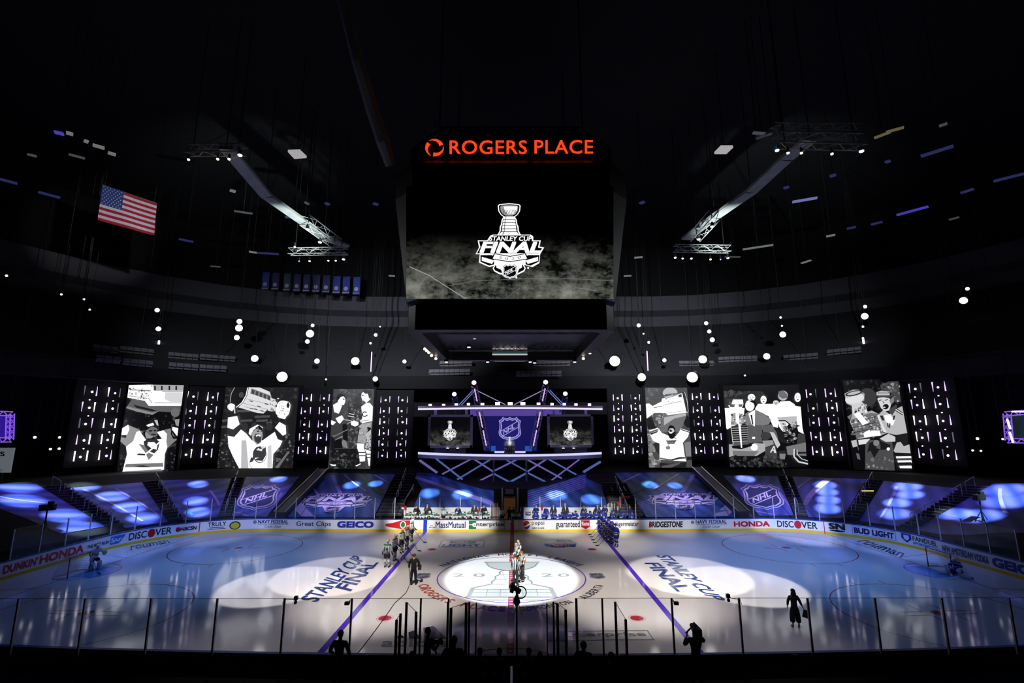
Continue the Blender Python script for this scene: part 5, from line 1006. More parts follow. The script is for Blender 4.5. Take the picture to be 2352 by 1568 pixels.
F.p(70, [(570, 300), (600, 340), (680, 330), (780, 350), (780, 310), (680, 290)]); F.p(190, [(568, 250), (640, 225), (770, 235), (780, 300), (570, 300)]); F.ln(50, [(590, 262), (760, 255)], 22); F.ln(225, [(600, 262), (750, 256)], 8)
F.p(28, [(880, 930), (1060, 900), (1070, 1070), (990, 1110), (880, 1040)]); F.p(185, [(890, 1050), (950, 1040), (1000, 1110), (1090, 1080), (1110, 1220), (860, 1210), (840, 1180)])
for y, v in ((1245, 25), (1290, 235), (1320, 70), (1355, 235), (1385, 30), (1440, 230)): F.p(v, [(860 + (y - 1245) * .35, y - 18), (1120, y - 22), (1130, y + 20), (870 + (y - 1245) * .35, y + 18)])
F.done()

# ------------------------------------------------------------------ walls of upright light tubes and small spots
TB_, TM_, TD_, TP_ = emis('tube_white', (.95, .85, 1.0), 4.0), emis('tube_mid', (.7, .55, 1.0), 1.4), emis('tube_dim', (.35, .33, .5), .35), emis('tube_violet', (.75, .45, 1.0), 2.5)
def lightwall(tl, tr, br, bl, YL, YR, nr, label, seed, dim=0, cols=4, hh=.95):
    R = random.Random(seed); L0, R0 = onY(bl[0], bl[1], YL), onY(br[0], br[1], YR); L1, R1 = onY(tl[0], tl[1], YL), onY(tr[0], tr[1], YR)
    A = Vector(((L0.x + L1.x) / 2, YL, L0.z)); C_ = Vector(((R0.x + R1.x) / 2, YR, R0.z)); z1 = (L1.z + R1.z) / 2; z0 = (L0.z + R0.z) / 2; A.z = C_.z = z0; H_ = z1 - z0; d = C_ - A; t = d.normalized(); n = Vector((t.y, -t.x, 0)); ang = math.atan2(t.y, t.x)
    th = thing('light_wall', tuple(A), label, 'light wall', 'walls of light tubes'); f = MB(); m = d / 2 - n * .3; f.box((m.x, m.y, H_ / 2), (d.length + 1.4, .2, H_ + 2.2), BLK, ang); f.build('backing', th)
    for r in range(nr):
        for c in range(cols):
            p = d * (c / (cols - 1)) + Vector((0, 0, H_ * (1 - r / (nr - 1)))); k = R.random(); m = TB_ if k > .45 + dim else (TM_ if k > .2 else TD_)
            up = R.random() > .5; w0, w1 = ((.015, .06), (.06, .015), (.05, .05))[R.randrange(3)]
            b = MB(); b.tube([p + Vector((0, 0, -hh / 2)), p + Vector((0, 0, hh / 2))], [w0, w1], m, 6); b.build('light_tube', th)
    for r in range(2 * nr - 1):
        for c in range(cols // 2):
            p = d * ((2 * c + .5) / (cols - 1)) + Vector((R.uniform(-.1, .1), 0, H_ * (1 - r / (2 * nr - 2)) - .1)); big = r % 2 == 0
            if not big and R.random() < .3: continue
            b = MB(); s_ = .11 if big else .055; b.lathe([(.01, .05), (s_ * .7, .03), (s_, -.03), (s_ * .6, -.12)], TB_ if R.random() > .3 else TP_, p + n * .15, 8, n); b.build('spot_lamp', th)
lightwall((195, 899), (276, 899), (255, 1044), (170, 1047), 15.5, 18.5, 5, 'wall of upright light tubes at the far left, left of all picture screens', 1)
lightwall((431, 908), (501, 911), (485, 1041), (415, 1041), 21.3, 23.2, 5, 'wall of light tubes between the far-left and bearded-player-in-cap screens', 2, .2)
lightwall((693, 913), (754, 913), (750, 1034), (687, 1034), 24.0, 24.0, 5, 'wall of light tubes between the cap-player and handshake screens', 3, .3, hh=.8)
lightwall((874, 919), (935, 915), (932, 1044), (870, 1044), 24.2, 24.2, 6, 'wall of light tubes between the handshake screen and the stage', 4, .35, hh=.7)
lightwall((1408, 910), (1469, 915), (1475, 1036), (1414, 1034), 24.2, 24.2, 6, 'wall of light tubes between the stage and the head-back player screen', 5, .2, hh=.7)
lightwall((1590, 910), (1649, 910), (1659, 1034), (1599, 1033), 24.0, 24.0, 5, 'wall of light tubes between the head-back player and team group screens', 6, .2, hh=.75)
lightwall((1852, 903), (1917, 902), (1936, 1036), (1867, 1035), 22.6, 21.0, 5, 'wall of light tubes between the team group and far-right screens', 7)
lightwall((2087, 891), (2168, 887), (2198, 1042), (2113, 1042), 17.6, 14.5, 5, 'wall of upright light tubes at the far right, right of all picture screens', 8, .2)
# ------------------------------------------------------------------ centre-hung scoreboard
SBM = mat('scoreboard_black', (.012, .012, .014), .45); SBE = mat('scoreboard_edge', (.7, .75, .75), .4, .3)
sb = thing('scoreboard', (0, 0, 14.3), 'giant black centre-hung scoreboard with trophy emblem on its front screen', 'scoreboard')
def oct_ring(hw, hd, ch, z, cy=0.2): return [(-hw + ch, -hd + cy, z), (hw - ch, -hd + cy, z), (hw, -hd + ch + cy, z), (hw, hd - ch + cy, z), (hw - ch, hd + cy, z), (-hw + ch, hd + cy, z), (-hw, hd - ch + cy, z), (-hw, -hd + ch + cy, z)]
def loft(mb, rings, m, cap=True):
    n = len(rings[0]); vs = [p for r in rings for p in r]
    fs = [(i * n + k, i * n + (k + 1) % n, (i + 1) * n + (k + 1) % n, (i + 1) * n + k) for i in range(len(rings) - 1) for k in range(n)]
    if cap: fs += [tuple(range(n))[::-1], tuple((len(rings) - 1) * n + k for k in range(n))]
    mb.add(vs, fs, m)
YF = -6.2
def zF(py, Y=YF): return onY(1176, py, Y).z - 14.3
def xF(px, py, Y=YF): return onY(px, py, Y).x
z0, z1, z2, z3, z4, z5 = zF(757), zF(700), zF(690), zF(436, -7.0), zF(374, -6.6), zF(285, -6.2)
hw0 = (xF(1413, 757) - xF(930, 757)) / 2; hw2 = (xF(1420, 690) - xF(923, 690)) / 2; hw3 = (xF(1447, 436, -7.0) - xF(893, 436, -7.0)) / 2; hw4 = (xF(1443, 374, -6.6) - xF(899, 374, -6.6)) / 2
b = MB()
ro = [oct_ring(hw0, 6.4, .5, z) for z in (z0, z1)]; ri = [oct_ring(hw0 - .7, 5.7, .4, z) for z in (z0, z1 - .6)]
n = 8; vs = ro[0] + ro[1] + ri[0] + ri[1]; fs = []
for k in range(8):
    q = (k + 1) % 8; fs += [(k, q, 8 + q, 8 + k), (16 + q, 16 + k, 24 + k, 24 + q), (k, 16 + k, 16 + q, q)]
fs.append(tuple(24 + k for k in range(8))); b.add(vs, fs, SBM); b.build('lower_ring', sb)
b = MB(); loft(b, [oct_ring(hw2 - .3, 6.1, .9, z1 + .01), oct_ring(hw2, 6.4, 1.0, z2 + .15), oct_ring(hw3, 7.2, 1.2, z3), oct_ring(hw4, 6.8, 1.2, z4), oct_ring(hw4 * .92, 6.4, 1.5, z4 + .4)], SBM); b.build('housing', sb)
b = MB(); loft(b, [oct_ring(6.6, 6.2, 2.4, z4 + .41), oct_ring(6.6, 6.2, 2.4, z5)], SBM); b.build('top_ring', sb)
for s_ in (-1, 1):
    b = MB(); pr = [(hw0, -6.2 + .5, z0), (hw0, -5.7, z1), (hw2, -6.2 + 1.0, z2 + .15), (hw3, -7 + 1.2, z3), (hw4, -5.4, z4)]; b.tube([(s_ * (x + .02), y + .2, z) for x, y, z in pr], .045, SBE, 6); b.build('edge_rib', sb)
# front screen leaning outwards: between the housing rings
def scr_pt(px, py, k=1):
    # plane through the front face of the housing
    a = Vector((0, -6.4 + .2, 14.3 + z2 + .15)); c = Vector((0, -7.2 + .2, 14.3 + z3)); up = (c - a).normalized(); nn = Vector((0, up.z, -up.y)) * -1
    d = ray(px, py); o = a + nn * (.03 + .006 * k); t = (o - CPOS).dot(nn) / d.dot(nn); return CPOS + d * t
b = MB(); o = Vector((0, 0, 14.3))
sc_o = scr_pt(1171, 686, 1)
SBI = bpy.data.materials.new('scoreboard_ice_picture'); SBI.use_nodes = True; ice_picture(SBI, 3.8, (.62, .68, .58), .22)
nt = SBI.node_tree
q = [scr_pt(*p) - sc_o for p in ((933, 686), (1409, 686), (1409, 428), (933, 428))]; b.add(q, [(0, 1, 2, 3)], SBI)
WH2, BL2, GR2 = (SCR, g_(250, 1.15)), (SCR, g_(6)), (SCR, g_(150))
cup_unit(b, lambda u, v, k: scr_pt(1092.4 + 157.6 * u, 640.7 - 174 * v, 2 + k) - sc_o, WH2, BL2, GR2)
for x, y in ((1213, 615), (1186, 637)): b.poly([(x + 2.3 * cos(i * pi / 5), y + 2.3 * sin(i * pi / 5)) for i in range(10)], lambda a, c: scr_pt(a, c, 4) - sc_o, *WH2)
so = b.build('front_screen', sb); so.location = sc_o - o
# scratches in the pictured ice
b = MB(); GS = emis('picture_scratch', (.16, .17, .15), .5)
def scratch(pts, w_, v):
    for a, c in zip(pts, pts[1:]):
        d = Vector((c[0] - a[0], c[1] - a[1])); n_ = Vector((-d.y, d.x)).normalized() * w_ / 2
        b.add([scr_pt(a[0] - n_.x, a[1] - n_.y, 1.4) - sc_o, scr_pt(c[0] - n_.x, c[1] - n_.y, 1.4) - sc_o, scr_pt(c[0] + n_.x, c[1] + n_.y, 1.4) - sc_o, scr_pt(a[0] + n_.x, a[1] + n_.y, 1.4) - sc_o], [(0, 1, 2, 3)], SCR, g_(v))
scratch([(940, 612), (985, 632), (1070, 686)], 1.6, 165); scratch([(975, 640), (962, 660), (958, 684)], 1.0, 130); scratch([(1030, 656), (1090, 645), (1200, 640), (1320, 640), (1408, 645)], .8, 125); scratch([(1195, 660), (1160, 686)], .8, 120); scratch([(1320, 660), (1370, 668)], 1, 130)
o2 = b.build('picture_scratches', so)
# name in orange letters on the upper ring
ORG = emis('sign_orange', (1.0, .05, .008), 1.3); YT = -6.02
def topt(px, py, k=1): return onY(px, py, YT - .01 * k) - o
for wd_, xa, xb in (('ROGERS', 1033, 1210), ('PLACE', 1228, 1362)): b = MB(); b.flat(text2(wd_, bold=.012, space=1.06), lambda u, v: topt(xa + (xb - xa) * u, 353.5 - 31 * v - 1.5 * (xa - 1033) / 329), ORG); b.build('orange_lettering', sb)
for kk in range(3):
    b = MB(); a0 = 20 + kk * 120; n_ = 14; outer = []; inner = []
    for i in range(n_ + 1):
        a = radians(a0 + 108 * i / n_); outer.append((998 + 21.5 * cos(a), 339 - 20 * sin(a))); w_ = 1 - .0 * i; r_ = 11 + 8.5 * (i / n_) ** 1.3; inner.append((998 + r_ * 1.06 * cos(a), 339 - r_ * sin(a)))
    b.poly(outer + inner[::-1], lambda x, y: topt(x, y), ORG); b.build('orange_ring_piece', sb)
# inner screen, lamps and frames of the open underside
def under(px, py, Y): return onY(px, py, Y) - o
b = MB(); A_, C_ = under(1131, 816, 5.0), under(1211, 768, 5.0); b.box(((A_.x + C_.x) / 2, 5.0, (A_.z + C_.z) / 2), (C_.x - A_.x, .1, C_.z - A_.z), emis('inner_picture_base', (.12, .1, .11), 1.0))
R = random.Random(4); W_, H_ = C_.x - A_.x, C_.z - A_.z
def ip(u0, v0, u1, v1, col, k=1): b.add([(A_.x + W_ * u, 4.94 - .005 * k, A_.z + H_ * v) for u, v in ((u0, v0), (u1, v0), (u1, v1), (u0, v1))], [(0, 1, 2, 3)], SCR, col)
ip(0, .8, 1, .9, (.5, .3, .32)); ip(.02, .2, .98, .75, (.33, .24, .24)); ip(.3, .2, .62, .75, (.5, .42, .45), 2); ip(.24, .2, .29, .78, (.7, .85, .95), 3); ip(.65, .2, .68, .78, (.5, .75, .8), 3); ip(0, .08, 1, .2, (.02, .05, .05), 4); ip(0, .02, 1, .07, (.55, .58, .6), 5); ip(.25, .2, .65, .25, (.75, .9, .9), 5); ip(.0, .92, 1, .98, (.3, .12, .2), 2); ip(.46, .6, .49, .75, (.02, .02, .02), 6)
b.build('inner_screen', sb)
b = MB(); A_, C_ = under(1135, 828.5, 6.3), under(1207, 825.5, 6.3); b.box(((A_.x + C_.x) / 2, 6.75, (A_.z + C_.z) / 2), (C_.x - A_.x, .1, .07), emis('pink_strip', (.6, .3, .7), 1.0)); b.build('glow_strip', sb)
for i in range(14):
    x = 1027 + i * 22
    if 1130 < x < 1210: continue
    b = MB(); p = under(x, 827, 6.3); b.box((p.x, 6.75, p.z), (.5, .08, .05), emis('violet_dash', (.2, .15, .45), .7)); b.build('light_dash', sb)
for Y, w_ in ((-3, 9.6), (3.8, 9.6)): b = MB(); truss(b, (-w_ / 2, Y, z0 + .7), (w_ / 2, Y, z0 + .7), .5, .04, m=mat('truss_black', (.03, .03, .04), .4, .5)); b.build('underside_truss', sb)
LWH, LWM = emis('lamp_white', (1, .97, .9), 3.5), emis('lamp_warm', (1, .8, .5), 5)
for x, y in ((976, 804), (980, 808), (985, 812), (991, 819), (1001, 826), (1364, 803), (1359, 808), (1355, 813), (1340, 826)):
    p = under(x, y, 4.5 - (830 - y) * .12); b = MB(); b.lathe([(.02, 0), (.1, .03), (.1, .14), (.03, .2)], LWM, p, 8); b.build('small_lamp', sb)
for x, y in ((1090, 777), (1113, 773), (1235, 774), (1025, 831), (1120, 831), (1218, 831), (1228, 833), (1077, 797), (1320, 831)):
    p = under(x, y, 5.6 if y > 800 else 1.0); b = MB(); b.lathe([(.05, .25), (.16, .2), (.18, .05), (.1, 0)], BLK, p, 8); b.build('moving_lamp', sb); b = MB(); b.lathe([(.02, -.05), (.12, -.03), (.12, .01)], emis('lamp_blueish', (.6, .6, 1.0), 3), p, 8); b.build('lamp_lens', sb)
for s_ in (-1, 1):
    for y_ in (-5, 5):
        b = MB(); b.tube([(s_ * 4.5, y_, z4), (s_ * 4.5, y_, 40 - 14.3)], .05, SBM, 5); b.build('hanger_cable', sb)
# thick hose of cables running from the roof down to the scoreboard corner
hp = [onY(785, -5, -10.5), onY(822, 140, -9.5), onY(855, 250, -8.2), onY(880, 325, -7.4), onY(897, 380, -6.6)]
b = MB(); h0 = hp[0]; b.tube([p - h0 for p in hp], [.28, .33, .38, .4, .3], mat('hose_grey', (.35, .37, .37), .7), 8); ho = b.build('cable_hose'); ho.location = h0; tag(ho, 'thick sagging cable hose running from the roof to the scoreboard corner', 'cable')

# ------------------------------------------------------------------ lamps hung in front of the upper tiers
HB = mat('lamp_body', (.02, .02, .02), .5)
LAMPS = [(361, 712, 5), (364, 755, 5.5), (550, 738, 6), (549, 753, 8), (544, 775, 6), (718, 747, 4), (712, 766, 9), (706, 784, 5), (585, 823, 8), (648, 865, 12), (728, 829, 6), (816, 829, 9.5), (863, 769, 4), (862, 870, 6), (929, 830, 4.5), (498, 860, 3.2), (313, 848, 5), (749, 871, 2), (873, 750, 1.6), (851, 788, 2.6),
 (1412, 829, 15), (1474, 866, 9.5), (1590, 866, 15), (1614, 825, 9.5), (1526, 827, 4.5), (1467, 747, 4.5), (1622, 742, 4.5), (1629, 761, 4.5), (1636, 780, 5.5), (1798, 768, 7), (1761, 818, 7.5), (1793, 729, 2.5), (1796, 748, 2), (1987, 704, 4), (1986, 726, 7.5), (1982, 750, 2.4), (2213, 690, 8), (2222, 663, 4), (1930, 805, 2.2), (1856, 855, 2.8), (1711, 862, 2), (1478, 766, 2), (1490, 786, 3),
 (15, 633, 2.5), (141, 676, 2.2), (193, 687, 2.2), (206, 711, 2.0), (80, 1004, 3), (137, 1004, 2.6), (116, 1031, 2.6), (136, 1030, 2.6), (2245, 1007, 3), (2303, 1008, 2.2), (2234, 1034, 2.2), (2253, 1035, 2.2)]
def lamp(px, py, r, Y, label, group, m, warm=None, hang=True):
    p = onY(px, py, Y); z_ = (p - CPOS).dot(FW); R_w = r * z_ / CF; t = thing('spotlight', tuple(p), label, 'lamp', group)
    ax = (Vector((0, -6, 4)) - p).normalized(); b = MB(); b.lathe([(R_w * .5, -R_w * 2.4 - .1), (R_w * 1.05, -R_w * 1.6), (R_w * 1.12, -.03), (R_w * 1.0, -.02)], HB, (0, 0, 0), 14, ax); b.build('housing', t)
    b = MB(); b.lathe([(R_w, -.02), (R_w * .95, R_w * .25), (R_w * .6, R_w * .5), (R_w * .1, R_w * .6)], m, (0, 0, 0), 14, ax); b.build('lens', t)
    b = MB()
    if hang: b.tube([Vector((0, 0, R_w * .6)), Vector((0, 0, 39.8 - p.z))], .03, HB, 4)
    else: b.tube([Vector((0, .1, 0)), Vector((0, .1, -1.0))], .04, HB, 4)
    b.build('hanger', t)
def LWc(px): return emis('lamp_white', (1, .97, .9), 30)
nl, nr_ = 0, 0
for i, (x, y, r) in enumerate(sorted(LAMPS)):
    big = 'large dazzling' if r > 8.9 else ('bright' if r > 3.9 else ('small' if r > 2.4 else 'tiny'))
    if y > 990: Y = 12.0
    else: Y = 27.0 if 280 < x < 2030 else 18.0
    if 280 < x < 330 or 1950 < x < 2030: Y = 24.0
    if y > 840 and y < 990: Y = min(Y, 25.6)
    if x < 1176: nl += 1; lab = '%s white lamp in the dark left stands, %s from the left edge' % (big, ORD[nl - 1] if nl <= 39 else '')
    else: nr_ += 1; lab = '%s white lamp in the dark right stands, %s to the right of the scoreboard' % (big, ORD[nr_ - 1])
    lamp(x, y, min(r, 12.5) * .95, Y, lab, 'lamps before the upper tier', LWH)  # lens discs drawn oversize to take in the glare around each lamp
for i, (a, c) in enumerate((((365.5, 782), (362, 833)), ((854, 808), (853, 853)), ((1486, 806), (1489, 851)), ((1982, 775), (1987, 826)))):
    Y = 25.0; A_, C_ = onY(*a, Y), onY(*c, Y); C_.x = A_.x; t = thing('hanging_light_tube', tuple(C_), 'long upright violet-white light tube hanging above the picture screens, %s of four from the left' % ORD[i], 'light tube', 'hanging light tubes')
    b = MB(); b.tube([(0, 0, 0), A_ - C_], .1 if i in (0, 3) else .06, TB_ if i in (0, 3) else TP_, 8); b.build('tube', t); b = MB(); b.tube([A_ - C_, Vector((0, 0, 39.8 - C_.z))], .03, HB, 4); b.build('hanger', t)
# ------------------------------------------------------------------ ceiling: trusses, lamps, catwalks, panels
TRG = mat('roof_truss', (.5, .52, .52), .45, .3); CAT = mat('catwalk_grey', (.5, .55, .54), .6, .1, noise=.3, scale=.8)
def roofpt(px, py, Z=29.0): return onZ(px, py, Z)
def ribbon(pts, Z, w_, label, m=CAT):
    P = [roofpt(x, y, Z) for x, y in pts]; b = MB(); o_ = P[0]
    for a, c in zip(P, P[1:]):
        d = c - a; ang = math.atan2(d.y, d.x); m_ = (a + c) / 2 - o_; b.box((m_.x, m_.y, 0), (d.length + .1, w_, .25), m, ang)
    o2_ = b.build('catwalk'); o2_.location = o_; tag(o2_, label, 'catwalk', 'roof catwalks')
    for p in P: b = MB(); q_ = p - o_; b.tube([q_, Vector((q_.x, q_.y, 39.8 - o_.z))], .04, HB, 4); b.build('hanger', o2_)
ribbon([(520, 340), (612, 450), (700, 512), (745, 545), (795, 566)], 29, 1.0, 'pale grey roof catwalk running away on the left side')
ribbon([(1860, 320), (1805, 365), (1725, 440), (1642, 498), (1575, 548)], 29, 1.0, 'pale grey roof catwalk running away on the right side')
ribbon([(1738, 315), (1772, 303)], 30, .3, 'short grey beam stub left of the right lamp truss')
def rtruss(a, c, Z, w_, label, lamps, hang=True):
    A_, C_ = roofpt(*a, Z), roofpt(*c, Z); t = thing('lighting_truss', tuple(A_), label, 'lighting truss', 'roof lighting trusses'); b = MB(); truss(b, Vector(), C_ - A_, w_, .045, m=TRG); b.build('lattice', t)
    b = MB(); 
    for f in (.1, .9): q_ = (C_ - A_) * f; b.tube([q_, Vector((q_.x, q_.y, 39.8 - Z))], .04, HB, 4)
    b.build('hanger', t)
    for x, y, r, col in lamps:
        p = onZ(x, y, Z - w_ * .5 - .35); q_ = p - A_; rw = r * (p - CPOS).dot(FW) / CF; mm = {'w': LWH, 'o': emis('lamp_amber', (1, .75, .4), 12), 'b': emis('lamp_blue', (.1, .2, 1), 5)}[col]
        b = MB(); b.lathe([(rw * .2, .5), (rw * .9, .35), (rw, .05)], HB, q_, 10); b.build('lamp_housing', t); b = MB(); b.lathe([(rw * .98, .05), (rw * .9, -.02), (rw * .3, -.05)], mm, q_, 10); b.build('lamp_lens', t)
rtruss((1775, 298), (1978, 300), 29.5, .7, 'rear dim lighting truss at upper right', [])
rtruss((1782, 322), (1982, 326), 28.6, .8, 'front lit lighting truss at upper right carrying five lamps', [(1785, 346, 4.5, 'w'), (1810, 352, 3, 'o'), (1841, 352, 3, 'o'), (1911, 354, 3, 'o'), (1979, 348, 5, 'w')])
rtruss((430, 345), (562, 344), 29.0, .6, 'dark lighting truss at upper left carrying four lamps', [(433, 367, 2.6, 'o'), (500, 366, 2.8, 'o'), (526, 366, 2.8, 'o'), (551, 357, 5, 'w')])
rtruss((665, 578), (797, 576), 26.5, .6, 'left rear lighting truss just below the catwalk end', [(687, 600, 1.6, 'b'), (711, 600, 2.4, 'w'), (754, 599, 2.2, 'w'), (771, 599, 2.2, 'w'), (789, 596, 3.4, 'w'), (677, 567, 2.2, 'w')])
rtruss((1548, 570), (1676, 572), 26.5, .6, 'right rear lighting truss just below the catwalk end', [(1551, 592, 3, 'w'), (1568, 594, 2, 'o'), (1588, 594, 2.4, 'o'), (1632, 596, 2.4, 'o'), (1655, 596, 1.6, 'b'), (1672, 593, 3, 'w')])
rtruss((700, 505), (775, 560), 27.5, .9, 'short bright truss on the left catwalk end with two lamps', [(706, 527, 4.2, 'w'), (735, 557, 4.2, 'w')])
rtruss((1640, 495), (1596, 545), 27.5, .9, 'short bright truss on the right catwalk end with two lamps', [(1636, 521, 4.2, 'w'), (1605, 550, 4.2, 'w')])
for pts, lab in (([(661, 349), (688, 348), (704, 363), (676, 365)], 'square white ceiling panel at upper left'), ([(1656, 339), (1684, 339), (1668, 354), (1641, 354)], 'square white ceiling panel at upper right')):
    P = [roofpt(x, y, 31) for x, y in pts]; c = sum(P, Vector()) / 4; b = MB(); b.add([p - c for p in P] + [p - c + Vector((0, 0, .2)) for p in P], [(0, 3, 2, 1), (4, 5, 6, 7), (0, 1, 5, 4), (1, 2, 6, 5), (2, 3, 7, 6), (3, 0, 4, 7)], emis('panel_pale', (.42, .4, .41), .9)); b.tube([Vector(), Vector((0, 0, 9))], .04, HB, 4); o_ = b.build('ceiling_panel'); o_.location = c; tag(o_, lab, 'ceiling panel', 'square ceiling panels')
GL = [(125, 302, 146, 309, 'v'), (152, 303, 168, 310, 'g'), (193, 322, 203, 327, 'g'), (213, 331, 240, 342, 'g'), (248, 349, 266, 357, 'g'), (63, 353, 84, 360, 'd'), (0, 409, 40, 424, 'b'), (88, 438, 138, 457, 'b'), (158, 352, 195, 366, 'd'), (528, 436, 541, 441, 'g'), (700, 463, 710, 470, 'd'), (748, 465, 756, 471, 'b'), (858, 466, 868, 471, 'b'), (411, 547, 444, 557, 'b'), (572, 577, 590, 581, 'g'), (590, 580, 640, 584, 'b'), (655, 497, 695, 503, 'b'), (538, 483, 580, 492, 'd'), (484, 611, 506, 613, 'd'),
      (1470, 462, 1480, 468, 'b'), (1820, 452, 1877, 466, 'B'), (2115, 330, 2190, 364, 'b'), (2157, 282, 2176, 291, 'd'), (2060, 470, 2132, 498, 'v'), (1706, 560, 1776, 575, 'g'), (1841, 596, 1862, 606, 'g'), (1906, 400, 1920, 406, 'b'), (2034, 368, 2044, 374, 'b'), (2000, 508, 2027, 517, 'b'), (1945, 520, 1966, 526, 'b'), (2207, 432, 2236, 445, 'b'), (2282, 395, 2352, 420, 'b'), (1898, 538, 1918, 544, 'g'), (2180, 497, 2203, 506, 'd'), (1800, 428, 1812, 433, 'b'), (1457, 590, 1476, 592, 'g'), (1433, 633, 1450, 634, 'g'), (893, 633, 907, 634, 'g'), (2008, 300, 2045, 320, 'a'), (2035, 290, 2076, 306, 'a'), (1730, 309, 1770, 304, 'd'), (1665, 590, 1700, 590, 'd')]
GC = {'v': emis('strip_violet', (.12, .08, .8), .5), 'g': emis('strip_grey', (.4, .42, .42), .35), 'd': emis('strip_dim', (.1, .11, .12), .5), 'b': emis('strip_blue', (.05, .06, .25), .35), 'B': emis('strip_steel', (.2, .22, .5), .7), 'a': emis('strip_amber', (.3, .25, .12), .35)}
for i, (x0, y0, x1, y1, c) in enumerate(GL):  # glints on the dark roof painted as emissive strips, not lamps
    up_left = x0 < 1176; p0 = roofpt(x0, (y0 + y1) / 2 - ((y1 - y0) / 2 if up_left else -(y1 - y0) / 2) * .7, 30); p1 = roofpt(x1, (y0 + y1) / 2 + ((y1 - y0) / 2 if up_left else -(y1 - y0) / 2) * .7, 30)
    m_ = (p0 + p1) / 2; d = p1 - p0; b = MB(); b.box((0, 0, 0), (max(.2, d.length), .35 if c in 'bBgv' else .2, .12), GC[c], math.atan2(d.y, d.x)); b.tube([(0, 0, .05), (0, 0, 39.8 - m_.z)], .03, HB, 4); o_ = b.build('glow_strip'); o_.location = m_
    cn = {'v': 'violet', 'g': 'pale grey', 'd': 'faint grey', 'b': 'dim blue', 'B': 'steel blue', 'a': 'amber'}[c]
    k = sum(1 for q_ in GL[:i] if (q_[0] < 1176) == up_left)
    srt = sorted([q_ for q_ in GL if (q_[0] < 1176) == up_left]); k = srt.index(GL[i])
    tag(o_, '%s roof glint strip, %s from the left, %s of the scoreboard' % (cn, ORD[k], 'left' if up_left else 'right'), 'light strip', 'glinting strips in the roof')
# ------------------------------------------------------------------ flag, banners
ft = thing('flag', tuple(onY(298, 482, 6)), 'flag with stars and red and white stripes hanging on the left', 'flag'); fo = Vector(ft.location)
Q = [onY(*p, y) for p, y in (((224, 505), 5.0), ((354, 541), 6.5), ((362, 468), 6.5), ((234, 424), 5.0))]
def fl(u, v, k=0):
    p = Vector(bil([tuple(q_) for q_ in Q], u, v)) - fo; return p + Vector((0, -.01 - .008 * k + .06 * sin(u * 9 + v * 2), .0))
FR, FW_, FB = mat('flag_red', (.35, .01, .03), .8), mat('flag_white', (.55, .55, .62), .8), mat('flag_blue', (.02, .05, .22), .8)
for m_ in (FR, FW_, FB): 
    bb = m_.node_tree.nodes['Principled BSDF']
b = MB()
for i in range(13): b.grid(lambda u, v: fl(u, (i + v) / 13), 16, 1, FR if i % 2 == 0 else FW_)
b.build('stripes', ft); b = MB(); b.grid(lambda u, v: fl(u * .4, .4615 + .5385 * v, 1), 8, 3, FB)
for r in range(9):
    for c in range(6 if r % 2 == 0 else 5):
        cu, cv = (.033 + c * .066 + (0 if r % 2 == 0 else .033)), .4615 + .5385 * (r + .7) / 9.4
        pts = [fl(cu + (.014 if k % 2 == 0 else .006) * cos(k * pi / 5 + pi / 2), cv + (.024 if k % 2 == 0 else .010) * sin(k * pi / 5 + pi / 2), 2) for k in range(10)]; b.add(pts, [tuple(range(10))], FW_)
b.build('canton', ft); b = MB(); b.tube([fl(0, 1.0), fl(.5, 1.0), fl(1, 1.0)], .05, RAIL, 6)
for u in (.05, .95): p = fl(u, 1.0); b.tube([p, Vector((p.x, p.y, 39.8 - fo.z))], .02, HB, 4)
b.build('pole', ft)
spot('flag_spot', (-14, -12, 22), tuple(fo), 14, (1, .96, 1), 16, .8)
BAN = [mat('banner_blue', (.03, .04, .22), .8), mat('banner_dark', (.03, .03, .1), .8), mat('banner_green', (.03, .07, .08), .8)]
for i, (x, y) in enumerate(((608, 647), (631, 648), (658, 650), (681, 651), (703, 652), (725, 653), (748, 654), (772, 656), (794, 657), (818, 658))):
    p = onY(x, y + 18, 30); q_ = onY(x, y - 22, 30); W_ = .95; H_ = q_.z - p.z; t = thing('banner', tuple(p), 'dim retired-number style banner with emblem, %s from the left in the row' % ORD[i], 'banner', 'row of dim banners in the rafters')
    t['label'] = 'dim dark banner with round emblem, %s from the left in the rafter row' % ORD[i]
    b = MB(); b.grid(lambda u, v: Vector(((u - .5) * W_, .05 * sin(v * 6), v * H_)), 2, 6, BAN[(0, 1, 2, 1, 1, 1, 1, 0, 0, 0)[i]]); b.build('cloth', t)
    b = MB(); b.poly([(.28 * cos(k * pi / 8), .28 * sin(k * pi / 8)) for k in range(16)], lambda x_, z_: Vector((x_, -.08, H_ * .3 + z_)), mat('banner_emblem', (.3, .3, .4), .8)); b.add([(-W_ / 2, -.08, .12), (W_ / 2, -.08, .12), (W_ / 2, -.08, .22), (-W_ / 2, -.08, .22)], [(0, 1, 2, 3)], mat('banner_emblem', (.3, .3, .4), .8)); b.build('emblem', t); b = MB(); b.tube([(0, 0, H_), (0, 0, 39.8 - p.z)], .02, HB, 4); b.build('hanger', t)
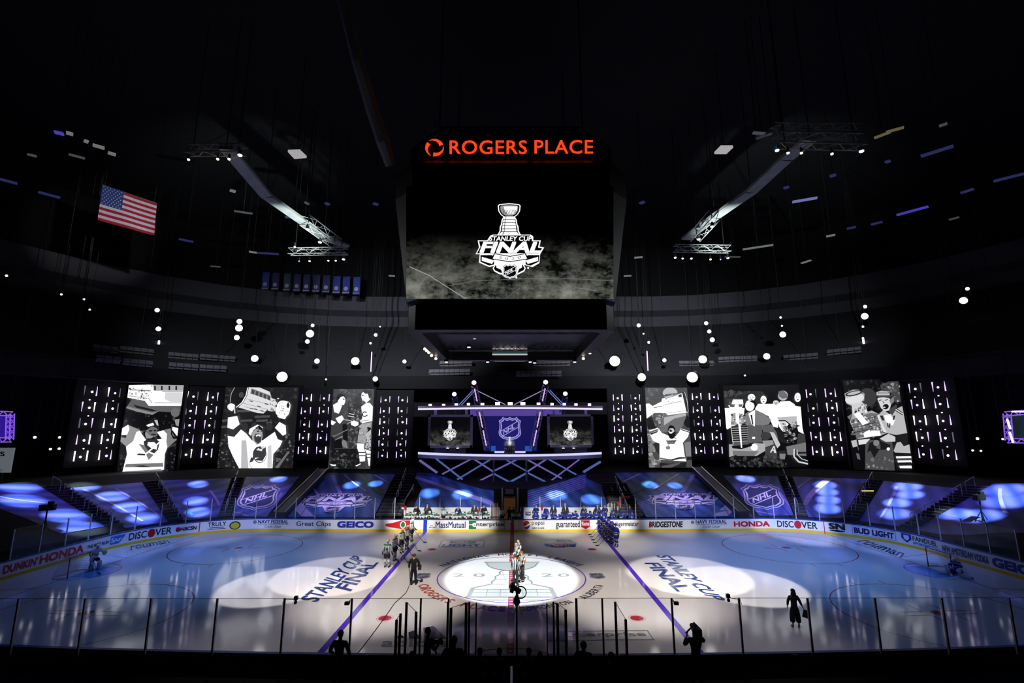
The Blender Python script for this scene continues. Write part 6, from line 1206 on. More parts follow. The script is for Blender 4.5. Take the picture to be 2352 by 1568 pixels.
# lit frames and sign at both picture edges
for pts, lab, m_ in (([(-20, 1010), (22, 1010), (24, 950), (-20, 948)], 'violet lit truss frame with blue screen cut by the left edge', TRUSS), ([(2318, 1012), (2375, 1012), (2375, 945), (2313, 950)], 'violet lit truss frame with dark green screen cut by the right edge', TRUSS)):
    P = [onY(x, y, 9.5) for x, y in pts]; c = sum(P, Vector()) / 4; t = thing('screen_frame', tuple(c), lab, 'screen frame'); b = MB()
    for k in range(4): truss(b, P[k] - c, P[(k + 1) % 4] - c, .35, .04, m=emis('frame_violet', (.28, .12, .9), .9))
    b.build('lattice', t); b = MB(); b.add([(p - c) * .9 + Vector((0, .3, 0)) for p in P], [(0, 1, 2, 3)], emis('frame_screen_blue' if P[0].x < 0 else 'frame_screen_green', (.02, .005, .25) if P[0].x < 0 else (.005, .015, .01), 1)); b.build('screen', t)
    for a_, c_ in ((((2313, 962), (2321, 985)), ((2319, 992), (2327, 1016)), ((2325, 945), (2352, 945))) if P[0].x > 0 else ()):
        l = MB(); l.tube([onY(*a_, 9.2) - c, onY(*c_, 9.2) - c], .07, TB_, 6); l.build('light_tube', t)
    b = MB(); b.tube([Vector((0, .5, 2)), Vector((0, .5, 39.8 - c.z))], .05, HB, 4); b.build('hanger', t)
A_, C_ = onY(-15, 1085, 9.8), onY(33, 1028, 9.8); b = MB(); b.box((0, 0, 0), (C_.x - A_.x, .2, C_.z - A_.z), emis('sign_face_lit', (.1, .11, .13), 1.0)); t = thing('sign', tuple((A_ + C_) / 2), 'grey sign with a dark letter cut off by the left edge', 'sign'); b.build('board', t).parent = t  # emission stands in for light on the sign face
b = MB(); b.flat(text2('S', bold=.04), lambda u, v: onY(1 + 9 * u, 1047 - 10 * v, 9.65) - Vector(t.location), BLK); b.build('letter', t)
b = MB(); b.box((0, 0, -2.5), (.2, .2, 3.5), BLK); b.build('support', t)
# unseen fill spots added to lift the upper tiers
for x in (-30, -14, 14, 30): spot('tier_fill', (x, 5, 22), (x * 1.25, 42, 19), 24 if abs(x) < 20 else 5, (.85, .9, 1.0), 70, 1.0)
# ------------------------------------------------------------------ people
def skin_mesh(nodes, edges, sub=1, fy=1.0, root=None):
    names = list(nodes); me = bpy.data.meshes.new('figure'); me.from_pydata([nodes[n][0] for n in names], [(names.index(a), names.index(b)) for a, b in edges], [])
    o = bpy.data.objects.new('figure', me); COL.objects.link(o); md = o.modifiers.new('s', 'SKIN'); md.use_smooth_shade = True; md.branch_smoothing = .3
    sv = me.skin_vertices[0].data
    for i, n in enumerate(names): r = nodes[n][1]; sv[i].radius = (r, r) if not isinstance(r, tuple) else r; sv[i].use_root = (n == (root or names[0]))
    if sub: m2 = o.modifiers.new('u', 'SUBSURF'); m2.levels = sub; m2.render_levels = sub
    dg = bpy.context.evaluated_depsgraph_get(); dg.update(); out = bpy.data.meshes.new_from_object(o.evaluated_get(dg)); bpy.data.objects.remove(o); bpy.data.meshes.remove(me)
    out.polygons.foreach_set('use_smooth', [True] * len(out.polygons)); return out
V3 = Vector
def lerp(a, b, t): return tuple(V3(a).lerp(V3(b), t))
# joint sets; figures face -Y, right hand at -X
def J_stand(**k):
    j = dict(pel=(0, 0, .97), spi=(0, .01, 1.13), che=(0, .01, 1.32), nek=(0, .01, 1.5), hed=(0, -.02, 1.66), top=(0, -.01, 1.76),
             sl=(.19, .01, 1.43), el=(.27, .03, 1.16), wl=(.28, -.04, .93), hl=(.28, -.07, .85), sr=(-.19, .01, 1.43), er=(-.27, .03, 1.16), wr=(-.28, -.04, .93), hr=(-.28, -.07, .85),
             pl=(.1, 0, .92), kl=(.12, -.02, .5), al=(.13, .02, .09), tl=(.15, -.14, .04), pr=(-.1, 0, .92), kr=(-.12, -.02, .5), ar=(-.13, .02, .09), tr=(-.15, -.14, .04))
    j.update(k); return j
def J_sit(**k):
    j = dict(pel=(0, .1, .52), spi=(0, .08, .7), che=(0, 0, .92), nek=(0, -.08, 1.08), hed=(0, -.15, 1.22), top=(0, -.16, 1.31),
             sl=(.2, -.04, 1.0), el=(.27, -.2, .76), wl=(.18, -.42, .78), hl=(.13, -.48, .78), sr=(-.2, -.04, 1.0), er=(-.27, -.2, .76), wr=(-.18, -.42, .78), hr=(-.13, -.48, .78),
             pl=(.1, .08, .5), kl=(.17, -.36, .52), al=(.17, -.34, .09), tl=(.19, -.5, .04), pr=(-.1, .08, .5), kr=(-.17, -.36, .52), ar=(-.17, -.34, .09), tr=(-.19, -.5, .04))
    j.update(k); return j
E0 = [('pel', 'spi'), ('spi', 'che'), ('che', 'nek'), ('nek', 'hed'), ('hed', 'top'), ('hed', 'nose'), ('hed', 'earl'), ('hed', 'earr')]
def body_mesh(j):
    h = V3(j['hed']); nd = {'pel': (j['pel'], .11), 'spi': (j['spi'], .115), 'che': (j['che'], .135), 'nek': (j['nek'], .055), 'hed': (j['hed'], .088), 'top': (j['top'], .062), 'nose': (tuple(h + V3((0, -.105, -.005))), .014), 'earl': (tuple(h + V3((.095, .01, 0))), .018), 'earr': (tuple(h + V3((-.095, .01, 0))), .018)}
    ed = list(E0)
    for s in 'lr':
        nd['s' + s] = (j['s' + s], .062); nd['e' + s] = (j['e' + s], .042); nd['w' + s] = (j['w' + s], .028); nd['h' + s] = (j['h' + s], .034)
        ed += [('che', 's' + s), ('s' + s, 'e' + s), ('e' + s, 'w' + s), ('w' + s, 'h' + s)]
        w_, hh = V3(j['w' + s]), V3(j['h' + s]); d = (hh - w_).normalized(); side = d.cross(V3((1 if s == 'l' else -1, 0, .001)))
        side = V3((0, 1, 0)) if side.length < .2 else side.normalized(); cur = V3((-.35 if s == 'l' else .35, 0, 0))
        for f in range(4):
            a = hh + side * (.03 - .02 * f) + d * .045; L_ = (.052, .06, .055, .042)[f]; nd['f%d%s' % (f, s)] = (tuple(a), .0095); nd['g%d%s' % (f, s)] = (tuple(a + (d + cur).normalized() * L_), .008); ed += [('h' + s, 'f%d%s' % (f, s)), ('f%d%s' % (f, s), 'g%d%s' % (f, s))]
        nd['t' + s + 'h'] = (tuple(w_.lerp(hh, .6) + side * .05 + d * .03), .010); ed += [('h' + s, 't' + s + 'h')]
        nd['p' + s] = (lerp(j['p' + s], j['k' + s], .3), .08); nd['k' + s] = (j['k' + s], .06); nd['a' + s] = (j['a' + s], .042); nd['t' + s] = (j['t' + s], .034)
        ed += [('pel', 'p' + s), ('p' + s, 'k' + s), ('k' + s, 'a' + s), ('a' + s, 't' + s)]
    return skin_mesh(nd, ed, 1)
def top_mesh(j, bulk=1.0, short=False, sub=1):
    nd = {'hem': (lerp(j['pel'], j['spi'], -.8), .172 * bulk), 'pel': (lerp(j['pel'], j['spi'], .1), .165 * bulk), 'spi': (j['spi'], .15 * bulk), 'che': (j['che'], .165 * bulk), 'nek': (lerp(j['che'], j['nek'], .72), .075)}
    ed = [('hem', 'pel'), ('pel', 'spi'), ('spi', 'che'), ('che', 'nek')]
    for s in 'lr':
        nd['s' + s] = (j['s' + s], .085 * bulk); nd['e' + s] = (j['e' + s], .066 * bulk); ed += [('che', 's' + s), ('s' + s, 'e' + s)]
        if not short: nd['w' + s] = (lerp(j['e' + s], j['w' + s], .92), .05 * bulk); ed += [('e' + s, 'w' + s)]
    return skin_mesh(nd, ed, sub)
def leg_mesh(j, r=(.118, .085, .06), to='a', frm='p', f=1.05):
    p = V3(j['pel']); d = (V3(j['spi']) - p).normalized()
    nd = {'w': (tuple(p + d * .05), r[0] * 1.22), 'c': (tuple(p - d * .05), r[0] * 1.15)}; ed = [('w', 'c')]
    for s in 'lr':
        nd['m' + s] = (lerp(j['p' + s], j['k' + s], .38), r[0]); nd['k' + s] = (j['k' + s] if to == 'a' else lerp(j['p' + s], j['k' + s], .85), r[1]); ed += [('c', 'm' + s), ('m' + s, 'k' + s)]
        if to == 'a': nd['a' + s] = (lerp(j['k' + s], j['a' + s], f), r[2]); ed += [('k' + s, 'a' + s)]
    return skin_mesh(nd, ed, 1)
def seg_mesh(a, b, r0, r1, mid=None):
    nd = {'a': (tuple(a), r0)}; ed = []
    if mid is not None: nd['m'] = (tuple(mid[0]), mid[1]); nd['b'] = (tuple(b), r1); ed = [('a', 'm'), ('m', 'b')]
    else: nd['b'] = (tuple(b), r1); ed = [('a', 'b')]
    return skin_mesh(nd, ed, 1)
def ellipsoid(mb, c, r, m, n=12, z0=-1.0, z1=1.0, tilt=0):
    R_ = Matrix.Rotation(tilt, 3, 'X'); vs = []; K = 7
    for i in range(K + 1):
        z = z0 + (z1 - z0) * i / K; q = sqrt(max(0.0, 1 - z * z)) + .001
        vs += [V3(c) + R_ @ V3((r[0] * q * cos(2 * pi * k / n), r[1] * q * sin(2 * pi * k / n), r[2] * z)) for k in range(n)]
    mb.add(vs, [(i * n + k, i * n + (k + 1) % n, (i + 1) * n + (k + 1) % n, (i + 1) * n + k) for i in range(K) for k in range(n)] + [tuple(range(n))[::-1], tuple(K * n + k for k in range(n))], m)
def childm(name, me, m, parent):
    me.materials.clear(); me.materials.append(m); o = bpy.data.objects.new(name, me); COL.objects.link(o); o.parent = parent; return o
SK = mat('skin_light', (.62, .36, .25), .55); SK2 = mat('skin_brown', (.22, .11, .07), .55); BLKC = mat('cloth_black', (.008, .008, .01), .85, noise=.3); HAIRB = mat('hair_brown', (.06, .03, .015), .6); HAIRG = mat('hair_grey', (.3, .28, .26), .6); DKS = mat('suit_charcoal', (.03, .03, .035), .8)
WH = (.75, .75, .76); GN = (0.0, .16, .05); BK = (.01, .01, .012); BL = (.01, .03, .3)
JW = ramp_mat('jersey_white_green', 2, [(.3, WH), (.90, BK), (.93, WH), (.96, BK), (.99, WH), (1.02, BK), (1.045, WH), (1.40, GN), (1.9, GN)])
JWs = ramp_mat('jersey_white_green_seated', 2, [(.2, WH), (.50, BK), (.53, WH), (.70, BK), (.72, WH), (.93, GN), (1.6, GN)])
JB = ramp_mat('jersey_blue_white', 2, [(.3, BL), (.93, WH), (.99, BL), (1.08, WH), (1.12, BL), (1.9, BL)]); JBs = ramp_mat('jersey_blue_white_seated', 2, [(.2, BL), (.52, WH), (.57, BL), (.74, WH), (.78, BL), (1.6, BL)])
SOW = ramp_mat('sock_white_black', 2, [(.0, WH), (.24, BK), (.27, WH), (.31, BK), (.34, WH), (.9, WH)]); SOB = ramp_mat('sock_blue_white', 2, [(.0, BL), (.26, WH), (.31, BL), (.9, BL)])
PB = mat('pants_black', (.01, .012, .012), .7); PBL = mat('pants_blue', (.008, .02, .2), .7); HWH = mat('helmet_white', (.8, .8, .8), .25, noise=.02); HBL = mat('helmet_blue', (.01, .03, .35), .25, noise=.02); GLV = mat('glove_black', (.012, .012, .014), .6); GLW = mat('glove_white', (.6, .6, .62), .6); BLADE = mat('skate_steel', (.6, .6, .62), .3, .8); STK = mat('stick_black', (.012, .012, .012), .4); STKW = mat('stick_white', (.7, .7, .72), .4)
REF = ramp_mat('referee_stripes', 0, [(0, BK), (.028, WH), (1, WH)], period=.055)
for m_ in (REF,): pass
EYE = mat('eye_dark', (.02, .015, .012), .3)
def face_parts(j, t, mouth=True):
    h = V3(j['hed']); b = MB()
    for s in (-1, 1): ellipsoid(b, h + V3((.033 * s, -.082, .018)), (.013, .008, .009), EYE, 8)
    b.build('eyes', t)
    b = MB(); ellipsoid(b, h + V3((0, -.08, -.05)), (.028, .01, .007), mat('lip', (.35, .12, .1), .5), 8); b.build('mouth', t)
def hair(j, t, m, long=False, bald=False):
    if bald: return
    h = V3(j['hed']); b = MB(); ellipsoid(b, h + V3((0, .022, .03)), (.102, .108, .105), m, 14, -.15, 1.0, radians(-18)); b.build('hair', t)
    if long: b = MB(); ellipsoid(b, h + V3((0, .06, -.12)), (.12, .07, .2), m, 14); b.build('long_hair', t)
def person(label, j, o, cat='person', group=None, skin=None, top=None, legs=None, top_name='jacket', shoes=True, hairm=HAIRB, bald=False, long=False, bulk=1.0, short=False, shirt=False, hands=None):
    t = thing('person', (0, 0, 0), label, cat, group); childm('body', body_mesh(j), skin or SK, t)
    if top: childm(top_name, top_mesh(j, bulk, short), top, t)
    if legs: childm('trousers', leg_mesh(j), legs, t)
    face_parts(j, t); hair(j, t, hairm, long, bald)
    if shoes:
        for s in 'lr': childm('shoe', seg_mesh(V3(j['a' + s]) + V3((0, .03, -.03)), V3(j['t' + s]) + V3((0, -.03, .005)), .05, .038), BLKC, t)
    if shirt:
        c = V3(j['che']); b = MB(); b.add([c + V3(p) for p in ((-.045, -.185, .09), (.045, -.185, .09), (.012, -.19, -.2), (-.012, -.19, -.2))], [(0, 1, 2, 3)], mat('shirt_white', (.75, .75, .78), .7)); b.add([c + V3(p) for p in ((-.04, -.17, .09), (.04, -.17, .09), (.03, -.08, .17), (-.03, -.08, .17))], [(0, 1, 2, 3)], mat('shirt_white', (.75, .75, .78), .7)); b.build('shirt_front', t)
        b = MB(); b.add([c + V3(p) for p in ((-.014, -.195, .08), (.014, -.195, .08), (.018, -.2, -.16), (0, -.2, -.19), (-.018, -.2, -.16))], [(0, 1, 2, 3, 4)], shirt if shirt is not True else DKS); b.build('tie', t)
    t.location = o[0]; t.rotation_euler = (0, 0, o[1]); return t
def hockey(label, j, o, jm, pm, sm, hm, gm, group, stick=None, skates=True, number=None, cat='hockey player', helmet=True):
    t = thing('hockey_player', (0, 0, 0), label, cat, group); childm('body', body_mesh(j), SK, t)
    jo = childm('jersey', top_mesh(j, 1.28), jm, t); childm('pants', leg_mesh(j, (.16, .14, .1), to='k'), pm, t); face_parts(j, t)
    for s in 'lr':
        childm('sock', seg_mesh(lerp(j['k' + s], j['p' + s], .08), lerp(j['a' + s], j['k' + s], .02), .095, .06, (lerp(j['k' + s], j['a' + s], .4), .088)), sm, t)
        w_, hh = V3(j['w' + s]), V3(j['h' + s]); d = (hh - w_).normalized(); me = skin_mesh({'a': (tuple(w_ - d * .06), .066), 'b': (tuple(hh), .07), 'c': (tuple(hh + d * .09), .045), 'd': (tuple(hh + d * .05 + V3((0, -.07, .0))), .025)}, [('a', 'b'), ('b', 'c'), ('b', 'd')]); childm('glove', me, gm, t)
        if skates:
            a, q = V3(j['a' + s]), V3(j['t' + s]); sk_ = childm('skate', seg_mesh(a + V3((0, .03, .0)), q + V3((0, .0, .035)), .062, .04, (lerp(a + V3((0, .02, -.02)), q, .35), .052)), GLV, t); b = MB(); m_ = (a + q) / 2; dd = q - a; b.box((m_.x, m_.y - .0, .012), (.012, .3, .035), BLADE, math.atan2(dd.y, dd.x) + pi / 2); b.build('blade', sk_)
    if helmet:
        h = V3(j['hed']); b = MB(); ellipsoid(b, h + V3((0, .01, .04)), (.125, .145, .125), hm, 16, -.3, 1.0, radians(-8)); b.build('helmet', t)
    if stick:
        a, c = V3(stick[0]), V3(stick[1]); d = (a - c).normalized(); b = MB(); b.tube([a, c], .016, STK, 6); so_ = b.build('stick', t); b = MB(); f_ = V3((c.x - a.x, c.y - a.y, 0)).normalized(); ang = math.atan2(f_.y, f_.x); b.box(tuple(c + f_ * .13 + V3((0, 0, .02))), (.3, .02, .07), STK, ang); b.build('stick_blade', so_)
    if number:
        b = MB(); b.flat(text2(number, bold=.04), lambda u, v: V3((.13 - .26 * u, .245 - .02 * abs(u - .5), 1.08 + .26 * v)), mat('number_dark_green', (0, .06, .03), .7)); b.flat(text2('BENN', bold=.03), lambda u, v: V3((.11 - .22 * u, .24, 1.37 + .05 * v)), mat('number_dark_green', (0, .06, .03), .7)); b.build('number', jo)
    t.location = o[0]; t.rotation_euler = (0, 0, o[1]); return t
GW, GBL = 'players in white and green lined up on the left blue line', 'players in blue lined up on the right blue line'
def foot(px, py): p = onZ(px, py, 0); return (p.x, p.y, 0.0)
# facing angle: rz rotates the -Y facing; rz=+90deg faces +X, -90 faces -X
RA = radians
jp = J_stand(hed=(0, -.06, 1.62), top=(0, -.06, 1.73), hl=(.2, -.28, .9), wl=(.24, -.2, .95), el=(.3, .02, 1.14), hr=(-.2, -.26, .95), wr=(-.24, -.18, 1.0), er=(-.3, .02, 1.18))
jq = J_stand(hed=(0, -.06, 1.62), top=(0, -.06, 1.73))
Z0 = .03
jb = J_stand(hed=(0, -.05, 1.63), top=(0, -.05, 1.74), el=(.31, .02, 1.16), er=(-.31, .02, 1.16), wl=(.33, -.03, .92), wr=(-.33, -.03, .92), hl=(.34, -.05, .83), hr=(-.34, -.05, .83))
hockey('white-jersey hockey player with number 14, nearest on the left blue line', jb, (foot(888, 1303), RA(172)), JW, PB, SOW, HWH, GLV, GW, number='14')
L2 = hockey('white-jersey hockey player with stick, just behind the number 14 player', jp, (foot(906, 1287), RA(75)), JW, PB, SOW, HWH, GLV, GW, stick=((-.22, -.26, .95), (-.25, -1.15, .03)))
dup(L2, foot(922, 1270), RA(65), 'white-jersey hockey player, third from the near end of the left blue line', GW)
dup(L2, foot(934, 1261), RA(70), 'white-jersey hockey player, fourth from the near end of the left blue line', GW)
dup(L2, foot(945, 1243), RA(80), 'white-jersey hockey player holding a long stick, farthest of the left blue line near the boards', GW)
R1 = hockey('hockey player in blue with white bands, nearest of the blue team line', jb, (foot(1416, 1256), RA(-60)), JB, PBL, SOB, HBL, GLV, GBL)
R2 = hockey('blue-jersey hockey player, second from the near end of the right blue line', jp, (foot(1407, 1250), RA(-80)), JB, PBL, SOB, HBL, GLV, GBL, stick=((.2, -.26, .95), (.25, -1.25, .03)))
for i, (x, y) in enumerate(((1401, 1244), (1395, 1237), (1389, 1230), (1383, 1224))):
    dup(R2, foot(x, y), RA(-82 + 4 * i), 'blue-jersey hockey player, %s from the near end of the right blue line' % ORD[i + 2], GBL)
b = MB(); ellipsoid(b, (0, 0, 0), (.13, .13, .24), mat('hair_auburn', (.2, .06, .03), .6), 14); hh = b.build('long_hair', R2); hh.location = (0, .05, 1.58)
# officials at centre ice
jr = J_stand(hed=(0, -.06, 1.62), top=(0, -.05, 1.73), hl=(.08, -.24, .93), wl=(.14, -.2, .97), el=(.27, -.0, 1.14), hr=(-.08, -.25, .95), wr=(-.14, -.2, .98), er=(-.27, -.0, 1.15))
GR = 'officials in striped shirts standing at centre ice'; BTR = mat('trousers_black', (.02, .02, .022), .7)
person('bald official in striped shirt, farthest of the four at centre ice', jr, (foot(1192, 1301), RA(-65)), 'official', GR, top=REF, legs=BTR, bald=True, top_name='striped_shirt')
person('official in striped shirt with short hair, third from the camera at centre ice', jr, (foot(1187, 1311), RA(-60)), 'official', GR, top=REF, legs=BTR, hairm=HAIRG, top_name='striped_shirt')
r3 = person('official in striped shirt with orange armband and ginger hair at centre ice', jr, (foot(1199, 1335), RA(-55)), 'official', GR, top=REF, legs=BTR, hairm=mat('hair_ginger', (.3, .1, .02), .6), top_name='striped_shirt')
b = MB(); b.lathe([(.082, -.05), (.086, 0), (.082, .05)], mat('armband_orange', (.8, .25, .02), .6), (.25, .0, 1.25), 12); b.build('armband', r3); b = MB(); b.lathe([(.082, -.05), (.086, 0), (.082, .05)], mat('armband_orange', (.8, .25, .02), .6), (-.25, .0, 1.25), 12); b.build('armband', r3)
person('dark-haired official in striped shirt, nearest of the four at centre ice', J_stand(hed=(0, -.05, 1.63), top=(0, -.04, 1.74)), (foot(1184, 1345), RA(150)), 'official', GR, top=REF, legs=BTR, top_name='striped_shirt')
# people on the ice in black
jc = J_stand(hed=(0, -.07, 1.62), top=(0, -.06, 1.72), er=(-.32, .0, 1.18), wr=(-.22, -.2, 1.02), hr=(-.18, -.26, .98))
cmn = person('person in a black suit seen from behind, walking with a cable and camera', jc, (foot(949, 1343), RA(186)), 'person', top=BLKC, legs=BLKC, bulk=1.12, skin=SK)
b = MB(); b.box((.38, -.15, .93), (.18, .32, .22), GLV); b.lathe([(.06, 0), (.075, .16)], GLV, (.38, -.36, .93), 12, V3((0, -1, 0))); o_ = b.build('handheld_camera'); o_.matrix_world = cmn.matrix_basis.copy() if False else Matrix.Translation(cmn.location) @ Matrix.Rotation(RA(186), 4, 'Z') @ Matrix.Translation((-.72, 0, 0)); tag(o_, 'black camera held at the hip by the black-suited person', 'camera')
cp = [onZ(*p) for p in ((942, 1338), (938, 1350), (932, 1362), (918, 1375), (906, 1386), (893, 1405), (879, 1425), (865, 1444), (850, 1464), (836, 1482), (822, 1500))]
hd = V3((cmn.location.x - .28, cmn.location.y, .88)); b = MB(); b.tube([hd, hd * .5 + V3(cp[0]) * .5, V3(cp[0]) + V3((0, 0, .02))] + [p + V3((0, 0, .02)) for p in cp[1:]], .018, STK, 6); tag(b.build('cable'), 'thin black cable trailing over the ice to the near boards', 'cable')
wmn = person('long-haired woman in black holding a clipboard on the right ice', J_stand(hed=(0, -.02, 1.6), top=(0, -.01, 1.7), er=(-.26, .03, 1.15), wr=(-.36, -.05, .95), hr=(-.4, -.07, .87), sl=(.17, .01, 1.38), sr=(-.17, .01, 1.38)), (foot(1829, 1441), RA(170)), 'person', top=BLKC, legs=None, long=True, hairm=mat('hair_black', (.008, .006, .005), .5), bulk=.98)
j_ = J_stand(); childm('wide_trousers', leg_mesh(j_, (.125, .13, .13), f=.72), BLKC, wmn); wmn.scale = (1, 1, .98)
wc = wmn.location + Matrix.Rotation(RA(170), 3, 'Z') @ V3((-.4, -.1, .72)); b = MB(); b.box((0, 0, 0), (.26, .03, .34), mat('clipboard_grey', (.03, .03, .035), .6), .2, Matrix.Rotation(.35, 3, 'Y')); o_ = b.build('clipboard'); hx = onY(1850, 1409, wmn.location.y); o_.location = (hx.x, wmn.location.y - .02, hx.z); tag(o_, 'dark clipboard hanging from the long-haired woman\'s hand', 'clipboard')
# goalkeepers and nets
NETW = mat('net_white', (.45, .45, .5), .8); NRED = mat('net_red', (.35, .01, .02), .4)
def net(px_, py_, sx, label):
    c = onZ(px_, py_, 0); t = thing('goal_net', (c.x, c.y, 0), label, 'goal net', 'hockey goals'); b = MB(); r = .035
    b.tube([(0, -.915, 0), (0, -.915, 1.22), (0, .915, 1.22), (0, .915, 0)], r, NRED, 8); b.build('posts', t)
    b = MB(); b.tube([(0, -.915, .03), (sx * .75, -1.1, .03), (sx * 1.05, -.6, .03), (sx * 1.05, .6, .03), (sx * .75, 1.1, .03), (0, .915, .03)], .02, NETW, 6); b.tube([(0, -.915, 1.22), (sx * .45, -.8, 1.2), (sx * .5, 0, 1.2), (sx * .45, .8, 1.2), (0, .915, 1.22)], .02, NETW, 6); b.build('base_frame', t)
    b = MB()
    for i in range(15):
        y = -.9 + 1.8 * i / 14; b.tube([(0, y, 1.22), (sx * .48, y * .93, 1.2), (sx * 1.03, y * .95, .03)], .006, NETW, 3, False)
    for i in range(9):
        z = 1.2 - 1.15 * i / 8; x = sx * (.48 + .55 * i / 8); b.tube([(0, -.915, z), (x, -.88, z), (x, .88, z), (0, .915, z)], .006, NETW, 3, False)
    b.build('netting', t); return t
net(184, 1319, -1, 'goal net on the left with the leaning goalkeeper'); net(2160, 1310, 1, 'goal net at the right end over its blue crease')
def goalie(label, o, jm, pm, sm, hm, sit=False):
    j = J_stand(pel=(0, .05, .85), spi=(0, 0, 1.03), che=(0, -.08, 1.22), nek=(0, -.14, 1.38), hed=(0, -.24, 1.5), top=(0, -.24, 1.61), sl=(.2, -.08, 1.32), sr=(-.2, -.08, 1.32), el=(.32, -.18, 1.12), wl=(.3, -.4, 1.1), hl=(.3, -.48, 1.1), er=(-.34, -.12, 1.08), wr=(-.3, -.3, .9), hr=(-.3, -.36, .84), pl=(.13, .03, .82), pr=(-.13, .03, .82), kl=(.2, -.12, .47), kr=(-.2, -.12, .47), al=(.24, 0, .1), ar=(-.24, 0, .1), tl=(.27, -.16, .05), tr=(-.27, -.16, .05))
    if sit: j = J_sit(pel=(0, .1, .3), spi=(0, .06, .5), che=(0, -.02, .7), nek=(0, -.1, .85), hed=(0, -.16, .97), top=(0, -.16, 1.07), sl=(.2, -.03, .8), sr=(-.2, -.03, .8), el=(.3, -.2, .55), er=(-.3, -.2, .55), wl=(.28, -.42, .45), wr=(-.28, -.42, .45), hl=(.28, -.48, .42), hr=(-.28, -.48, .42), pl=(.1, .05, .28), pr=(-.1, .05, .28), kl=(.35, -.3, .16), kr=(-.35, -.3, .16), al=(.75, -.2, .1), ar=(-.75, -.2, .1), tl=(.85, -.3, .08), tr=(-.85, -.3, .08))
    t = hockey(label, j, o, jm, pm, sm, hm, GLW, 'goalkeepers', cat='goalkeeper', stick=None if sit else ((-.3, -.36, .9), (-.2, -1.3, .03)))
    for s in 'lr':
        k, a = V3(j['k' + s]), V3(j['a' + s]); b = MB(); m_ = (k + a) / 2 + V3((0, -.09, .03)); b.tube([k + (k - a) * .35 + V3((0, -.06, 0)), k + V3((0, -.12, 0)), a + V3((0, -.12, 0))], [.1, .14, .12], GLW, 8); b.build('leg_pad', t)
    b = MB(); h_ = V3(j['hr']); b.box(tuple(h_ + V3((-.03, -.06, .03))), (.2, .06, .36), GLW); b.build('blocker', t); b = MB(); ellipsoid(b, tuple(V3(j['hl']) + V3((0, -.05, 0))), (.14, .07, .16), GLW, 10); b.build('catching_glove', t)
    return t
goalie('goalkeeper in white gear bending over the left goal crossbar', (foot(214, 1309), RA(60)), JW, PB, SOW, HWH)
goalie('goalkeeper stretching low on the ice beside the right goal', (foot(2200, 1322), RA(-60)), JBs, PBL, SOB, HWH, True)

# ------------------------------------------------------------------ benches behind the far boards
YBN = bpt(s_of_px(1176)).y
bf = MB(); bf.box((0, YBN + 1.55, .2), (26, 2.7, .4), mat('bench_floor', (.03, .03, .035), .8)); struct(bf.build('floor_bench'))
ADW = mat('bench_ad_white', (.72, .72, .75), .5, noise=.03)
def yb(px, py, d): return onY(px, py, YBN + d)
for x0, x1, lab in ((921, 1148, 'long white bench wall printed with small blue logos behind the white team'), (1195, 1426, 'long white bench wall printed with small blue logos behind the blue team')):
    A_, C_ = yb(x0, 1194, 2.7), yb(x1, 1165, 2.7); t = thing('bench_wall', (A_.x, A_.y, 0), lab, 'bench wall', 'white bench walls'); b = MB(); b.box(((C_.x - A_.x) / 2, .05, C_.z / 2), (C_.x - A_.x, .08, C_.z), ADW); b.build('board', t)
    for i in range(5):
        xx = .5 + i * (C_.x - A_.x - 2) / 4.3; b = MB(); b.add([(xx, -.01, C_.z - .72), (xx + .5, -.01, C_.z - .72), (xx + .5, -.01, C_.z - .38), (xx, -.01, C_.z - .38)], [(0, 1, 2, 3)], KNAV); b.flat(text2('TGH', bold=.04), lambda u, v: V3((xx + .06 + .38 * u, -.015, C_.z - .63 + .18 * v)), KWHT); b.flat(text2('Tampa', bold=.01), lambda u, v: V3((xx + .6 + .5 * u, -.015, C_.z - .52 + .12 * v)), KNAV); b.flat(text2('General', bold=.01), lambda u, v: V3((xx + .6 + .5 * u, -.015, C_.z - .7 + .12 * v)), KNAV); b.build('logo', t)
    t2 = thing('bench', (A_.x, YBN + 1.3, .4), 'long dark players bench behind the %s team boards' % ('white' if x0 < 1000 else 'blue'), 'bench', 'players benches'); b = MB(); b.box(((C_.x - A_.x) / 2, 0, .42), (C_.x - A_.x - .6, .35, .06), GLV); b.build('seat', t2)
    for q in range(5): b = MB(); b.box((.6 + q * (C_.x - A_.x - 1.2) / 4, 0, .2), (.08, .3, .4), GLV); b.build('leg', t2)
GPX = [(964, 1011, 1058, 1105), (1240, 1287, 1333, 1381, 1424)]
for side, xs in zip(('white team', 'blue team'), GPX):
    for i, (a, c) in enumerate(zip(xs, xs[1:])): A_, C_ = yb(a, 1150, 2.85), yb(c, 1150, 2.85); zt = yb(a, 1141, 2.85).z; glass_panel((A_.x, A_.y, 0), (C_.x, C_.y, 0), .4, zt, 'clear glass behind the %s bench, %s pane from the left' % (side, ORD[i]), 'glass behind the benches', both=(i == len(xs) - 2))
SEATS_W = [(937, 1178), (953, 1177), (971, 1179), (987, 1174), (1003, 1177), (1031, 1177), (1048, 1178), (1063, 1176), (1079, 1173), (1092, 1177), (1116, 1176)]
FW0 = .42
js = J_sit(); js2 = J_sit(hed=(.03, -.2, 1.17), top=(.03, -.23, 1.25), nek=(.01, -.1, 1.06), wl=(.1, -.45, .86), hl=(.04, -.5, .87), wr=(-.22, -.4, .72), hr=(-.2, -.46, .68))
GS1, GS2 = 'players in white and green seated on the left bench', 'players in blue seated on the right bench'
LABW = 'seated hockey player in white and green, %s from the left end of the left bench'
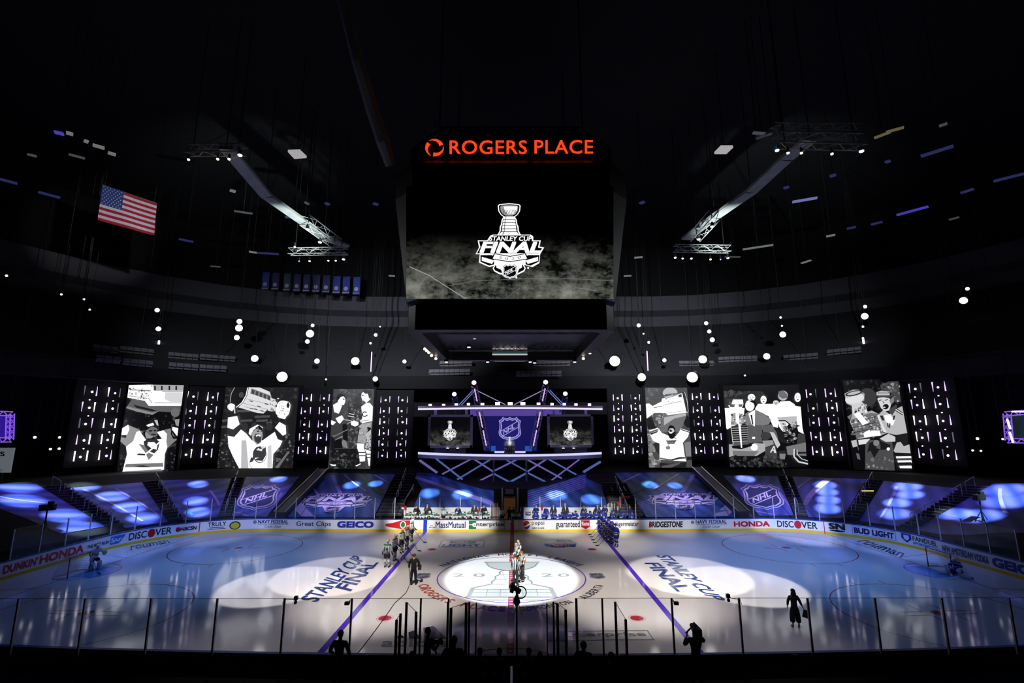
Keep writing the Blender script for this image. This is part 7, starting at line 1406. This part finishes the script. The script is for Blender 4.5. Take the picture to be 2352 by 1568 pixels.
sw = [hockey('tmp', js, ((0, 0, 0), 0), JWs, PB, SOW, HWH, GLV, GS1, skates=False), hockey('tmp', js2, ((0, 0, 0), 0), JWs, PB, SOW, HWH, GLV, GS1, skates=False)]
sb_ = [hockey('tmp', js, ((0, 0, 0), 0), JBs, PBL, SOB, HBL, GLV, GS2, skates=False), hockey('tmp', js2, ((0, 0, 0), 0), JBs, PBL, SOB, HBL, GLV, GS2, skates=False)]
def seat(protos, i, x, y, lab, grp, used={}):
    k = id(protos) + i % 2; p = yb(x, y, .95); loc = (p.x, YBN + 1.15 + .08 * (i % 3 - 1), .4 + max(-.18, min(.25, p.z - 1.52 - .4 * .0 - .08)) - .0); rz = RA((-12, 6, 14, -4)[i % 4])
    loc = (loc[0], loc[1], .4)
    if k not in used: used[k] = 1; o_ = protos[i % 2]; o_.location = loc; o_.rotation_euler = (0, 0, rz); o_['label'] = lab
    else: o_ = dup(protos[i % 2], loc, rz, lab, grp)
    s_ = max(.88, min(1.12, (p.z - .4) / 1.27)); o_.scale = (1, 1, s_)
for i, (x, y) in enumerate(SEATS_W): seat(sw, i, x, y, LABW % ORD[i], GS1)
SEATS_B = [(1231, 1177), (1251, 1176), (1272, 1176), (1290, 1177), (1306, 1176), (1321, 1174), (1339, 1172), (1355, 1174), (1371, 1175), (1384, 1174), (1409, 1173), (1431, 1178), (1452, 1175)]
for i, (x, y) in enumerate(SEATS_B): seat(sb_, i, x, y, 'seated hockey player in blue, %s from the left end of the right bench' % ORD[i], GS2)
GC1 = 'coaches and staff standing behind the benches'
def stand(x, y, j, d=2.05, rz=0, **k):
    p = yb(x, y, d); t = person(o=((p.x, YBN + d, .4), RA(rz)), j=j, group=GC1, **k); s_ = (p.z - .4) / 1.8; t.scale = (min(1.08, s_ + .04), min(1.08, s_ + .04), s_); return t
jx = J_stand(wl=(.06, -.2, 1.12), hl=(0, -.2, 1.12), el=(.27, -.02, 1.14), wr=(-.06, -.2, 1.08), hr=(0, -.21, 1.08), er=(-.27, -.02, 1.14)); jd = J_stand()
NAVS, GRYS, BLUS = mat('suit_navy', (.01, .02, .12), .8), mat('suit_grey', (.05, .045, .045), .8), mat('tie_blue', (.05, .2, .6), .6)
stand(957, 1159, jx, label='person in a black team jacket standing at the left of the left bench', top=BLKC, legs=BLKC)
stand(982, 1155, jd, label='standing person in dark suit with white shirt, left bench', top=DKS, legs=DKS, shirt=True)
stand(1052, 1160, jd, label='bearded person in a blue suit looking down, left bench', top=NAVS, legs=NAVS, shirt=True, rz=10)
stand(1090, 1156, jd, label='person in dark grey suit with pale tie, left bench', top=GRYS, legs=GRYS, shirt=True)
stand(1112, 1158, jx, label='person in black hooded jacket with raised arms near the stick rack', top=BLKC, legs=BLKC, hairm=BLKC)
gw = hockey('goalkeeper without helmet turned away, standing at the left bench', J_stand(), ((yb(1019, 1168, 1.6).x, YBN + 1.6, .38), RA(150)), JW, PB, SOW, HWH, GLV, GC1, skates=False, helmet=False); hair(J_stand(hed=(0, -.02, 1.66)), gw, HAIRB); gw.scale = (.95, .95, .88)
g2 = hockey('bareheaded player in white and green standing right of the stick rack', J_stand(), ((yb(1153, 1168, 1.4).x, YBN + 1.4, .38), RA(40)), JW, PB, SOW, HWH, GLV, GC1, skates=False, helmet=False); hair(J_stand(), g2, HAIRB); g2.scale = (.95, .95, .9)
stand(1170, 1163, jd, label='person in a black jacket framed by the brown tunnel opening', top=BLKC, legs=BLKC)
stand(1180, 1163, jx, label='dark-dressed person at the right side of the tunnel opening', top=BLKC, legs=BLKC, d=2.3)
g3 = hockey('bareheaded bulky goalkeeper in white and green right of the tunnel', J_sit(), ((yb(1185, 1171, 1.15).x, YBN + 1.15, .4), 0), JWs, PB, SOW, HWH, GLW, GC1, skates=False, helmet=False); hair(J_sit(), g3, HAIRB); g3.scale = (1.25, 1.1, 1.08)
stand(1231, 1158, jx, label='person in navy polo shirt at the left of the right bench', top=NAVS, legs=NAVS, short=True)
p4 = hockey('bareheaded blue-jersey player turned sideways, standing on the right bench', J_stand(), ((yb(1254, 1163, 1.6).x, YBN + 1.6, .38), RA(-50)), JB, PBL, SOB, HBL, GLW, GC1, skates=False, helmet=False); hair(J_stand(), p4, HAIRB); p4.scale = (.95, .95, .92)
stand(1271, 1157, jd, label='bearded person in dark suit with pale blue tie, right bench', top=DKS, legs=DKS, shirt=BLUS)
stand(1298, 1155, jd, label='tall person in black suit with white tie, right bench', top=DKS, legs=DKS, shirt=mat('tie_silver', (.5, .5, .5), .5), hairm=HAIRG)
stand(1341, 1160, jx, label='bald person in dark suit with folded hands, right bench', top=DKS, legs=DKS, shirt=BLUS, bald=True)
stand(1372, 1157, jd, label='person in dark suit with bright blue tie, right end of right bench', top=DKS, legs=DKS, shirt=BLUS)
stand(1389, 1158, jx, label='person in navy jacket and black mask beside the right stick rack', top=NAVS, legs=NAVS)
stand(1418, 1160, jd, label='person in a dark suit behind the right stick rack', top=DKS, legs=DKS, shirt=True)
stand(1446, 1159, jd, label='person in navy team jacket by the red doorway', top=NAVS, legs=NAVS)
stand(1451, 1170, jx, label='blue-dressed person standing low by the steel rails at far right', top=PBL, legs=PBL)
# stick racks, red bins, blue divider, red doorway
def rack(px, n, cols, lab, d=2.3):
    p = yb(px, 1180, d); t = thing('stick_rack', (p.x, YBN + d, .4), lab, 'stick rack', 'hockey stick racks'); b = MB(); b.box((n * .08 / 2, 0, .5), (n * .08 + .1, .12, .06), GLV)
    for s in (0, n * .08): b.box((s, 0, .25), (.04, .12, .5), GLV)
    b.build('frame', t)
    for i in range(n): b = MB(); b.box((i * .08, 0, .85 + .06 * (i % 3)), (.03, .03, 1.6), cols[i % len(cols)]); b.build('hockey_stick', t)
rack(1127, 10, [cm(230, 230, 230), cm(20, 20, 20), cm(200, 30, 30), cm(220, 220, 60), cm(20, 90, 40)], 'rack of upright hockey sticks at the right end of the left bench'); rack(1396, 9, [cm(230, 230, 230), cm(240, 240, 220), cm(200, 210, 60), cm(30, 40, 120)], 'rack of upright hockey sticks at the right end of the right bench')
for x, y, lab in ((931, 1166, 'red towel hung at the far left of the left bench wall'), (1101, 1169, 'red and white towel beside the grey-suited person'), (1245, 1167, 'round red towel left on the right bench wall'), (1420, 1157, 'red light cap at the steel rail of the right bench')):
    p = yb(x, y, 2.55); b = MB(); b.box((0, 0, 0), (.2, .1, .3), cm(170, 12, 18)); ellipsoid(b, (0, 0, .16), (.1, .07, .06), cm(170, 12, 18), 10); b.box((0, .0, -.6), (.04, .04, 1.2), POST); o_ = b.build('towel'); o_.location = p; tag(o_, lab, 'towel')
p = yb(1200, 1175, 1.4); b = MB(); b.box((0, 0, .8), (.22, .12, 1.55), BBLUE2); b.box((-.17, .05, .6), (.12, .1, 1.1), cm(190, 15, 20)); b.box((-.17, .05, 1.25), (.12, .1, .2), KWHT); o_ = b.build('bench_divider'); o_.location = (p.x, YBN + 1.4, .4); tag(o_, 'tall blue and red padded divider post between the two benches', 'divider')
b = MB(); b.box((0, 0, 1.2), (1.0, .1, 2.4), emis('red_doorway', (.035, .002, .002), .8)); b.box((.1, -.08, 1.1), (.75, .08, 2.2), BLK); p = yb(1436, 1170, 3.5); o_ = b.build('doorway'); o_.location = (p.x, YBN + 3.5, .2); tag(o_, 'dim red doorway behind the right end of the right bench', 'doorway')
for i, (a, c) in enumerate((((905, 1188), (948, 1120)), ((918, 1170), (950, 1112)), ((1425, 1186), (1404, 1118)), ((1466, 1182), (1432, 1116)))):
    A_, C_ = yb(*a, 3.0), yb(c[0], c[1], 6.5); b = MB(); b.tube([V3((0, 0, 0)), C_ - A_], .04, RAIL, 6); b.tube([V3((0, 0, 0)), V3((0, 0, .4 - A_.z))], .04, RAIL, 6); b.tube([C_ - A_, (C_ - A_) + V3((0, 0, -1.1))], .04, RAIL, 6); o_ = b.build('handrail'); o_.location = A_; tag(o_, 'slanting steel handrail, %s from the left beside the benches' % ORD[i], 'handrail', 'steel handrails by the benches')

# ------------------------------------------------------------------ near side: silhouettes, crane camera, small cameras
def near(x, ytop, Y, label, j, rz=180, floor=.28, sc=None, **k):
    p = onY(x, ytop, Y); t = person(label=label, j=j, o=((p.x, Y, floor), RA(rz)), top=BLKC, legs=BLKC, skin=SK2, group='dark figures on the near side', **k); s_ = (p.z - floor) / max(.5, j['top'][2] + .06); t.scale = (s_ if sc is None else sc,) * 2 + (s_,); return t
YN = bpt(0).y - .7
near(783, 1444, YN, 'dark figure holding a coiled cable at the near boards, left', J_stand(el=(.33, .02, 1.14), er=(-.33, .02, 1.14), wl=(.26, -.2, .98), hl=(.22, -.26, .96), wr=(-.3, -.15, .92), hr=(-.3, -.2, .86)), 176, sc=1.05)
jcam = J_stand(hed=(-.04, -.02, 1.6), er=(-.34, -.12, 1.32), wr=(-.14, -.26, 1.52), hr=(-.1, -.26, 1.58), el=(.3, -.14, 1.2), wl=(.16, -.32, 1.36), hl=(.12, -.36, 1.42))
cm_ = near(1594, 1436, YN, 'dark camera operator with shoulder camera and cap, near right boards', jcam, 180, sc=1.1)
b = MB(); b.box((0, 0, 0), (.2, .5, .24), GLV); b.box((0, .12, .17), (.05, .25, .06), GLV); b.lathe([(.07, 0), (.09, .2)], GLV, (0, .25, 0), 12, V3((0, 1, 0))); b.box((-.3, -.1, .06), (.04, .04, .36), GLV, 0, Matrix.Rotation(.8, 3, 'Y')); o_ = b.build('shoulder_camera'); p = onY(1600, 1447, YN + .05); o_.location = p; o_.scale = (1, 1, .9); tag(o_, 'black shoulder video camera carried by the near right operator', 'camera')
ph = near(983, 1437, YN - .2, 'dark photographer aiming a long lens camera rightwards at near boards', J_stand(el=(.2, -.25, 1.2), wl=(.12, -.42, 1.32), hl=(.1, -.48, 1.34), er=(-.24, -.2, 1.2), wr=(-.12, -.38, 1.34), hr=(-.08, -.44, 1.36)), 115, sc=1.0)
p = onY(1000, 1472, YN - .2); b = MB(); b.box((-.15, 0, 0), (.22, .14, .18), GLV); b.lathe([(.055, 0), (.06, .15), (.08, .3)], GLV, (-.04, 0, 0), 12, V3((1, 0, -.15))); b.tube([(-.1, 0, -.05), (.05, 0, -.4)], .03, GLV, 6); o_ = b.build('photo_camera'); o_.location = p; tag(o_, 'black long-lens camera in the hands of the near photographer', 'camera')
near(1042, 1457, YN - 1.0, 'broad dark silhouette with raised hood, right of the near photographer', J_stand(), 180, sc=1.35)
near(1340, 1468, YN - .9, 'dark hunched silhouette below the right near glass', J_stand(hed=(.02, -.1, 1.6)), 160, sc=1.15)
for i, (x, y) in enumerate(((945, 1497), (1102, 1489), (1147, 1489), (1215, 1489), (1240, 1499), (1405, 1499))):
    near(x, y, YN - .5, 'dark head low in the near bench, %s of six from the left' % ORD[i], J_sit(), 180, sc=1.0)
b = MB(); b.box((0, 0, .3), (1.6, .4, .06), GLV)
# crane camera
cy = YN + .25; c0 = onY(1187, 1500, cy); t = thing('crane_camera', (c0.x, cy, .28), 'black remote crane camera on a thin post at near centre', 'camera'); zc = lambda y: onY(1187, y, cy).z - .28; xc = lambda x, y: onY(x, y, cy).x - c0.x
b = MB(); b.tube([(0, 0, 0), (0, 0, zc(1393))], .035, GLV, 8); b.build('post', t); b = MB(); b.lathe([(.03, zc(1394)), (.08, zc(1388)), (.14, zc(1383)), (.09, zc(1372)), (.04, zc(1366))], GLV, n=12); b.build('mount', t)
b = MB(); b.box((xc(1177, 1349), 0, zc(1349)), (.13, .3, .27), GLV, 0, Matrix.Rotation(.25, 3, 'Y')); b.box((xc(1187, 1354), 0, zc(1353)), (.3, .2, .13), GLV, 0, Matrix.Rotation(.55, 3, 'Y')); b.tube([(xc(1187, 1354), 0, zc(1352)), (xc(1188, 1370), 0, zc(1370))], .05, GLV, 8); b.lathe([(.07, 0), (.1, .16)], GLV, (xc(1178, 1345), .2, zc(1350)), 10, V3((-.3, 1, -.3))); b.build('camera_head', t)
b = MB(); rr = []
for i in range(15): a = radians(-120 + i * 17); rr.append((xc(1196, 1360) + .2 * cos(a), 0, zc(1360) + .2 * sin(a)))
b.tube(rr, .022, GLV, 6); b.tube([(xc(1187, 1369), 0, zc(1369)), rr[0]], .02, GLV, 6); b.build('cable_loop', t)
for x0, x1 in ((1187, 1181), (1192, 1199)): b = MB(); b.tube([(xc(x0, 1390), 0, zc(1388)), (xc(x1, 1412), 0, zc(1412))], .008, GLV, 4); b.build('guy_wire', t)
for i, (x, y, lab, arm) in enumerate(((680, 1373, 'small robotic camera on a side arm over the left near glass', 652), (797, 1385, 'small black box camera at the top of the left near glass post', 805), (1672, 1368, 'small robotic camera on a side arm over the right near glass', 1700), (1553, 1385, 'small black box camera at the top of the right near glass post', 1546))):
    Y = yN + .1; p = onY(x, y, Y); b = MB(); sx_ = 1 if i % 2 == 0 else .9; t = thing('glass_camera', tuple(p), lab, 'camera', 'small cameras on the near glass'); b.box((0, 0, 0), (.16 if i % 2 else .12, .12, .1 if i % 2 else .13), GLV); b.build('camera_body', t)
    if i % 2 == 0: b = MB(); ellipsoid(b, (0, -.02, -.14), (.06, .06, .07), mat('camera_grey', (.12, .12, .12), .4), 10); b.build('camera_dome', t)
    q_ = onY(arm, 1378, Y); b = MB(); b.tube([(0, 0, -.05), (q_.x - p.x, 0, q_.z - p.z + .02), (q_.x - p.x, -.1, q_.z - p.z - .1)], .012, GLV, 5); b.build('arm', t)
# handrail and aisle at the very bottom centre
A_ = onY(1175, 1532, -17.6); b = MB(); b.tube([(0, 0, 0), (0, -3.2, .55)], .035, RAIL, 8); b.tube([(0, 0, 0), (0, 0, .55 - A_.z)], .03, RAIL, 8); b.tube([(0, -3.2, .55), (0, -3.2, .55 - A_.z)], .03, RAIL, 8); o_ = b.build('handrail'); o_.location = A_; tag(o_, 'thin polished handrail at the bottom centre of the photo', 'handrail')
# dark broadcast cameras behind the corner glass
for x, y, lab in ((100, 1195, 'dark broadcast camera on stand behind the left end glass'), (2258, 1170, 'dark broadcast camera on tall stand behind the right end glass')):
    p = on_bowl(x, y + 28); t = thing('broadcast_camera', tuple(p), lab, 'camera', 'broadcast cameras in the corners'); b = MB(); b.box((0, 0, 1.75), (.9, .35, .4), BLK, .3); b.box((.2, 0, 2.05), (.3, .2, .25), BLK); b.build('camera_body', t); b = MB(); b.tube([(0, 0, 0), (0, 0, 1.6)], .05, BLK, 6); b.build('stand', t)
    for s in range(3): b = MB(); a = s * 2.1; b.tube([(0, 0, .8), (.5 * cos(a), .5 * sin(a), 0 - .1)], .03, BLK, 5); b.build('leg', t)
